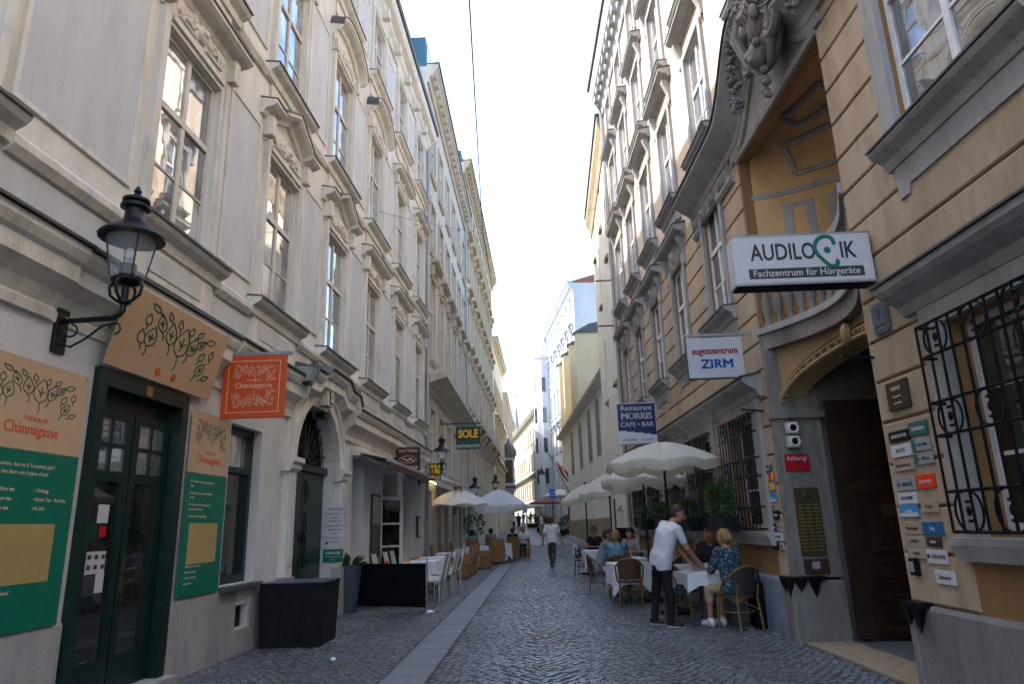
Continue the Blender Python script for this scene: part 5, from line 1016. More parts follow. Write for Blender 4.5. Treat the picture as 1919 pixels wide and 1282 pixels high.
def plants():
    t = thing('potted_plant', 'dark leafy plant in a tall grey pot beside the trattoria barrier', 'potted plant', (-3.62, 13.75, 0)); d = MB(); d.lathe([(.17, 0), (.24, .80), (.25, .86), (.22, .86), (.2, .80)], 16); d.obj('pot', 'planter_grey', t, smooth=True)
    b = MB(); rd = random.Random(2)
    for k in range(46):
        a = rd.uniform(0, 6.28); l = rd.uniform(.18, .40); e = rd.uniform(.3, 1.3); p0 = Vector((.1*math.cos(a), .1*math.sin(a), .82)); dr = Vector((math.cos(a)*math.cos(e), math.sin(a)*math.cos(e), math.sin(e))); sd_ = Vector((-math.sin(a), math.cos(a), 0))
        b.add([p0, p0+dr*l*.5+sd_*.05, p0+dr*l+Vector((0, 0, -.08)), p0+dr*l*.5-sd_*.05], [(0, 1, 2, 3)])
    b.obj('foliage', 'leaf', t)
    for i, (Yc, lb, n) in enumerate(((10.9, 'bushy green window box on the grille above the seated couple', 900), (12.9, 'dark shrub in a window box on the grille behind the waiter', 700), (15.1, 'small clipped shrub in a window box behind the middle diners', 450), (17.3, 'round dark shrub in a window box past the white parasols', 400))):
        f = R1; t = thing('window_box', lb, 'window box', f.w(.38, Yc, 1.32), f.rot); MB().ext([(-.12, 0), (.11, 0), (.16, .24), (-.14, .24)], -.38, .38).obj('trough', 'iron_dark', t)
        b = MB(); leafy(b, (0, 0, .50 if i == 0 else .38), (.20 if i == 0 else .13, .30 if i == 0 else .16, .30 if i == 0 else .17), n if i == 0 else n//2, i, .06); b.obj('foliage', 'leaf', t); b = MB(); leafy(b, (.05, -.18, .42), (.14, .16, .16), n//5, i+9, .06); b.obj('foliage', 'leaf_light', t)
        MB().tube([(0, -.1, .2), (.02, -.05, .6)], .015, 5).obj('stem', 'stem', t)
plants()
# ================================================================ hanging signs
TS = (R_(90), 0, 0)
def ear_curve(mb):
    pts = [(.075, .05), (.05, .12), (-.02, .135), (-.085, .10), (-.115, .03), (-.10, -.04), (-.055, -.10), (-.02, -.14), (.02, -.17), (.065, -.165), (.085, -.13), (.07, -.11)]
    fine = []; q = [pts[0]]+pts+[pts[-1]]
    for i in range(1, len(q)-2):
        for k in range(5):
            t = k/5; c = [.5*(2*q[i][d]+(q[i+1][d]-q[i-1][d])*t+(2*q[i-1][d]-5*q[i][d]+4*q[i+1][d]-q[i+2][d])*t*t+(3*q[i][d]-q[i-1][d]-3*q[i+1][d]+q[i+2][d])*t**3) for d in (0, 1)]; fine.append((c[0], 0, c[1]))
    mb.tube(fine+[(pts[-1][0], 0, pts[-1][1])], .020, 6); mb.ell((.0, 0, -.005), (.034, .008, .034), 10, 6)
def rightsigns():
    t = thing('lightbox_sign', 'white AUDILOGIK light box sign projecting beside the gate', 'sign', (2.67, 6.33, 3.66)); MB().bbox(-.66, .66, -.11, .11, 0, .50, .012).obj('box', 'white_sign', t); MB().box(-.64, .64, -.1125, -.111, .02, .48).obj('face', 'white_sign', t)
    fr = MB()
    for q in ((-.665, .665, -.012, .008), (-.665, .665, .492, .508)): fr.box(q[0], q[1], -.118, -.1126, q[2], q[3])
    fr.obj('frame', 'galv', t); MB().box(-.65, .65, -.10, .10, -.012, -.001).obj('underside', 'planter_black', t)
    text('AUDILO', .235, 'text_grey', t, (-.50, -.114, .315), TS, 'LEFT', .016, sx=.72); text('IK', .235, 'text_grey', t, (.35, -.114, .315), TS, 'LEFT', .016, sx=.72)
    e = MB(); ear_curve(e); e.v = [(p[0], p[1]*.15, p[2]) for p in e.v]; e.obj('ear_emblem', 'green_print', t, (.235, -.115, .33))
    MB().box(-.535, .555, -.1155, -.1135, .055, .155).obj('band', 'text_grey', t); text('Fachzentrum für Hörgeräte', .098, 'white_sign', t, (0.01, -.1165, .105), TS, bold=.006, sx=.93)
    for z in (.13, .40): MB().tube([(.66, 0, z), (.80, .0, z)], .022, 8).obj('arm', 'galv', t); MB().bbox(.70, .73, -.05, .05, z-.06, z+.06).obj('wall_plate', 'galv', t)
    MB().tube([(.70, -.02, .16), (.66, -.06, .24), (.72, -.08, .27), (.70, -.05, .36)], .006, 5).obj('cable', 'iron_dark', t)
    t = thing('projecting_sign', 'white augenzentrum ZIRM sign hanging from a steel rod', 'sign', (2.70, 9.75, 3.48)); MB().bbox(-.405, .405, -.03, .03, 0, .60, .006).obj('plate', 'white_sign', t); fr = MB(); fr.box(-.412, -.400, -.034, .034, -.01, .60); fr.box(-.400, .412, -.034, .034, -.012, 0); fr.obj('frame', 'planter_grey', t)
    [text('augenzentrum', .145, 'text_red', t, (q, -.033-abs(q)*.1, .40), TS, sx=.80) for q in (0, .004, -.004)]; [text('ZIRM', .185, 'text_blue', t, (.02+q, -.033-abs(q)*.1, .20+p), TS, sx=1.12) for q, p in ((0, 0), (.007, 0), (-.007, 0), (0, .005))]
    MB().box(-.42, .60, -.02, .02, .63, .665).obj('arm', 'galv', t); MB().bbox(.57, .60, -.06, .06, .55, .74).obj('wall_plate', 'galv', t)
    for x in (-.3, .3): MB().box(x-.02, x+.02, -.01, .01, .60, .63).obj('hanger', 'galv', t)
    t = thing('restaurant_sign', 'navy Restaurant MORRIS CAFE BAR sign above the parasols', 'sign', (2.38, 15.5, 3.20)); MB().bbox(-.44, .44, -.05, .05, 0, .93, .008).obj('box', 'white_sign', t)
    MB().plate([(0, 0)], 0, 0) if False else None
    pl = [(-.425, .915), (.425, .915), (.425, .20), (.29, .20), (.29, .225), (.13, .225), (.13, .25), (-.06, .25), (-.06, .275), (-.25, .275), (-.25, .30), (-.425, .30)]
    MB().add([(x, -.0505, z) for x, z in pl]+[(x, -.0525, z) for x, z in pl], [tuple(range(12)), tuple(range(12, 24))]+[(i, (i+1) % 12, 12+(i+1) % 12, 12+i) for i in range(12)]).obj('navy_field', 'navy', t)
    text('Restaurant', .165, 'white_sign', t, (0, -.0535, .81), TS, sx=.98); [text('MORRIS', .215, 'white_sign', t, (q, -.0535-abs(q)*.1, .625), TS, sx=.93) for q in (0, .007, -.007)]; text('CAFE • BAR', .15, 'white_sign', t, (0, -.0535, .435), TS, sx=.98); text('LOUNGE', .075, 'text_grey', t, (-.35, -.0515, .09), TS, 'LEFT', .01); text('im Keller', .07, 'text_grey', t, (.08, -.0515, .09), TS, 'LEFT')
    MB().box(.44, .75, -.02, .02, .2, .24).obj('arm', 'galv', t); MB().box(.44, .75, -.02, .02, .7, .74).obj('arm', 'galv', t)
    # left: trattoria, SOLE, yellow sign
    t = thing('trattoria_sign', 'maroon TRATTORIA TOSCANA sign above the bistro awning', 'sign', (-3.27, 18.0, 2.98)); MB().bbox(-.32, .32, -.04, .04, 0, .60, .006).obj('plate', 'maroon', t); text('TRATTORIA', .10, 'pale_print', t, (0, -.042, .50), TS, bold=0.01, sx=.95); text('TOSCANA', .12, 'pale_print', t, (0, -.042, .07), TS, bold=0.01, sx=.95)
    e = MB(); e.tube([(.22*math.cos(a), 0, .09*math.sin(a)) for a in [2*math.pi*k/20 for k in range(21)]], .008, 4, False); e.tube([(-.16+.32*k/8, 0, .03*math.sin(k*1.4)) for k in range(9)], .014, 4); e.tube([(-.1+.25*k/6, 0, -.02+.04*math.sin(k*2.)) for k in range(7)], .008, 4); e.obj('oval_emblem', 'pale_print', t, (0, -.044, .28)); MB().box(-.42, -.32, -.02, .02, .28, .34).obj('arm', 'iron_dark', t)
    t = thing('sole_sign', 'green and yellow SOLE RISTORANTE sign hanging from an iron rod', 'sign', (-2.43, 26., 4.36)); MB().bbox(-.46, .46, -.04, .04, 0, .86, .006).obj('plate', 'sign_green', t); MB().box(-.445, .445, -.0425, -.0405, .36, .78).obj('field', 'iron_dark', t); text('SOLE', .42, 'yellow_print', t, (0, -.044, .57), TS, bold=.04, sx=.80); text('RISTORANTE', .16, 'white_sign', t, (0, -.042, .11), TS, bold=0.01, sx=.92)
    MB().box(-1.08, .48, -.02, .02, .96, 1.0).obj('arm', 'iron_dark', t)
    for x in (-.4, .4): MB().box(x-.01, x+.01, -.01, .01, .86, .96).obj('hanger', 'iron_dark', t)
    t = thing('yellow_sign', 'small yellow and black sign on the wall behind the second lantern', 'sign', (-3.33, 23.1, 3.05)); MB().bbox(-.24, .24, -.03, .03, 0, .55, .006).obj('plate', 'sign_green', t); MB().box(-.13, .22, -.0325, -.0305, .05, .50).obj('field', 'yellow_print', t); text('IL', .34, 'sign_green', t, (-.0, -.034, .28), TS, bold=.03)
rightsigns()
def plates():
    f = R1; rows = []
    # right of the gate, (Y centre, z centre, width, height, material, text, label)
    A = [(6.33, 2.19, .34, .10, 'iron_black', 'ADVOKATUR', 'black nameplate, uppermost left of the plates right of the gate'), (6.02, 2.22, .27, .12, 'plate_teal', 'Ordination', 'teal nameplate, uppermost beside the big window grille'), (6.34, 2.06, .32, .11, 'white_sign', 'PUCHS', 'white PUCHS nameplate right of the gate'), (6.02, 2.08, .27, .11, 'plate_silver', 'Dr. Hals Nase', 'silver teal edged nameplate below the teal plate'), (6.34, 1.93, .32, .10, 'acryl', 'Steuerberatung', 'clear nameplate below the PUCHS plate'), (6.02, 1.96, .27, .10, 'plate_silver', 'Dr. Ohren', 'silver nameplate below the silver teal edged plate'),
         (6.36, 1.76, .30, .11, 'plate_silver', 'M  MERKUR', 'grey nameplate marked M right of the gate'), (6.05, 1.77, .26, .12, 'plate_orange', 'Zentrum', 'bright orange nameplate beside the big window grille'), (6.37, 1.64, .29, .10, 'white_sign', 'AKADEMIE', 'white blue lettered nameplate below the M plate'), (6.38, 1.53, .29, .11, 'plate_sky', 'augen', 'blue and white picture nameplate above the lower joint'), (6.06, 1.56, .24, .10, 'acryl', 'Praxis', 'clear nameplate with dark figure below the orange plate'),
         (6.37, 1.38, .28, .10, 'acryl', 'Wirtschaftsprüfer', 'clear lettered nameplate left of the blue one'), (6.07, 1.38, .28, .11, 'plate_blue', 'ilog', 'plain blue nameplate beside the grille foot'), (6.37, 1.27, .28, .10, 'acryl', 'GREEN', 'clear nameplate with green mark'), (6.09, 1.27, .20, .08, 'plaque_brown', 'Huber', 'brown lettered nameplate under the blue one'), (6.37, 1.17, .28, .09, 'acryl', 'Kanzlei', 'clear nameplate lowest in the left column right of the gate'), (6.08, 1.15, .28, .11, 'white_sign', '● GERHARD', 'white nameplate with blue dot under the window sill'), (6.02, .99, .26, .11, 'white_sign', 'Zahnarzt', 'white boxed nameplate alone above the near plinth')]
    B = [(9.70, 2.16, .34, .10, 'plate_teal', 'Institut', 'green teal nameplate, uppermost left of the gate'), (9.78, 2.04, .22, .10, 'iron_black', 'media', 'black nameplate left of the magenta and yellow one'), (9.58, 2.06, .18, .11, 'magenta', '', 'magenta and yellow nameplate left of the gate'), (9.68, 1.92, .34, .10, 'plate_silver', 'Consulting', 'grey nameplate below the magenta and yellow one'), (9.66, 1.77, .34, .12, 'plate_sky', 'Immo', 'sky blue and white nameplate left of the gate'), (9.66, 1.65, .32, .09, 'acryl', 'Verein', 'clear nameplate below the sky blue one left of the gate'), (9.60, 1.54, .20, .11, 'iron_dark', 'Atelier', 'dark nameplate low left of the gate'), (9.73, 1.38, .20, .11, 'plate_navy', 'Blau', 'deep blue nameplate left of the gate'), (9.54, 1.38, .14, .11, 'acryl', 'Dr.', 'small clear nameplate beside the deep blue one'), (9.64, 1.26, .36, .10, 'white_sign', 'ORTHOPÄDIE', 'long white nameplate low left of the gate'), (9.72, 1.14, .20, .10, 'iron_black', 'K', 'black nameplate lowest left of the gate'), (9.53, 1.14, .15, .10, 'acryl', 'Büro', 'small clear nameplate lowest beside the gate jamb')]
    for Y, z, w_, h_, mt, tx, lb in A+B:
        t = thing('name_plate', lb, 'nameplate', f.w(.030, Y, z-h_/2), f.rot, 'nameplates at the gate'); MB().bbox(0, .016, -w_/2, w_/2, 0, h_, .002).obj('plate', mt, t)
        dark = mt in ('white_sign', 'plate_silver', 'acryl')
        if tx: text(tx, h_*.42, 'text_grey' if dark else 'white_sign', t, (.017, 0, h_*.5), TW, bold=0.01, ext=.001, sx=min(1., w_/(len(tx)*h_*.42*.62)))
        if 'magenta' in lb: MB().box(.0165, .018, 0, w_/2-.005, .005, h_-.005).obj('yellow_field', 'yellow_print', t)
        if 'sky blue and' in lb or 'picture' in lb: MB().box(.0165, .018, -w_/2+.005, w_/2-.005, .005, h_*.35).obj('white_field', 'white_sign', t)
        if 'teal edged' in lb: MB().box(.0165, .018, -w_/2+.005, -w_/2+.06, .005, h_-.005).obj('teal_field', 'plate_teal', t)
    t = thing('brown_plaque', 'engraved brown plaque on the stone course right of the gate', 'plaque', f.w(.030, 6.22, 2.42), f.rot); MB().bbox(0, .03, -.17, .17, 0, .26, .006).obj('plate', 'plaque_brown', t); text('FRANZ', .05, 'cream_print', t, (.031, 0, .19), TW); text('Komponist', .028, 'cream_print', t, (.031, 0, .12), TW); text('wohnte hier', .026, 'cream_print', t, (.031, 0, .06), TW)
    t = thing('stone_plaque', 'grey blue stone plaque with moulded rim above the brown plaque', 'plaque', f.w(.030, 6.27, 3.15), f.rot); MB().plate([(-.13, .03), (-.10, 0), (.10, 0), (.13, .03), (.13, .25), (.09, .29), (-.09, .29), (-.13, .25)], 0, .035).obj('plate', 'plaque_stone', t); MB().plate([(-.10, .03), (.10, .03), (.10, .25), (-.10, .25)], .0355, .04).obj('field', 'plaque_stone', t); text('3', .13, 'text_grey', t, (.041, 0, .18), TW); text('Stadt Wien', .035, 'text_grey', t, (.041, 0, .07), TW)
    t = thing('key_box', 'small black intercom box right of the gate above the plinth', 'intercom', f.w(.03, 6.42, .98), f.rot); MB().bbox(0, .05, -.05, .05, 0, .15, .008).obj('case', 'iron_black', t); MB().box(.05, .054, -.03, .03, .03, .12).obj('face_plate', 'plate_silver', t)
    # on the gate jamb, facing the approaching visitor
    x0 = f.x(9.42)+.02; Yj = 9.30
    t = thing('bell_board', 'tall bronze doorbell board with rows of buttons on the gate jamb', 'doorbell', (x0+.26, Yj+.01, 1.02)); MB().bbox(-.16, .16, -.02, .0, 0, .86, .004).obj('board', 'brass_dull', t)
    me = MB().box(-.036, .036, -.028, -.021, 0, .016).mesh('button', 'brass')
    for r in range(14):
        for c in range(3): link('button', me, t, (-.10+.10*c, 0, .06+.044*r))
    MB().lathe([(.05, 0), (.03, .01)], 12).obj('emblem', 'plaque_brown', t, (0, -.02, .75), (R_(90), 0, 0))
    t = thing('mail_plate', 'brown metal plate with slot below the bell board', 'letter plate', (x0+.27, Yj+.01, .80)); MB().bbox(-.16, .16, -.02, 0, 0, .18, .004).obj('plate', 'plaque_brown', t); MB().box(-.06, .04, -.024, -.021, .06, .15).obj('slot', 'plate_silver', t)
    t = thing('red_sign', 'red Achtung! sign on the gate jamb below the mirrors', 'sign', (x0+.20, Yj+.01, 2.10)); MB().bbox(-.16, .16, -.012, 0, 0, .22, .003).obj('plate', 'text_red', t); text('Achtung!', .085, 'white_sign', t, (0, -.0125, .165), TS, bold=0.01, sx=.88)
    t = thing('signal_lamps', 'two round white signal lamps stacked above the red sign', 'lamp', (x0+.17, Yj+.01, 2.40))
    for k in range(2):
        MB().bbox(-.08, .08, -.10, 0, .18*k, .18*k+.16, .012).obj('case', 'chair_white', t); MB().lathe([(.068, 0), (.068, .035), (.05, .035), (.045, .0)], 14).obj('lamp_ring', 'white_paint', t, (0, -.10, .18*k+.08), (R_(90), 0, 0)); MB().lathe([(.045, 0), (.03, .012)], 12).obj('lens', 'iron_black', t, (0, -.105, .18*k+.08), (R_(90), 0, 0))
    MB().tube([(.0, -.03, .36), (.0, -.03, .46)], .012, 6).obj('stem', 'iron_dark', t)
    for Y, z, lb in ((6.55, 2.98, 'short iron flag bar beside the gate arch'), (9.62, 2.96, 'short iron flag bar left of the gate')):
        tag(MB().tube([(0, 0, 0), (.32, 0, .03)], .016, 6).obj('flag_bar', 'iron_dark', None, f.w(.02, Y, z), f.rot), lb, 'flag holder')
    t = thing('menu_case', 'framed menu case on the bistro wall', 'menu case', L1.w(.01, 21.55, 1.25), L1.rot); MB().bbox(0, .06, -.22, .22, 0, .62, .008).obj('frame', 'wood_dark', t); MB().box(.0605, .064, -.17, .17, .05, .57).obj('menu_sheet', 'cream_print', t)
    t = thing('poster_frame', 'tall dark framed poster leaning on the bistro wall', 'poster', L1.w(.02, 16.35, .75), L1.rot); MB().bbox(0, .03, -.42, .42, 0, 1.55, .006).obj('frame', 'wood_dark', t); MB().box(.0305, .034, -.37, .37, .05, 1.5).obj('print', 'pane_dark', t)
plates()
# ================================================================ awnings, wires, flag, far street furniture
def awning(label, f, Y0, Y1, z, out, drop, mat):
    t = thing('awning', label, 'awning', f.w(0, (Y0+Y1)/2, z), f.rot); h = (Y1-Y0)/2
    MB().bbox(0, .20, -h, h, -.06, .12, .01).obj('cassette', 'l1_trim', t); MB().add([(.1, -h, 0), (out, -h, -drop), (out, h, -drop), (.1, h, 0), (.1, -h, .015), (out, -h, -drop+.015), (out, h, -drop+.015), (.1, h, .015)], [(0, 1, 2, 3), (4, 7, 6, 5), (0, 4, 5, 1), (2, 6, 7, 3)]).obj('canvas', mat, t)
    MB().bbox(out-.01, out+.035, -h, h, -drop-.05, -drop+.02, .008).obj('front_bar', 'galv', t); MB().add([(out+.036, -h, -drop-.05), (out+.036, h, -drop-.05), (out+.036, h, -drop-.20), (out+.036, -h, -drop-.20), (out+.042, -h, -drop-.05), (out+.042, h, -drop-.05), (out+.042, h, -drop-.20), (out+.042, -h, -drop-.20)], [(0, 1, 2, 3), (4, 7, 6, 5), (2, 3, 7, 6)]).obj('valance', mat, t)
    for sg in (-1, 1): MB().tube([(.1, sg*(h-.2), -.05), (out*.55, sg*(h-.5), -.28), (out, sg*(h-.2), -drop)], .025, 6).obj('arm', 'galv', t)
awning('maroon and grey awning over the trattoria front', L1, 14.3, 18.9, 3.08, .75, .16, 'maroon_cloth'); awning('grey awning over the second bistro bay', L1, 19.1, 22.5, 3.05, .95, .22, 'canvas_grey'); awning('grey awning on the cream apartment house', L2, 24.5, 29.5, 3.25, 1.0, .3, 'canvas_grey'); awning('farther grey awning on the cream apartment house', L2, 30.5, 35.8, 3.3, 1.0, .35, 'canvas_grey')
def wire(name, label, pts, r): tag(MB().tube(pts, r, 5).obj(name, 'wire'), label, 'cable')
def pts(a, b, sag, n=14): return [tuple(a[i]+(b[i]-a[i])*k/n-(sag*4*(k/n)*(1-k/n) if i == 2 else 0) for i in range(3)) for k in range(n+1)]
jx, jz = onY(905, 436, 26.); tx, tz = onY(878, -30, 10.5)
wire('overhead_cable', 'thick dark cable running lengthwise above the street', pts((tx, 10.5, tz), (jx, 26, jz), .12)+pts((jx, 26, jz), (-1.6, 62, 12.5), .3)[1:], .016)
ax, az = onY(690, 397, 15.6); ex, ez = onY(1243, 371, 17.2)
wire('cross_wire', 'thin wire spanning the street between both house fronts', pts((L1.x(15.6)+.1, 15.6, az), (jx, 26, jz), .05)+pts((jx, 26, jz), (R1.x(17.2)-.1, 17.2, ez), .05)[1:], .007)
def far_things():
    Y = 58.; g = gz(Y); x, z = onY(1045, 905, Y)
    t = thing('flag', 'red white red flag hanging from an angled pole beside the church', 'flag', (2.15, 56, 6.)); MB().tube([(0.75, 0, -2.2), (-.9, 0, 1.2)], .03, 6).obj('flag_pole', 'iron_dark', t)
    for k, mt in enumerate(('flag_red', 'white_paint', 'flag_red')):
        a = MB(); n = 8
        for i in range(n):
            t0, t1 = i/n, (i+1)/n; P_ = lambda t, q: (-.85+1.35*t+.30*(q)+.1*math.sin(t*6), .06*math.sin(t*9+q*3), 1.0-2.1*t**1.15-.55*q*(1-t*.5)*.6)
            a.add([P_(t0, k), P_(t1, k), P_(t1, k+1), P_(t0, k+1)], [(0, 1, 2, 3)])
        a.obj('flag_stripe', mt, t)
    x, z = onY(1035, 925, 56); t = thing('blue_sign', 'square blue museum sign with white symbol on a pole', 'sign', (x, 56, gz(56))); MB().bbox(-.22, .22, -.03, .03, z-gz(56)-.4, z-gz(56)+.32, .01).obj('plate', 'text_blue', t); MB().box(-.10, .10, -.034, -.031, z-gz(56)-.2, z-gz(56)+.12).obj('symbol', 'white_sign', t); MB().box(-.07, .07, -.037, -.0345, z-gz(56)-.15, z-gz(56)+.07).obj('symbol_inset', 'text_blue', t); MB().tube([(0, .05, 0), (0, .05, z-gz(56)+.4)], .03, 6).obj('pole', 'iron_dark', t)
    for i, (px, py, Y, r_, mt, lb) in enumerate(((1022, 944, 68, 1.5, 'umbrella_red', 'dull red cafe parasol far down the street'), (1050, 930, 62, 1.6, 'canvas_white', 'white cafe parasol with dark poles past the church'), (1003, 950, 84, 1.6, 'canvas_white', 'small white parasol in the far distance'))):
        x, z = onY(px, py, Y); h = z-gz(Y); t = thing('cafe_parasol', lb, 'parasol', (x, Y, gz(Y))); MB().tube([(0, 0, 0), (0, 0, h+.5)], .03, 6).obj('pole', 'iron_dark', t); MB().lathe([(r_, h-.05), (r_, h+.05), (r_*.5, h+.35), (.05, h+.6)], 8).obj('canopy', mt, t)
    for i, (px, Y, lb) in enumerate(((1063, 57, 'dark clipped hedge tub at the church corner'), (1018, 66, 'green hedge tub beside the red parasol'), (998, 82, 'distant green hedge tub on the left of the roadway'))):
        x, _ = onY(px, 990, Y); t = thing('hedge_tub', lb, 'hedge', (x, Y, gz(Y))); MB().bbox(-.6, .6, -.35, .35, 0, .45, .02).obj('trough', 'planter_black', t); b = MB(); leafy(b, (0, 0, .95), (.62, .38, .6), 700, 20+i, .14); b.obj('foliage', 'leaf', t)
    for i, (px, py, Y, lb) in enumerate(((1015, 890, 66, 'small hanging street lamp in front of the white corner house'), (1007, 896, 80, 'second hanging street lamp farther down'))):
        x, z = onY(px, py, Y); t = thing('hanging_lamp', lb, 'street lamp', (x, Y, z)); MB().lathe([(.42, 0), (.30, .2), (.1, .5), (.04, .7)], 10).obj('shade', 'iron_dark', t); MB().tube([(0, 0, .6), (0, 0, 5.)], .015, 4).obj('cord', 'wire', t); MB().tube([(0, 0, 5.), (4.2, 3, 5.4)], .012, 4).obj('span_wire', 'wire', t)
far_things()
# ================================================================ furniture
def cloth(w, d, drop, seed, fold=.02):
    """square table cloth: flat top, skirts with folds, longer hanging corners"""
    rd = random.Random(seed); n = 12; mb = MB(); per = []
    for i in range(n): per.append((-w/2+w*i/n, -d/2))
    for i in range(n): per.append((w/2, -d/2+d*i/n))
    for i in range(n): per.append((w/2-w*i/n, d/2))
    for i in range(n): per.append((-w/2, d/2-d*i/n))
    m = len(per); vs = [(0, 0, .004)]+[(x*.985, y*.985, .004) for x, y in per]; rings = 4
    for r in range(rings+1):
        t = r/rings
        for k, (x, y) in enumerate(per):
            ph = k/m*2*math.pi; c = abs(((k % n)/n)-.0); corner = max(0, 1-min(k % n, n-k % n)/3.); l = math.hypot(x, y)
            dr = drop*(1+.55*corner); out = 1+(.03+.06*corner+fold*math.sin(k*1.9+seed)+rd.uniform(-.006, .006))*t
            vs.append((x*out, y*out, .0-dr*t-(0 if r else 0)))
    fs = [(0, 1+k, 1+(k+1) % m) for k in range(m)]
    for r in range(rings+1):
        a = 1+r*m; b = 1+(r+1)*m
        for k in range(m): fs.append((a+k, b+k, b+(k+1) % m, a+(k+1) % m))
    mb.add(vs, fs); return mb
def table(x, y, w, d, label, seed, drop=.28, rot=0., metal='planter_grey', group=None, zg=0.):
    t = thing('dining_table', label, 'table', (x, y, zg), rot, group); MB().bbox(-w/2, w/2, -d/2, d/2, .70, .735, .006).obj('table_top', 'wood_dark', t); MB().tube([(0, 0, .05), (0, 0, .70)], .032, 8).obj('pedestal', metal, t)
    f_ = MB()
    for a in (0, 1): f_.box(*((-w*.36, w*.36, -.03, .03) if a else (-.03, .03, -d*.36, d*.36)), 0.0, .045+.003*a)
    f_.obj('foot', metal, t)
    c = cloth(w+.02, d+.02, drop, seed).obj('tablecloth', 'linen', None, (x, y, .738+zg), rot, smooth=True); tag(c, 'white cloth on the '+label, 'tablecloth'); return t
def bistro_proto(fr, wv, seatm, name='bistro_chair'):
    t = thing(name, '', 'chair'); m = MB()
    for sy in (-1, 1):
        MB().tube([(.20, sy*.20, 0), (.19, sy*.19, .44)], .015, 6).obj('leg', fr, t); MB().tube([(-.24, sy*.21, 0), (-.20, sy*.19, .44), (-.24, sy*.19, .62)], .015, 6).obj('leg', fr, t)
    s_ = MB(); s_.lathe([(.23, .43), (.235, .445), (.23, .465), (.02, .47)], 18); so_ = s_.obj('seat', seatm, t, smooth=True)
    MB().tube([(.22*math.cos(a), .22*math.sin(a), .25) for a in [2*math.pi*k/16 for k in range(17)]], .009, 5, False).obj('stretcher', fr, t)
    arc = [(-.06-.22*math.cos(a), .26*math.sin(a), .86-.16*abs(math.sin(a))**3) for a in [R_(-92+184*k/16) for k in range(17)]]
    m = MB(); m.tube([(.10, -.235, .46)]+arc[0:1]+arc[1:]+[(.10, .235, .46)], .016, 6); m.obj('back_rail', fr, t, smooth=True)
    b = MB(); n = 12; vs = []
    for k in range(n+1):
        a = R_(-62+124*k/n); vs += [(-.05-.20*math.cos(a), .235*math.sin(a), .50), (-.06-.215*math.cos(a), .245*math.sin(a), .845-.10*abs(math.sin(a))**3)]
    vs2 = [(p[0]-.012, p[1], p[2]) for p in vs]; N_ = len(vs); fs = []
    for k in range(n): a = 2*k; fs += [(a, a+2, a+3, a+1), (N_+a, N_+a+1, N_+a+3, N_+a+2), (a+1, a+3, N_+a+3, N_+a+1), (a, N_+a, N_+a+2, a+2)]
    b.add(vs+vs2, fs); b.obj('backrest', wv, t, smooth=True)
    for sy in (-1, 1): MB().tube([(-.21, sy*.18, .28), (0, sy*.0, .40)], .008, 5).obj('brace', fr, t)
    return t
def white_proto():
    t = thing('white_chair', '', 'chair')
    for sx, sy in ((.19, .19), (.19, -.19), (-.21, .19), (-.21, -.19)): MB().tube([(sx, sy, 0), (sx*.95, sy, .43)], [.013, .018], 6).obj('leg', 'chair_white', t)
    MB().bbox(-.23, .23, -.225, .225, .42, .47, .01).obj('seat', 'chair_white', t)
    b = MB(); b.add([(-.20, -.22, .44), (-.20, .22, .44), (-.33, .20, .98), (-.33, -.20, .98), (-.235, -.22, .44), (-.235, .22, .44), (-.36, .20, .98), (-.36, -.20, .98)], [(0, 1, 2, 3), (4, 7, 6, 5), (0, 4, 5, 1), (1, 5, 6, 2), (2, 6, 7, 3), (3, 7, 4, 0)]); b.obj('backrest', 'chair_white', t)
    for k in range(5): z = .55+.085*k; MB().box(-.0025, 0, -.19, .19, 0, .006).obj('weave_band', 'linen', t, (-.225-.24*(z-.44)+.002, 0, z))
    return t
def tub_proto():
    t = thing('rattan_armchair', '', 'chair'); MB().bbox(-.26, .26, -.26, .26, .06, .42, .02).obj('body', 'rattan', t); MB().bbox(-.22, .24, -.22, .22, .42, .47, .015).obj('cushion', 'linen', t)
    b = MB(); b.add([(-.22, -.27, .40), (-.22, .27, .40), (-.30, .25, .95), (-.30, -.25, .95), (-.28, -.27, .40), (-.28, .27, .40), (-.36, .25, .95), (-.36, -.25, .95)], [(0, 1, 2, 3), (4, 7, 6, 5), (0, 4, 5, 1), (1, 5, 6, 2), (2, 6, 7, 3), (3, 7, 4, 0)]); b.obj('backrest', 'rattan', t); MB().tube([(-.33, -.26, .95), (-.33, .26, .95)], .03, 6).obj('back_roll', 'rattan', t)
    for sy in (-1, 1): MB().bbox(-.26, .24, sy*.26-.03, sy*.26+.03, .42, .64, .01).obj('armrest', 'rattan', t)
    for sx, sy in ((1, 1), (1, -1), (-1, 1), (-1, -1)): MB().box(sx*.22-.02, sx*.22+.02, sy*.22-.02, sy*.22+.02, 0, .06).obj('leg', 'wood_dark', t)
    return t
PROTO = {'bamboo': bistro_proto('bamboo', 'rattan_dark', 'rattan_brown'), 'brown': bistro_proto('bamboo', 'rattan_brown', 'rattan_brown'), 'teal': bistro_proto('bamboo', 'rattan_brown', 'teal_seat'), 'black': bistro_proto('chair_black', 'rattan_dark', 'rattan_dark'), 'white': white_proto(), 'tub': tub_proto()}
used = set()
def chair(k, x, y, ang, label, group=None, z=0.):
    p = PROTO[k]
    if k in used: o = copytree(p, None)
    else: o = p; used.add(k)
    o.location = (x, y, z); o.rotation_euler = (0, 0, R_(ang)); o['label'] = label
    if group: o['group'] = group
    elif 'group' in o: del o['group']
    return o
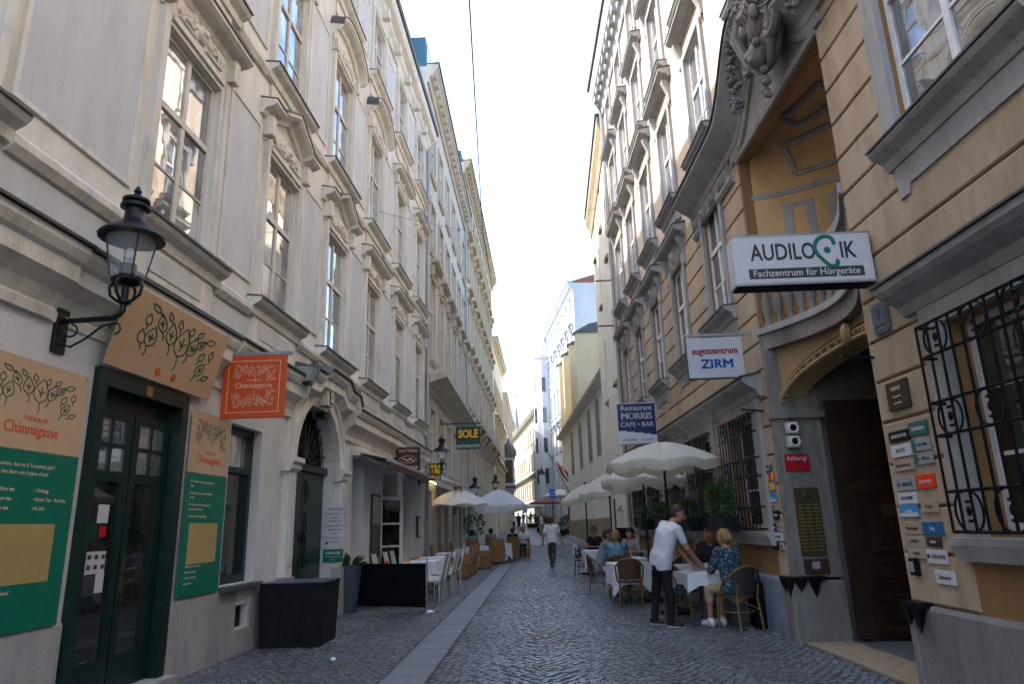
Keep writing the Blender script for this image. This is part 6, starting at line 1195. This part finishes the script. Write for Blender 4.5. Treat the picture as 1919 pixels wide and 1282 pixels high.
def parasol(x, y, r, zr, za, label, ribs=8, mat='canvas', val=.17, tilt=(0, 0), pole='iron_dark', sq=False, zg=0., base=True, rot=.2):
    t = thing('parasol', label, 'parasol', (x, y, zg)); MB().tube([(0, 0, .05), (0, 0, za)], .022, 8).obj('pole', pole, t)
    if base: MB().lathe([(.28, 0), (.28, .05), (.05, .09), (.04, .3)], 14).obj('base', 'planter_black', t)
    top = link('canopy_frame', None, t, (0, 0, zr), (R_(tilt[0]), R_(tilt[1]), 0)) if False else None
    h = za-zr; m = MB(); vs = []; fs = []; n = ribs*4; rings = 7
    def prof(q, a):      # q 0 apex .. 1 rim
        rib = abs(math.cos(a*ribs/2)); sag = (1-rib)*.30*h*q*(1.25-q)*1.6
        rr = r*q*(1-(1-math.cos(math.pi/ribs))*(1-rib)*1.0*q)
        z = zr+h*(1-q**1.55)-sag
        X, Y = rr*math.cos(a+rot), rr*math.sin(a+rot)
        return (X, Y, z+X*math.sin(R_(tilt[0]))+Y*math.sin(R_(tilt[1])))
    for j in range(1, rings+1):
        for k in range(n): vs.append(prof(j/rings, 2*math.pi*k/n))
    vs.append(prof(0, 0)); ap = len(vs)-1
    for k in range(n): fs.append((ap, k, (k+1) % n))
    for j in range(rings-1):
        for k in range(n): a = j*n+k; b = j*n+(k+1) % n; fs.append((a, a+n, b+n, b))
    m.add(vs, fs); m.obj('canopy', mat, t, smooth=True)
    if val:
        v = MB(); vv = []; ff = []
        for k in range(n):
            p = prof(1, 2*math.pi*k/n); rib = abs(math.cos(2*math.pi*k/n*ribs/2)); d = val*(1-.35*max(0, 1-(1-rib)*6)); vv += [(p[0]*1.003, p[1]*1.003, p[2]+.004), (p[0]*1.02, p[1]*1.02, p[2]-d*.5), (p[0]*1.0, p[1]*1.0, p[2]-d)]
        for k in range(n): a, b = 3*k, 3*((k+1) % n); ff += [(a, b, b+1, a+1), (a+1, b+1, b+2, a+2)]
        v.add(vv, ff); v.obj('valance', mat, t, smooth=True)
    me = None
    for k in range(ribs):
        pr = [prof(q, 2*math.pi*k/ribs) for q in (.03, .4, .75, 1.)]; MB().tube([(p[0], p[1], p[2]-.012) for p in pr], .008, 4).obj('rib', pole, t)
    MB().lathe([(.035, -.04), (.04, .02), (.012, .07)], 8, (0, 0, za)).obj('finial', pole, t)
    return t
# --- right-hand tables
chair('bamboo', 2.83, 10.42, 118, 'bamboo bistro chair with dark woven back under the woman in the patterned shirt')
chair('teal', 2.28, 11.45, -35, 'bamboo bistro chair with teal seat beside the waiter')
chair('bamboo', 2.92, 12.05, -110, 'bamboo bistro chair under the man in the black polo shirt')
chair('brown', 1.72, 13.45, 84, 'brown woven bistro chair, its back to the roadway end of the empty table')
chair('brown', 1.70, 15.05, 88, 'brown woven bistro chair under the person in the blue checked shirt')
chair('brown', 1.38, 15.85, -5, 'brown woven bistro chair under the man in the grey t-shirt')
chair('black', 1.42, 21.6, -20, 'black bistro chair with a white napkin over it at the roadway edge')
chair('black', 1.82, 22.3, -90, 'black bistro chair under the man in the straw hat'); chair('brown', 2.35, 17.6, -110, 'brown woven bistro chair under the dark haired diner in grey')
chair('brown', 2.45, 13.55, 150, 'brown woven bistro chair on the wall side of the empty table')
tag(cloth(.30, .06, .30, 31).obj('napkin', 'linen', None, (1.20, 21.66, .90), R_(70), smooth=True), 'white napkin hung over the back of the black bistro chair', 'napkin')
table(2.52, 11.10, .66, .66, 'cloth covered table the waiter leans over', 4, .17, .12); table(1.78, 14.15, .70, .70, 'empty cloth covered table behind the brown chair', 5, .38, .1); table(2.0, 16.0, .75, .75, 'cloth covered table of the checked shirt diners', 6, .30, .05); table(1.75, 21.2, .7, .7, 'cloth covered table of the man in the straw hat', 7, .34, .1); table(2.55, 12.9, .62, .62, 'small cloth covered table behind the black polo shirt', 8, .28)
parasol(2.32, 12.35, 1.02, 2.52, 2.88, 'wide cream parasol with scalloped valance over the waiter', tilt=(0, 0)); parasol(2.25, 14.4, .86, 2.36, 2.70, 'cream parasol half hidden behind the widest cream one', rot=.5); parasol(1.95, 18.2, .78, 2.38, 2.78, 'cream parasol tilted towards the road past the hidden one', tilt=(9, 3), rot=.1); parasol(1.62, 22.2, .82, 2.35, 2.72, 'farthest cream parasol beside the church wall', tilt=(10, 0), rot=.35)
t = thing('menu_stand', 'black menu lectern stand beside the annex wall', 'stand', (2.45, 19.2, 0)); MB().tube([(0, 0, 0), (0, 0, 1.05)], .02, 6).obj('post', 'iron_dark', t); MB().box(-.2, .2, -.16, .16, 0, .03).obj('foot', 'iron_dark', t); MB().bbox(-.24, .24, -.015, .015, 0, .42, .004).obj('board', 'fabric_black', t, (0, 0, 1.0), (R_(-30), 0, R_(10)))
t = thing('leaning_bag', 'black bag hanging at the side of the bamboo chair by the blue plinth', 'bag', (3.17, 10.55, 0)); MB().bbox(-.11, .11, -.17, .17, .0, .62, .03).obj('bag_body', 'fabric_black', t); MB().box(-.113, -.110, -.06, .06, .44, .54).obj('label_tag', 'plate_sky', t); MB().tube([(0, -.12, .6), (0, -.1, .78), (0, .1, .78), (0, .12, .6)], .012, 5).obj('strap', 'fabric_black', t)
# --- left-hand tables
b = thing('barrier_screen', 'black fabric barrier screen on steel posts closing the trattoria terrace', 'barrier', (-2.86, 13.85, 0), R_(-30))
b.rotation_euler = (0, 0, math.atan2(13.42-14.15, -2.06+3.62)); b.location = (-2.84, 13.79, 0); hw = .86
MB().bbox(-hw+.03, hw-.03, -.006, .006, .10, .84, .002).obj('fabric', 'fabric_black', b); MB().tube([(-hw, 0, .85), (hw, 0, .85)], .013, 8).obj('top_rail', 'fabric_black', b); MB().tube([(-hw, 0, .09), (hw, 0, .09)], .010, 8).obj('bottom_rail', 'iron_dark', b)
for sx in (-1, 1): MB().tube([(sx*hw, 0, .02), (sx*hw, 0, .96)], .016, 8).obj('post', 'steel', b, smooth=True); MB().lathe([(.15, 0), (.15, .012), (.10, .03), (.03, .05)], 16, (sx*hw, 0, 0)).obj('post_foot', 'steel', b, smooth=True)
GW = 'white woven chairs along the trattoria terrace'
for i, (y, sd_) in enumerate(((15.0, 1), (15.75, 1), (17.0, 1), (17.7, 1), (18.9, 1), (15.1, -1), (15.9, -1), (17.1, -1), (17.9, -1), (19.2, -1))):
    chair('white', -2.22 if sd_ > 0 else -3.30, y, 180 if sd_ > 0 else 0, ('first', 'second', 'third', 'fourth', 'fifth')[i % 5]+' white high backed chair from the barrier, '+('roadway' if sd_ > 0 else 'wall')+' side of the tables', GW)
for i, (y, lb) in enumerate(((15.4, 'trattoria table next to the black barrier'), (17.35, 'second trattoria table from the black barrier'), (19.3, 'third trattoria table from the black barrier'))): table(-2.78, y, .78, .95, lb, 11+i, .34)
for i, (x, y, z, mt, lb) in enumerate(((-3.1, 14.75, .80, 'food_red', 'red flower bowl on the wall side of the first trattoria table'), (-2.75, 15.25, .742, 'food_orange', 'orange flower bowl on the trattoria table next to the barrier'), (-2.85, 17.3, .742, 'food_orange', 'orange flower bowl on the second trattoria table'))):
    if i == 0: table(-3.25, 14.75, .5, .5, 'small square trattoria side table at the wall', 21, .2)
    t = thing('flower_bowl', lb, 'flowers', (x, y, .742 if i else .745)); MB().lathe([(.03, 0), (.06, .05), (.065, .07)], 10).obj('bowl', 'white_sign', t); m = MB()
    for k in range(8): m.ell((.05*math.cos(k*2.4)*(.3+k*.1), .05*math.sin(k*2.4)*(.3+k*.1), .09+.01*(k % 3)), (.028, .028, .022), 6, 4)
    m.obj('blossoms', mt, t)
GT = 'brown rattan armchairs under the pale parasols'
for i, (x, y, a) in enumerate(((-2.30, 21.6, 180), (-2.28, 22.7, 180), (-2.25, 23.8, 178), (-1.95, 26.4, 180), (-1.55, 29.2, 95), (-2.6, 29.3, 90), (-1.0, 31.6, 92), (-2.0, 31.8, 95), (-3.05, 23.0, 0), (-3.0, 24.6, 0), (-2.9, 27.0, 0))): chair('tub', x, y, a, ('rattan armchair right behind the last white chair on the roadway side', 'second rattan armchair behind the white chairs, roadway side', 'third rattan armchair behind the white chairs, roadway side', 'rattan armchair standing alone on the paved strip', 'rattan armchair with its back turned between both pale parasols', 'rattan armchair under the diner in pale blue', 'rattan armchair under the diner in black', 'rattan armchair under the diner in grey', 'first rattan armchair along the wall past the white chairs', 'second rattan armchair along the wall past the white chairs', 'third rattan armchair along the wall past the white chairs')[i], GT, gz(y))
for i, (x, y, lb) in enumerate(((-2.7, 22.3, 'cloth covered table at the first rattan armchairs'), (-2.5, 25.6, 'cloth covered table under the nearer pale parasol'), (-2.3, 28.2, 'cloth covered table between both pale parasols'), (-1.45, 30.3, 'cloth covered table under the farther pale parasol'))): table(x, y, .8, .8, lb, 41+i, .40, zg=gz(y))
parasol(-2.72, 25., 1.12, 2.32, 2.82, 'rounded pale parasol over the rattan armchairs', 8, 'canvas_white', .06, pole='chair_white', rot=.3); parasol(-1.53, 30., 1.42, 2.34, 3.0, 'square pale parasol with deep valance farther down the terrace', 4, 'canvas_white', .30, pole='chair_white', rot=.78, zg=gz(30))
t = thing('terrace_tree', 'small dark olive tree in a pot under the pale parasols', 'potted plant', (-2.75, 32., gz(32))); MB().lathe([(.2, 0), (.28, .5)], 12).obj('pot', 'planter_black', t); MB().tube([(0, 0, .5), (.03, 0, 1.2)], .03, 6).obj('stem', 'stem', t); m = MB(); leafy(m, (0, 0, 1.55), (.45, .45, .55), 600, 77, .10); m.obj('foliage', 'leaf', t)
# small tableware
def ware(x, y, z, kindn, label):
    t = thing('water_glass' if kindn == 'g' else 'plate', label, 'tableware', (x, y, z)); 
    if kindn == 'g': MB().lathe([(.03, 0), (.033, .12), (.031, .12), (.028, .01)], 12).obj('glass_body', 'lamp_glass', t, smooth=True)
    else: MB().lathe([(.05, 0), (.11, .015), (.112, .018), (.05, .006)], 18).obj('plate_body', 'white_sign', t, smooth=True)
    return t
ware(2.62, 11.18, .745, 'g', 'clear water glass on the table the waiter leans over'); ware(2.50, 11.32, .745, 'p', 'white plate on the table the waiter leans over'); ware(1.80, 14.2, .745, 'p', 'white plate on the empty cloth covered table'); ware(2.05, 16.05, .745, 'g', 'clear water glass between the checked shirt diners')
t = thing('juice_glass', 'glass of orange drink between the checked shirt diners', 'drink', (2.12, 16.2, .745)); MB().lathe([(.03, 0), (.04, .16)], 12).obj('drink', 'food_orange', t)
# ================================================================ people: one continuous surface per body (distance field of tapered limbs)
def sdf_mesh(name, prims, paint, res, mats):
    P0 = np.array([np.minimum(p[0], p[1])-max(p[2], p[3])-.03 for p in prims]).min(0); P1 = np.array([np.maximum(p[0], p[1])+max(p[2], p[3])+.03 for p in prims]).max(0)
    n = np.ceil((P1-P0)/res).astype(int)+2; D = np.full(n, .5, np.float32); RAW = np.full(n, .5, np.float32); LAB = np.zeros(n, np.int16)
    for a, b, ra, rb, lab, k in prims:
        a = np.array(a, float); b = np.array(b, float); mg = max(ra, rb)+k+.03
        i0 = np.maximum(0, ((np.minimum(a, b)-mg-P0)/res).astype(int)); i1 = np.minimum(n, ((np.maximum(a, b)+mg-P0)/res).astype(int)+2); sl = tuple(slice(i0[q], i1[q]) for q in range(3))
        g = np.stack(np.meshgrid(*[P0[q]+res*np.arange(i0[q], i1[q]) for q in range(3)], indexing='ij'), -1)
        ab = b-a; L2_ = max(ab@ab, 1e-9); t = np.clip(((g-a)@ab)/L2_, 0, 1); d = np.linalg.norm(g-a-t[..., None]*ab, axis=-1)-(ra+(rb-ra)*t)
        o = D[sl]; h = np.clip(.5+.5*(o-d)/k, 0, 1); D[sl] = o*(1-h)+d*h-k*h*(1-h)
        better = d < RAW[sl]; RAW[sl] = np.where(better, d, RAW[sl]); LAB[sl] = np.where(better, lab, LAB[sl])
    gx, gy, gw = [P0[q]+res*np.arange(n[q], dtype=np.float32) for q in range(3)]; gx = gx[:, None, None]; gy = gy[None, :, None]; gw = gw[None, None, :]
    fold = np.sin(24*gw+9*gx+5*np.sin(9*gx+4*gy))*np.sin(17*gy+11*gx-8*gw+2)+.6*np.sin(41*gw-23*gx+19*gy)*np.sin(13*gx+29*gy); D += np.where((LAB == 2) | (LAB == 3), .0042*fold, 0).astype(np.float32)
    D += np.where(LAB == 1, .0035*np.sin(95*gx+40*gw)*np.sin(88*gy-35*gw), 0).astype(np.float32)
    for c, r, lab in paint:
        c = np.array(c, float); i0 = np.maximum(0, ((c-r-P0)/res).astype(int)); i1 = np.minimum(n, ((c+r-P0)/res).astype(int)+2); sl = tuple(slice(i0[q], i1[q]) for q in range(3))
        g = np.stack(np.meshgrid(*[P0[q]+res*np.arange(i0[q], i1[q]) for q in range(3)], indexing='ij'), -1); LAB[sl] = np.where(np.linalg.norm(g-c, axis=-1) < r, lab, LAB[sl])
    ins = D < 0; c8 = [(i, j, k) for i in (0, 1) for j in (0, 1) for k in (0, 1)]; N1 = n-1
    cnt = sum(ins[i:i+N1[0], j:j+N1[1], k:k+N1[2]].astype(np.int8) for i, j, k in c8); act = (cnt > 0) & (cnt < 8); idx = -np.ones(N1, np.int64); cells = np.argwhere(act); idx[act] = np.arange(len(cells))
    acc = np.zeros((len(cells), 3)); num = np.zeros(len(cells))
    for ax in range(3):
        for c in c8:
            if c[ax]: continue
            e = list(c); e[ax] = 1; p0 = cells+c; p1 = cells+e; d0 = D[tuple(p0.T)]; d1 = D[tuple(p1.T)]; cr = (d0 < 0) != (d1 < 0); tt = np.where(cr, d0/np.where(np.abs(d0-d1) < 1e-9, 1, d0-d1), 0); q = p0+0.; q[:, ax] += tt; acc += np.where(cr[:, None], q, 0); num += cr
    V = P0+res*acc/num[:, None]; faces = []; labs = []
    for ax in range(3):
        u, v = (ax+1) % 3, (ax+2) % 3; sl0 = [slice(None)]*3; sl1 = [slice(None)]*3; sl0[ax] = slice(0, -1); sl1[ax] = slice(1, None); s0 = ins[tuple(sl0)]; s1 = ins[tuple(sl1)]; E_ = np.argwhere(s0 != s1)
        ok = (E_[:, u] > 0) & (E_[:, v] > 0) & (E_[:, u] < N1[u]) & (E_[:, v] < N1[v]); E_ = E_[ok]; flip = s0[tuple(E_.T)]
        def cell(du, dv): q = E_.copy(); q[:, u] += du; q[:, v] += dv; return idx[tuple(q.T)]
        q = np.stack([cell(-1, -1), cell(0, -1), cell(0, 0), cell(-1, 0)], 1); q[~flip] = q[~flip][:, ::-1]; e1 = E_.copy(); e1[:, ax] += 1; lb = np.where(flip, LAB[tuple(E_.T)], LAB[tuple(e1.T)]); faces.append(q); labs.append(lb)
    faces = np.concatenate(faces); labs = np.concatenate(labs); good = (faces >= 0).all(1); faces = faces[good]; labs = labs[good]
    me = bpy.data.meshes.new(name); me.from_pydata(V.tolist(), [], faces.tolist()); me.update()
    for m in mats: me.materials.append(MATS[m])
    me.polygons.foreach_set('material_index', labs.astype(np.int32)); me.polygons.foreach_set('use_smooth', np.ones(len(faces), bool)); return me
def person(label, J, face, st, loc, res=.012, group=None, fat=1., hand=True, extra=()):
    """J: joints in local metres; st: materials skin, hair, top, legs, shoe, sole; sleeve 0..1"""
    V_ = lambda k: np.array(J[k], float); f = np.array(face, float); f /= np.linalg.norm(f); up = np.array((0, 0, 1.)); sd_ = np.cross(up, f); sd_ /= np.linalg.norm(sd_); hu = np.cross(f, sd_)
    mats = [st['skin'], st['hair'], st['top'], st['legs'], st['shoe'], st.get('sole', 'sole_white'), 'eye_dark', 'lips']; SK, HR, TP, LG, SH, SO, EY, LI = range(8); P = []; add = lambda a, b, ra, rb, l, k=.03: P.append((np.array(a, float), np.array(b, float), ra, rb, l, k))
    h = V_('head'); ch = V_('chest'); pe = V_('pelvis'); nk = V_('neck'); ls, rs = V_('lsh'), V_('rsh'); lh, rh = V_('lhip'), V_('rhip')
    add(pe, ch, .125*fat, .135*fat, TP, .05); w_ = .55
    for s_, hp in ((ls, lh), (rs, rh)):
        add(ch+(s_-ch)*.45, pe+(hp-pe)*.75, .105*fat, .105*fat, TP, .05); add(ch*.25+nk*.75, s_, .055, .062, TP, .05)
    hx = (lh-rh)/max(np.linalg.norm(lh-rh), 1e-6); add(pe+up*.05+hx*.07, pe+up*.05-hx*.07, .112*fat, .112*fat, TP, .05); add(pe-up*.02+hx*.08, pe-up*.02-hx*.08, .105*fat, .105*fat, TP, .04)
    add(pe-up*.08, pe-up*.10, .115*fat, .11*fat, LG, .04)
    add(nk-(h-nk)*.25, h-up*.03, .056, .054, SK, .02)
    add(h+hu*.030-f*.012, h-hu*.030+f*.012, .094, .080, SK, .03); add(h-hu*.03+f*.02, h-hu*.085+f*.042, .066, .040, SK, .03); add(h+f*.088+hu*.01, h+f*.112-hu*.025, .011, .015, SK, .012)
    for s_ in (-1, 1): add(h+sd_*s_*.088-f*.008, h+sd_*s_*.092-f*.012-hu*.03, .020, .013, SK, .01)
    hs = st.get('hairsize', 1.)
    add(h+hu*.045-f*.030, h+hu*.00-f*.040, .098*hs, .092*hs, HR, .012); add(h+hu*.075+f*.035, h+hu*.07-f*.03, .052*hs, .06*hs, HR, .012)
    if st.get('bun'): add(h-f*.11+hu*.01, h-f*.13-hu*.02, .045, .04, HR, .02)
    if st.get('beard'): add(h-hu*.078+f*.045, h-hu*.098+f*.04, .046, .034, HR, .015)
    sl = st.get('sleeve', .55)
    for q in ('l', 'r'):
        s_, e, wr = V_(q+'sh'), V_(q+'el'), V_(q+'wr'); m_ = s_+(e-s_)*sl if sl <= 1 else e
        add(s_, m_, .066*fat**.5, .058, TP, .03); 
        if sl < 1: add(m_, e, .045, .041, SK, .012)
        if sl > 1: fm = e+(wr-e)*(sl-1); add(e, fm, .05, .042, TP, .02); add(fm, wr, .034, .027, SK, .012)
        else: add(e, wr, .041, .028, SK, .015)
        dr = (wr-e)/np.linalg.norm(wr-e); hd = np.array(J.get(q+'hd', wr+dr*.09), float); d2 = (hd-wr)/max(np.linalg.norm(hd-wr), 1e-6); sdv = np.cross(d2, up); sdv = sdv/np.linalg.norm(sdv) if np.linalg.norm(sdv) > .1 else np.array((0, 1., 0)); nr = np.cross(sdv, d2); pm = wr+d2*.075
        for t in (-.022, 0, .022): add(wr+d2*.015+sdv*t*.6, pm+sdv*t, .018, .017, SK, .012)
        if hand:
            for i, (t, l) in enumerate(((-.033, .062), (-.011, .078), (.012, .073), (.033, .055))):
                k1 = pm+sdv*t+d2*l*.55-nr*.006; add(pm+sdv*t, k1, .0105, .0098, SK, .004); add(k1, k1+d2*l*.42-nr*l*.38, .0098, .0085, SK, .004)
            sg = 1 if q == 'l' else -1; tb = wr+d2*.028+sdv*.022*sg; k1 = tb+d2*.030+sdv*.030*sg-nr*.006; add(tb, k1, .0135, .0115, SK, .006); add(k1, k1+d2*.030+sdv*.004*sg-nr*.012, .0115, .0095, SK, .004)
        hp, kn, an, to = V_(q+'hip'), V_(q+'kn'), V_(q+'an'), V_(q+'toe'); ll = st.get('leglen', 2.)
        add(pe*.3+hp*.7-up*.05*(1 if kn[2] < .51 else 0), kn, .088*fat, .066, LG, .04)
        if ll >= 2: add(kn, an, .064, .052, LG, .03)
        else:
            if ll > 1: km = kn+(an-kn)*(ll-1); add(kn, km, .070, .066, LG, .03); add(km, an, .050, .034, SK, .015)
            else: add(kn, an, .056, .034, SK, .02)
        fd = to-an; fd[2] = 0; fd /= max(np.linalg.norm(fd), 1e-6); hl = an-fd*.03-up*.035; add(an, hl, .046, .045, SH, .02); add(hl, to, .045, .036, SH, .02); add(hl-up*.030-fd*.012, to-up*.016+fd*.012, .034, .028, SO, .006)
    for e_ in extra: add(*e_)
    paint = []
    for s_ in (-1, 1): paint.append((h+f*.092+sd_*s_*.034+hu*.018, .013, EY))
    paint.append((h+f*.085-hu*.058, .017, LI))
    o = link('person', sdf_mesh('person', P, paint, res, mats), None, loc); tag(o, label, 'person', group); return o
def rotj(J, ang, sc=1.):
    c, s_ = math.cos(ang), math.sin(ang); return {k: (sc*(v[0]*c-v[1]*s_), sc*(v[0]*s_+v[1]*c), sc*v[2]) for k, v in J.items()}
def seated(lean=.05, armf=.32, armz=.78, knee=.44, spread=.11, arml=None):
    J = dict(pelvis=(0, 0, .55), chest=(lean*.8, 0, .93), neck=(lean*1.1, 0, 1.10), head=(lean*1.1+.03, 0, 1.24), lsh=(lean, .17, 1.05), rsh=(lean, -.17, 1.05), lel=(lean+.10, .24, .80), rel=(lean+.10, -.24, .80), lwr=(armf, .10, armz), rwr=(armf, -.10, armz), lhip=(.02, .09, .53), rhip=(.02, -.09, .53), lkn=(knee, spread, .52), rkn=(knee, -spread, .52), lan=(knee+.02, spread, .09), ran=(knee+.02, -spread, .09), ltoe=(knee+.17, spread*1.1, .04), rtoe=(knee+.17, -spread*1.1, .04))
    return J
WPX = lambda px, py, Y: (onY(px, py, Y)[0], Y, onY(px, py, Y)[1])
def people():
    # waiter bending over the table
    o = np.array((1.87, 10.86, 0)); A = lambda px, py, Y: tuple(np.array(WPX(px, py, Y))-o)
    J = dict(pelvis=A(1238, 1052, 10.88), chest=A(1246, 1003, 10.86), neck=A(1262, 977, 10.84), head=A(1272, 964, 10.84), lsh=A(1243, 985, 11.03), rsh=A(1269, 993, 10.67), lel=A(1268, 1026, 11.12), rel=A(1288, 1029, 10.66), lwr=A(1290, 1052, 11.08), rwr=A(1309, 1054, 10.78), lhd=A(1299, 1060, 11.08), rhd=A(1320, 1067, 10.84), lhip=A(1230, 1062, 10.98), rhip=A(1246, 1063, 10.78), lkn=A(1229, 1117, 11.04), rkn=A(1256, 1118, 10.74), lan=A(1227, 1160, 11.03), ran=A(1258, 1164, 10.72), ltoe=A(1242, 1167, 10.99), rtoe=A(1280, 1173, 10.68))
    zf = min(J['lan'][2], J['ran'][2])
    J['lan'] = (J['lan'][0], J['lan'][1], .10); J['ran'] = (J['ran'][0], J['ran'][1], .10); J['ltoe'] = (J['ltoe'][0], J['ltoe'][1], .045); J['rtoe'] = (J['rtoe'][0], J['rtoe'][1], .045)
    person('waiter in white short sleeved shirt and black trousers bending over a table', J, (.86, -.22, -.42), dict(skin='skin', hair='hair_brown', top='shirt_white', legs='trousers_black', shoe='shoe_dark', sleeve=.62, beard=True), tuple(o), .0085, fat=1.06)
    # woman with her back to the roadway
    a = R_(118); J = rotj(seated(.10, .42, .80), a); person('seated woman with blond tied hair in a blue patterned shirt, back turned', J, (math.cos(a), math.sin(a), -.12), dict(skin='skin', hair='hair_blond', top='shirt_pattern', legs='trousers_beige', shoe='sole_white', sleeve=1.4, bun=True, leglen=1.35), (2.83, 10.44, 0), .0115, fat=1.05)
    a = R_(-112); J = rotj(seated(.04, .36, .79), a, 1.02); person('seated man in a black polo shirt facing the waiter and the woman', J, (-.42, -.90, -.02), dict(skin='skin_tan', hair='hair_brown', top='shirt_black', legs='trousers_black', shoe='shoe_dark', sleeve=.6, hairsize=.93), (2.93, 12.02, 0), .0105, fat=1.08)
    a = R_(85); J = rotj(seated(.14, .40, .80), a, .98); person('seated person in a pale blue checked shirt, back turned', J, (.25, .96, -.1), dict(skin='skin', hair='hair_blond', top='shirt_check', legs='trousers_beige', shoe='sole_white', sleeve=1.5), (1.70, 15.07, 0), .0125)
    a = R_(-8); J = rotj(seated(.20, .38, .80, .40), a, 1.0); person('seated man in a grey t-shirt and pale shorts eating in profile', J, (.95, -.05, -.30), dict(skin='skin', hair='hair_brown', top='shirt_grey', legs='shorts_white', shoe='shoe_dark', sole='shoe_dark', sleeve=.6, leglen=1.), (1.36, 15.86, 0), .0125)
    a = R_(-95); J = rotj(seated(.05, .38, .82), a, 1.0); p = person('seated man with a straw hat and dark waistcoat facing down the street', J, (-.05, -.99, -.05), dict(skin='skin', hair='hair_dark', top='shirt_black', legs='shorts_white', shoe='sole_white', sleeve=.4, leglen=1.), (1.82, 22.25, 0), .014)
    MB().lathe([(.17, .0), (.17, .012), (.105, .02), (.10, .11), (.06, .135)], 16).obj('straw_hat', 'hat_straw', p, (math.cos(a)*.085, math.sin(a)*.085, 1.30), smooth=True)
    a = R_(-120); J = rotj(seated(.06, .36, .8), a, 1.0); person('seated diner with dark hair in a light grey top near the wall', J, (-.7, -.7, -.08), dict(skin='skin', hair='hair_dark', top='shirt_grey', legs='trousers_black', shoe='shoe_dark', sleeve=.7, hairsize=1.08), (2.36, 17.58, 0), .014)
    # man walking away
    o = np.array((*onZ(1036, 1058), 0)); J = dict(pelvis=(0, 0, .96), chest=(.0, .03, 1.32), neck=(0, .04, 1.50), head=(0, .06, 1.66), lsh=(-.19, .03, 1.44), rsh=(.19, .03, 1.44), lel=(-.30, -.04, 1.16), rel=(.29, .06, 1.15), lwr=(-.33, .03, .91), rwr=(.36, .16, .92), lhip=(-.09, 0, .93), rhip=(.09, 0, .93), lkn=(-.08, .10, .50), rkn=(.07, -.02, .50), lan=(-.05, .10, .10), ran=(.05, -.34, .30), ltoe=(-.05, .26, .045), rtoe=(.05, -.28, .12))
    J['lan'] = (-.03, .04, .10); J['ltoe'] = (-.03, .20, .045); J['ran'] = (.04, -.28, .24); J['rtoe'] = (.05, -.22, .09); J['lhip'], J['rhip'] = (-.09, 0, .93), (.09, 0, .93)
    o[1] = 25.4; o[0] = onY(1036, 1058, 25.4)[0]
    person('man in white t-shirt and brown trousers walking away up the road', J, (0, 1, -.02), dict(skin='skin', hair='hair_ginger', top='shirt_white', legs='trousers_brown', shoe='shoe_dark', sleeve=.6), tuple(o), .0125)
    # diners and strollers farther off
    for i, (x, y, a, top, hair, lb) in enumerate(((-1.02, 31.55, 92, 'shirt_black', 'hair_brown', 'seated diner in black under the square pale parasol'), (-.55, 33.2, -100, 'shirt_white', 'hair_ginger', 'seated diner in pale clothes facing back beside the square parasol'), (-2.0, 31.75, 95, 'shirt_grey', 'hair_dark', 'seated diner in grey deep under the pale parasols'), (-2.62, 29.25, 90, 'shirt_check', 'hair_brown', 'seated diner in pale blue near the house wall'))):
        J = rotj(seated(.08), R_(a)); person(lb, J, (math.cos(R_(a)), math.sin(R_(a)), 0), dict(skin='skin_tan', hair=hair, top=top, legs='trousers_black' if i else 'trousers_brown', shoe='shoe_dark', sleeve=.7), (x, y, gz(y)), .02, hand=False)
    chair('tub', -.55, 33.25, -95, 'rattan armchair under the diner in pale clothes', GT, gz(33))
    far = [(963, 74, 'shirt_white', 'trousers_black', 'stroller in white with dark trousers far down the road'), (972, 70, 'shirt_black', 'trousers_black', 'stroller all in black far down the road'), (981, 84, 'shirt_grey', 'trousers_brown', 'stroller in grey behind the one in black'), (995, 92, 'shirt_white', 'shorts_white', 'distant stroller in white near the far parasol'), (1014, 60, 'shirt_white', 'trousers_beige', 'stroller in white and beige beside the red parasol'), (987, 100, 'shirt_check', 'trousers_black', 'most distant stroller in pale blue')]
    S_ = dict(pelvis=(0, 0, .95), chest=(0, .02, 1.32), neck=(0, .03, 1.50), head=(0, .04, 1.65), lsh=(-.18, 0, 1.43), rsh=(.18, 0, 1.43), lel=(-.25, 0, 1.15), rel=(.25, .02, 1.15), lwr=(-.26, .1, .92), rwr=(.26, .1, .92), lhip=(-.09, 0, .92), rhip=(.09, 0, .92), lkn=(-.09, .08, .50), rkn=(.09, -.02, .50), lan=(-.09, .0, .09), ran=(.09, -.12, .09), ltoe=(-.09, .15, .04), rtoe=(.09, .03, .04))
    for i, (px, Y, top, lg, lb) in enumerate(far):
        x, _ = onY(px, 975, Y); person(lb, rotj(S_, R_(20*i)), (math.sin(i), math.cos(i), 0), dict(skin='skin', hair='hair_brown', top=top, legs=lg, shoe='shoe_dark', sleeve=.6), (x, Y, gz(Y)), .024, hand=False)
people()
for k, p in PROTO.items():
    if k not in used:
        for c in list(p.children): bpy.data.objects.remove(c)
        bpy.data.objects.remove(p)
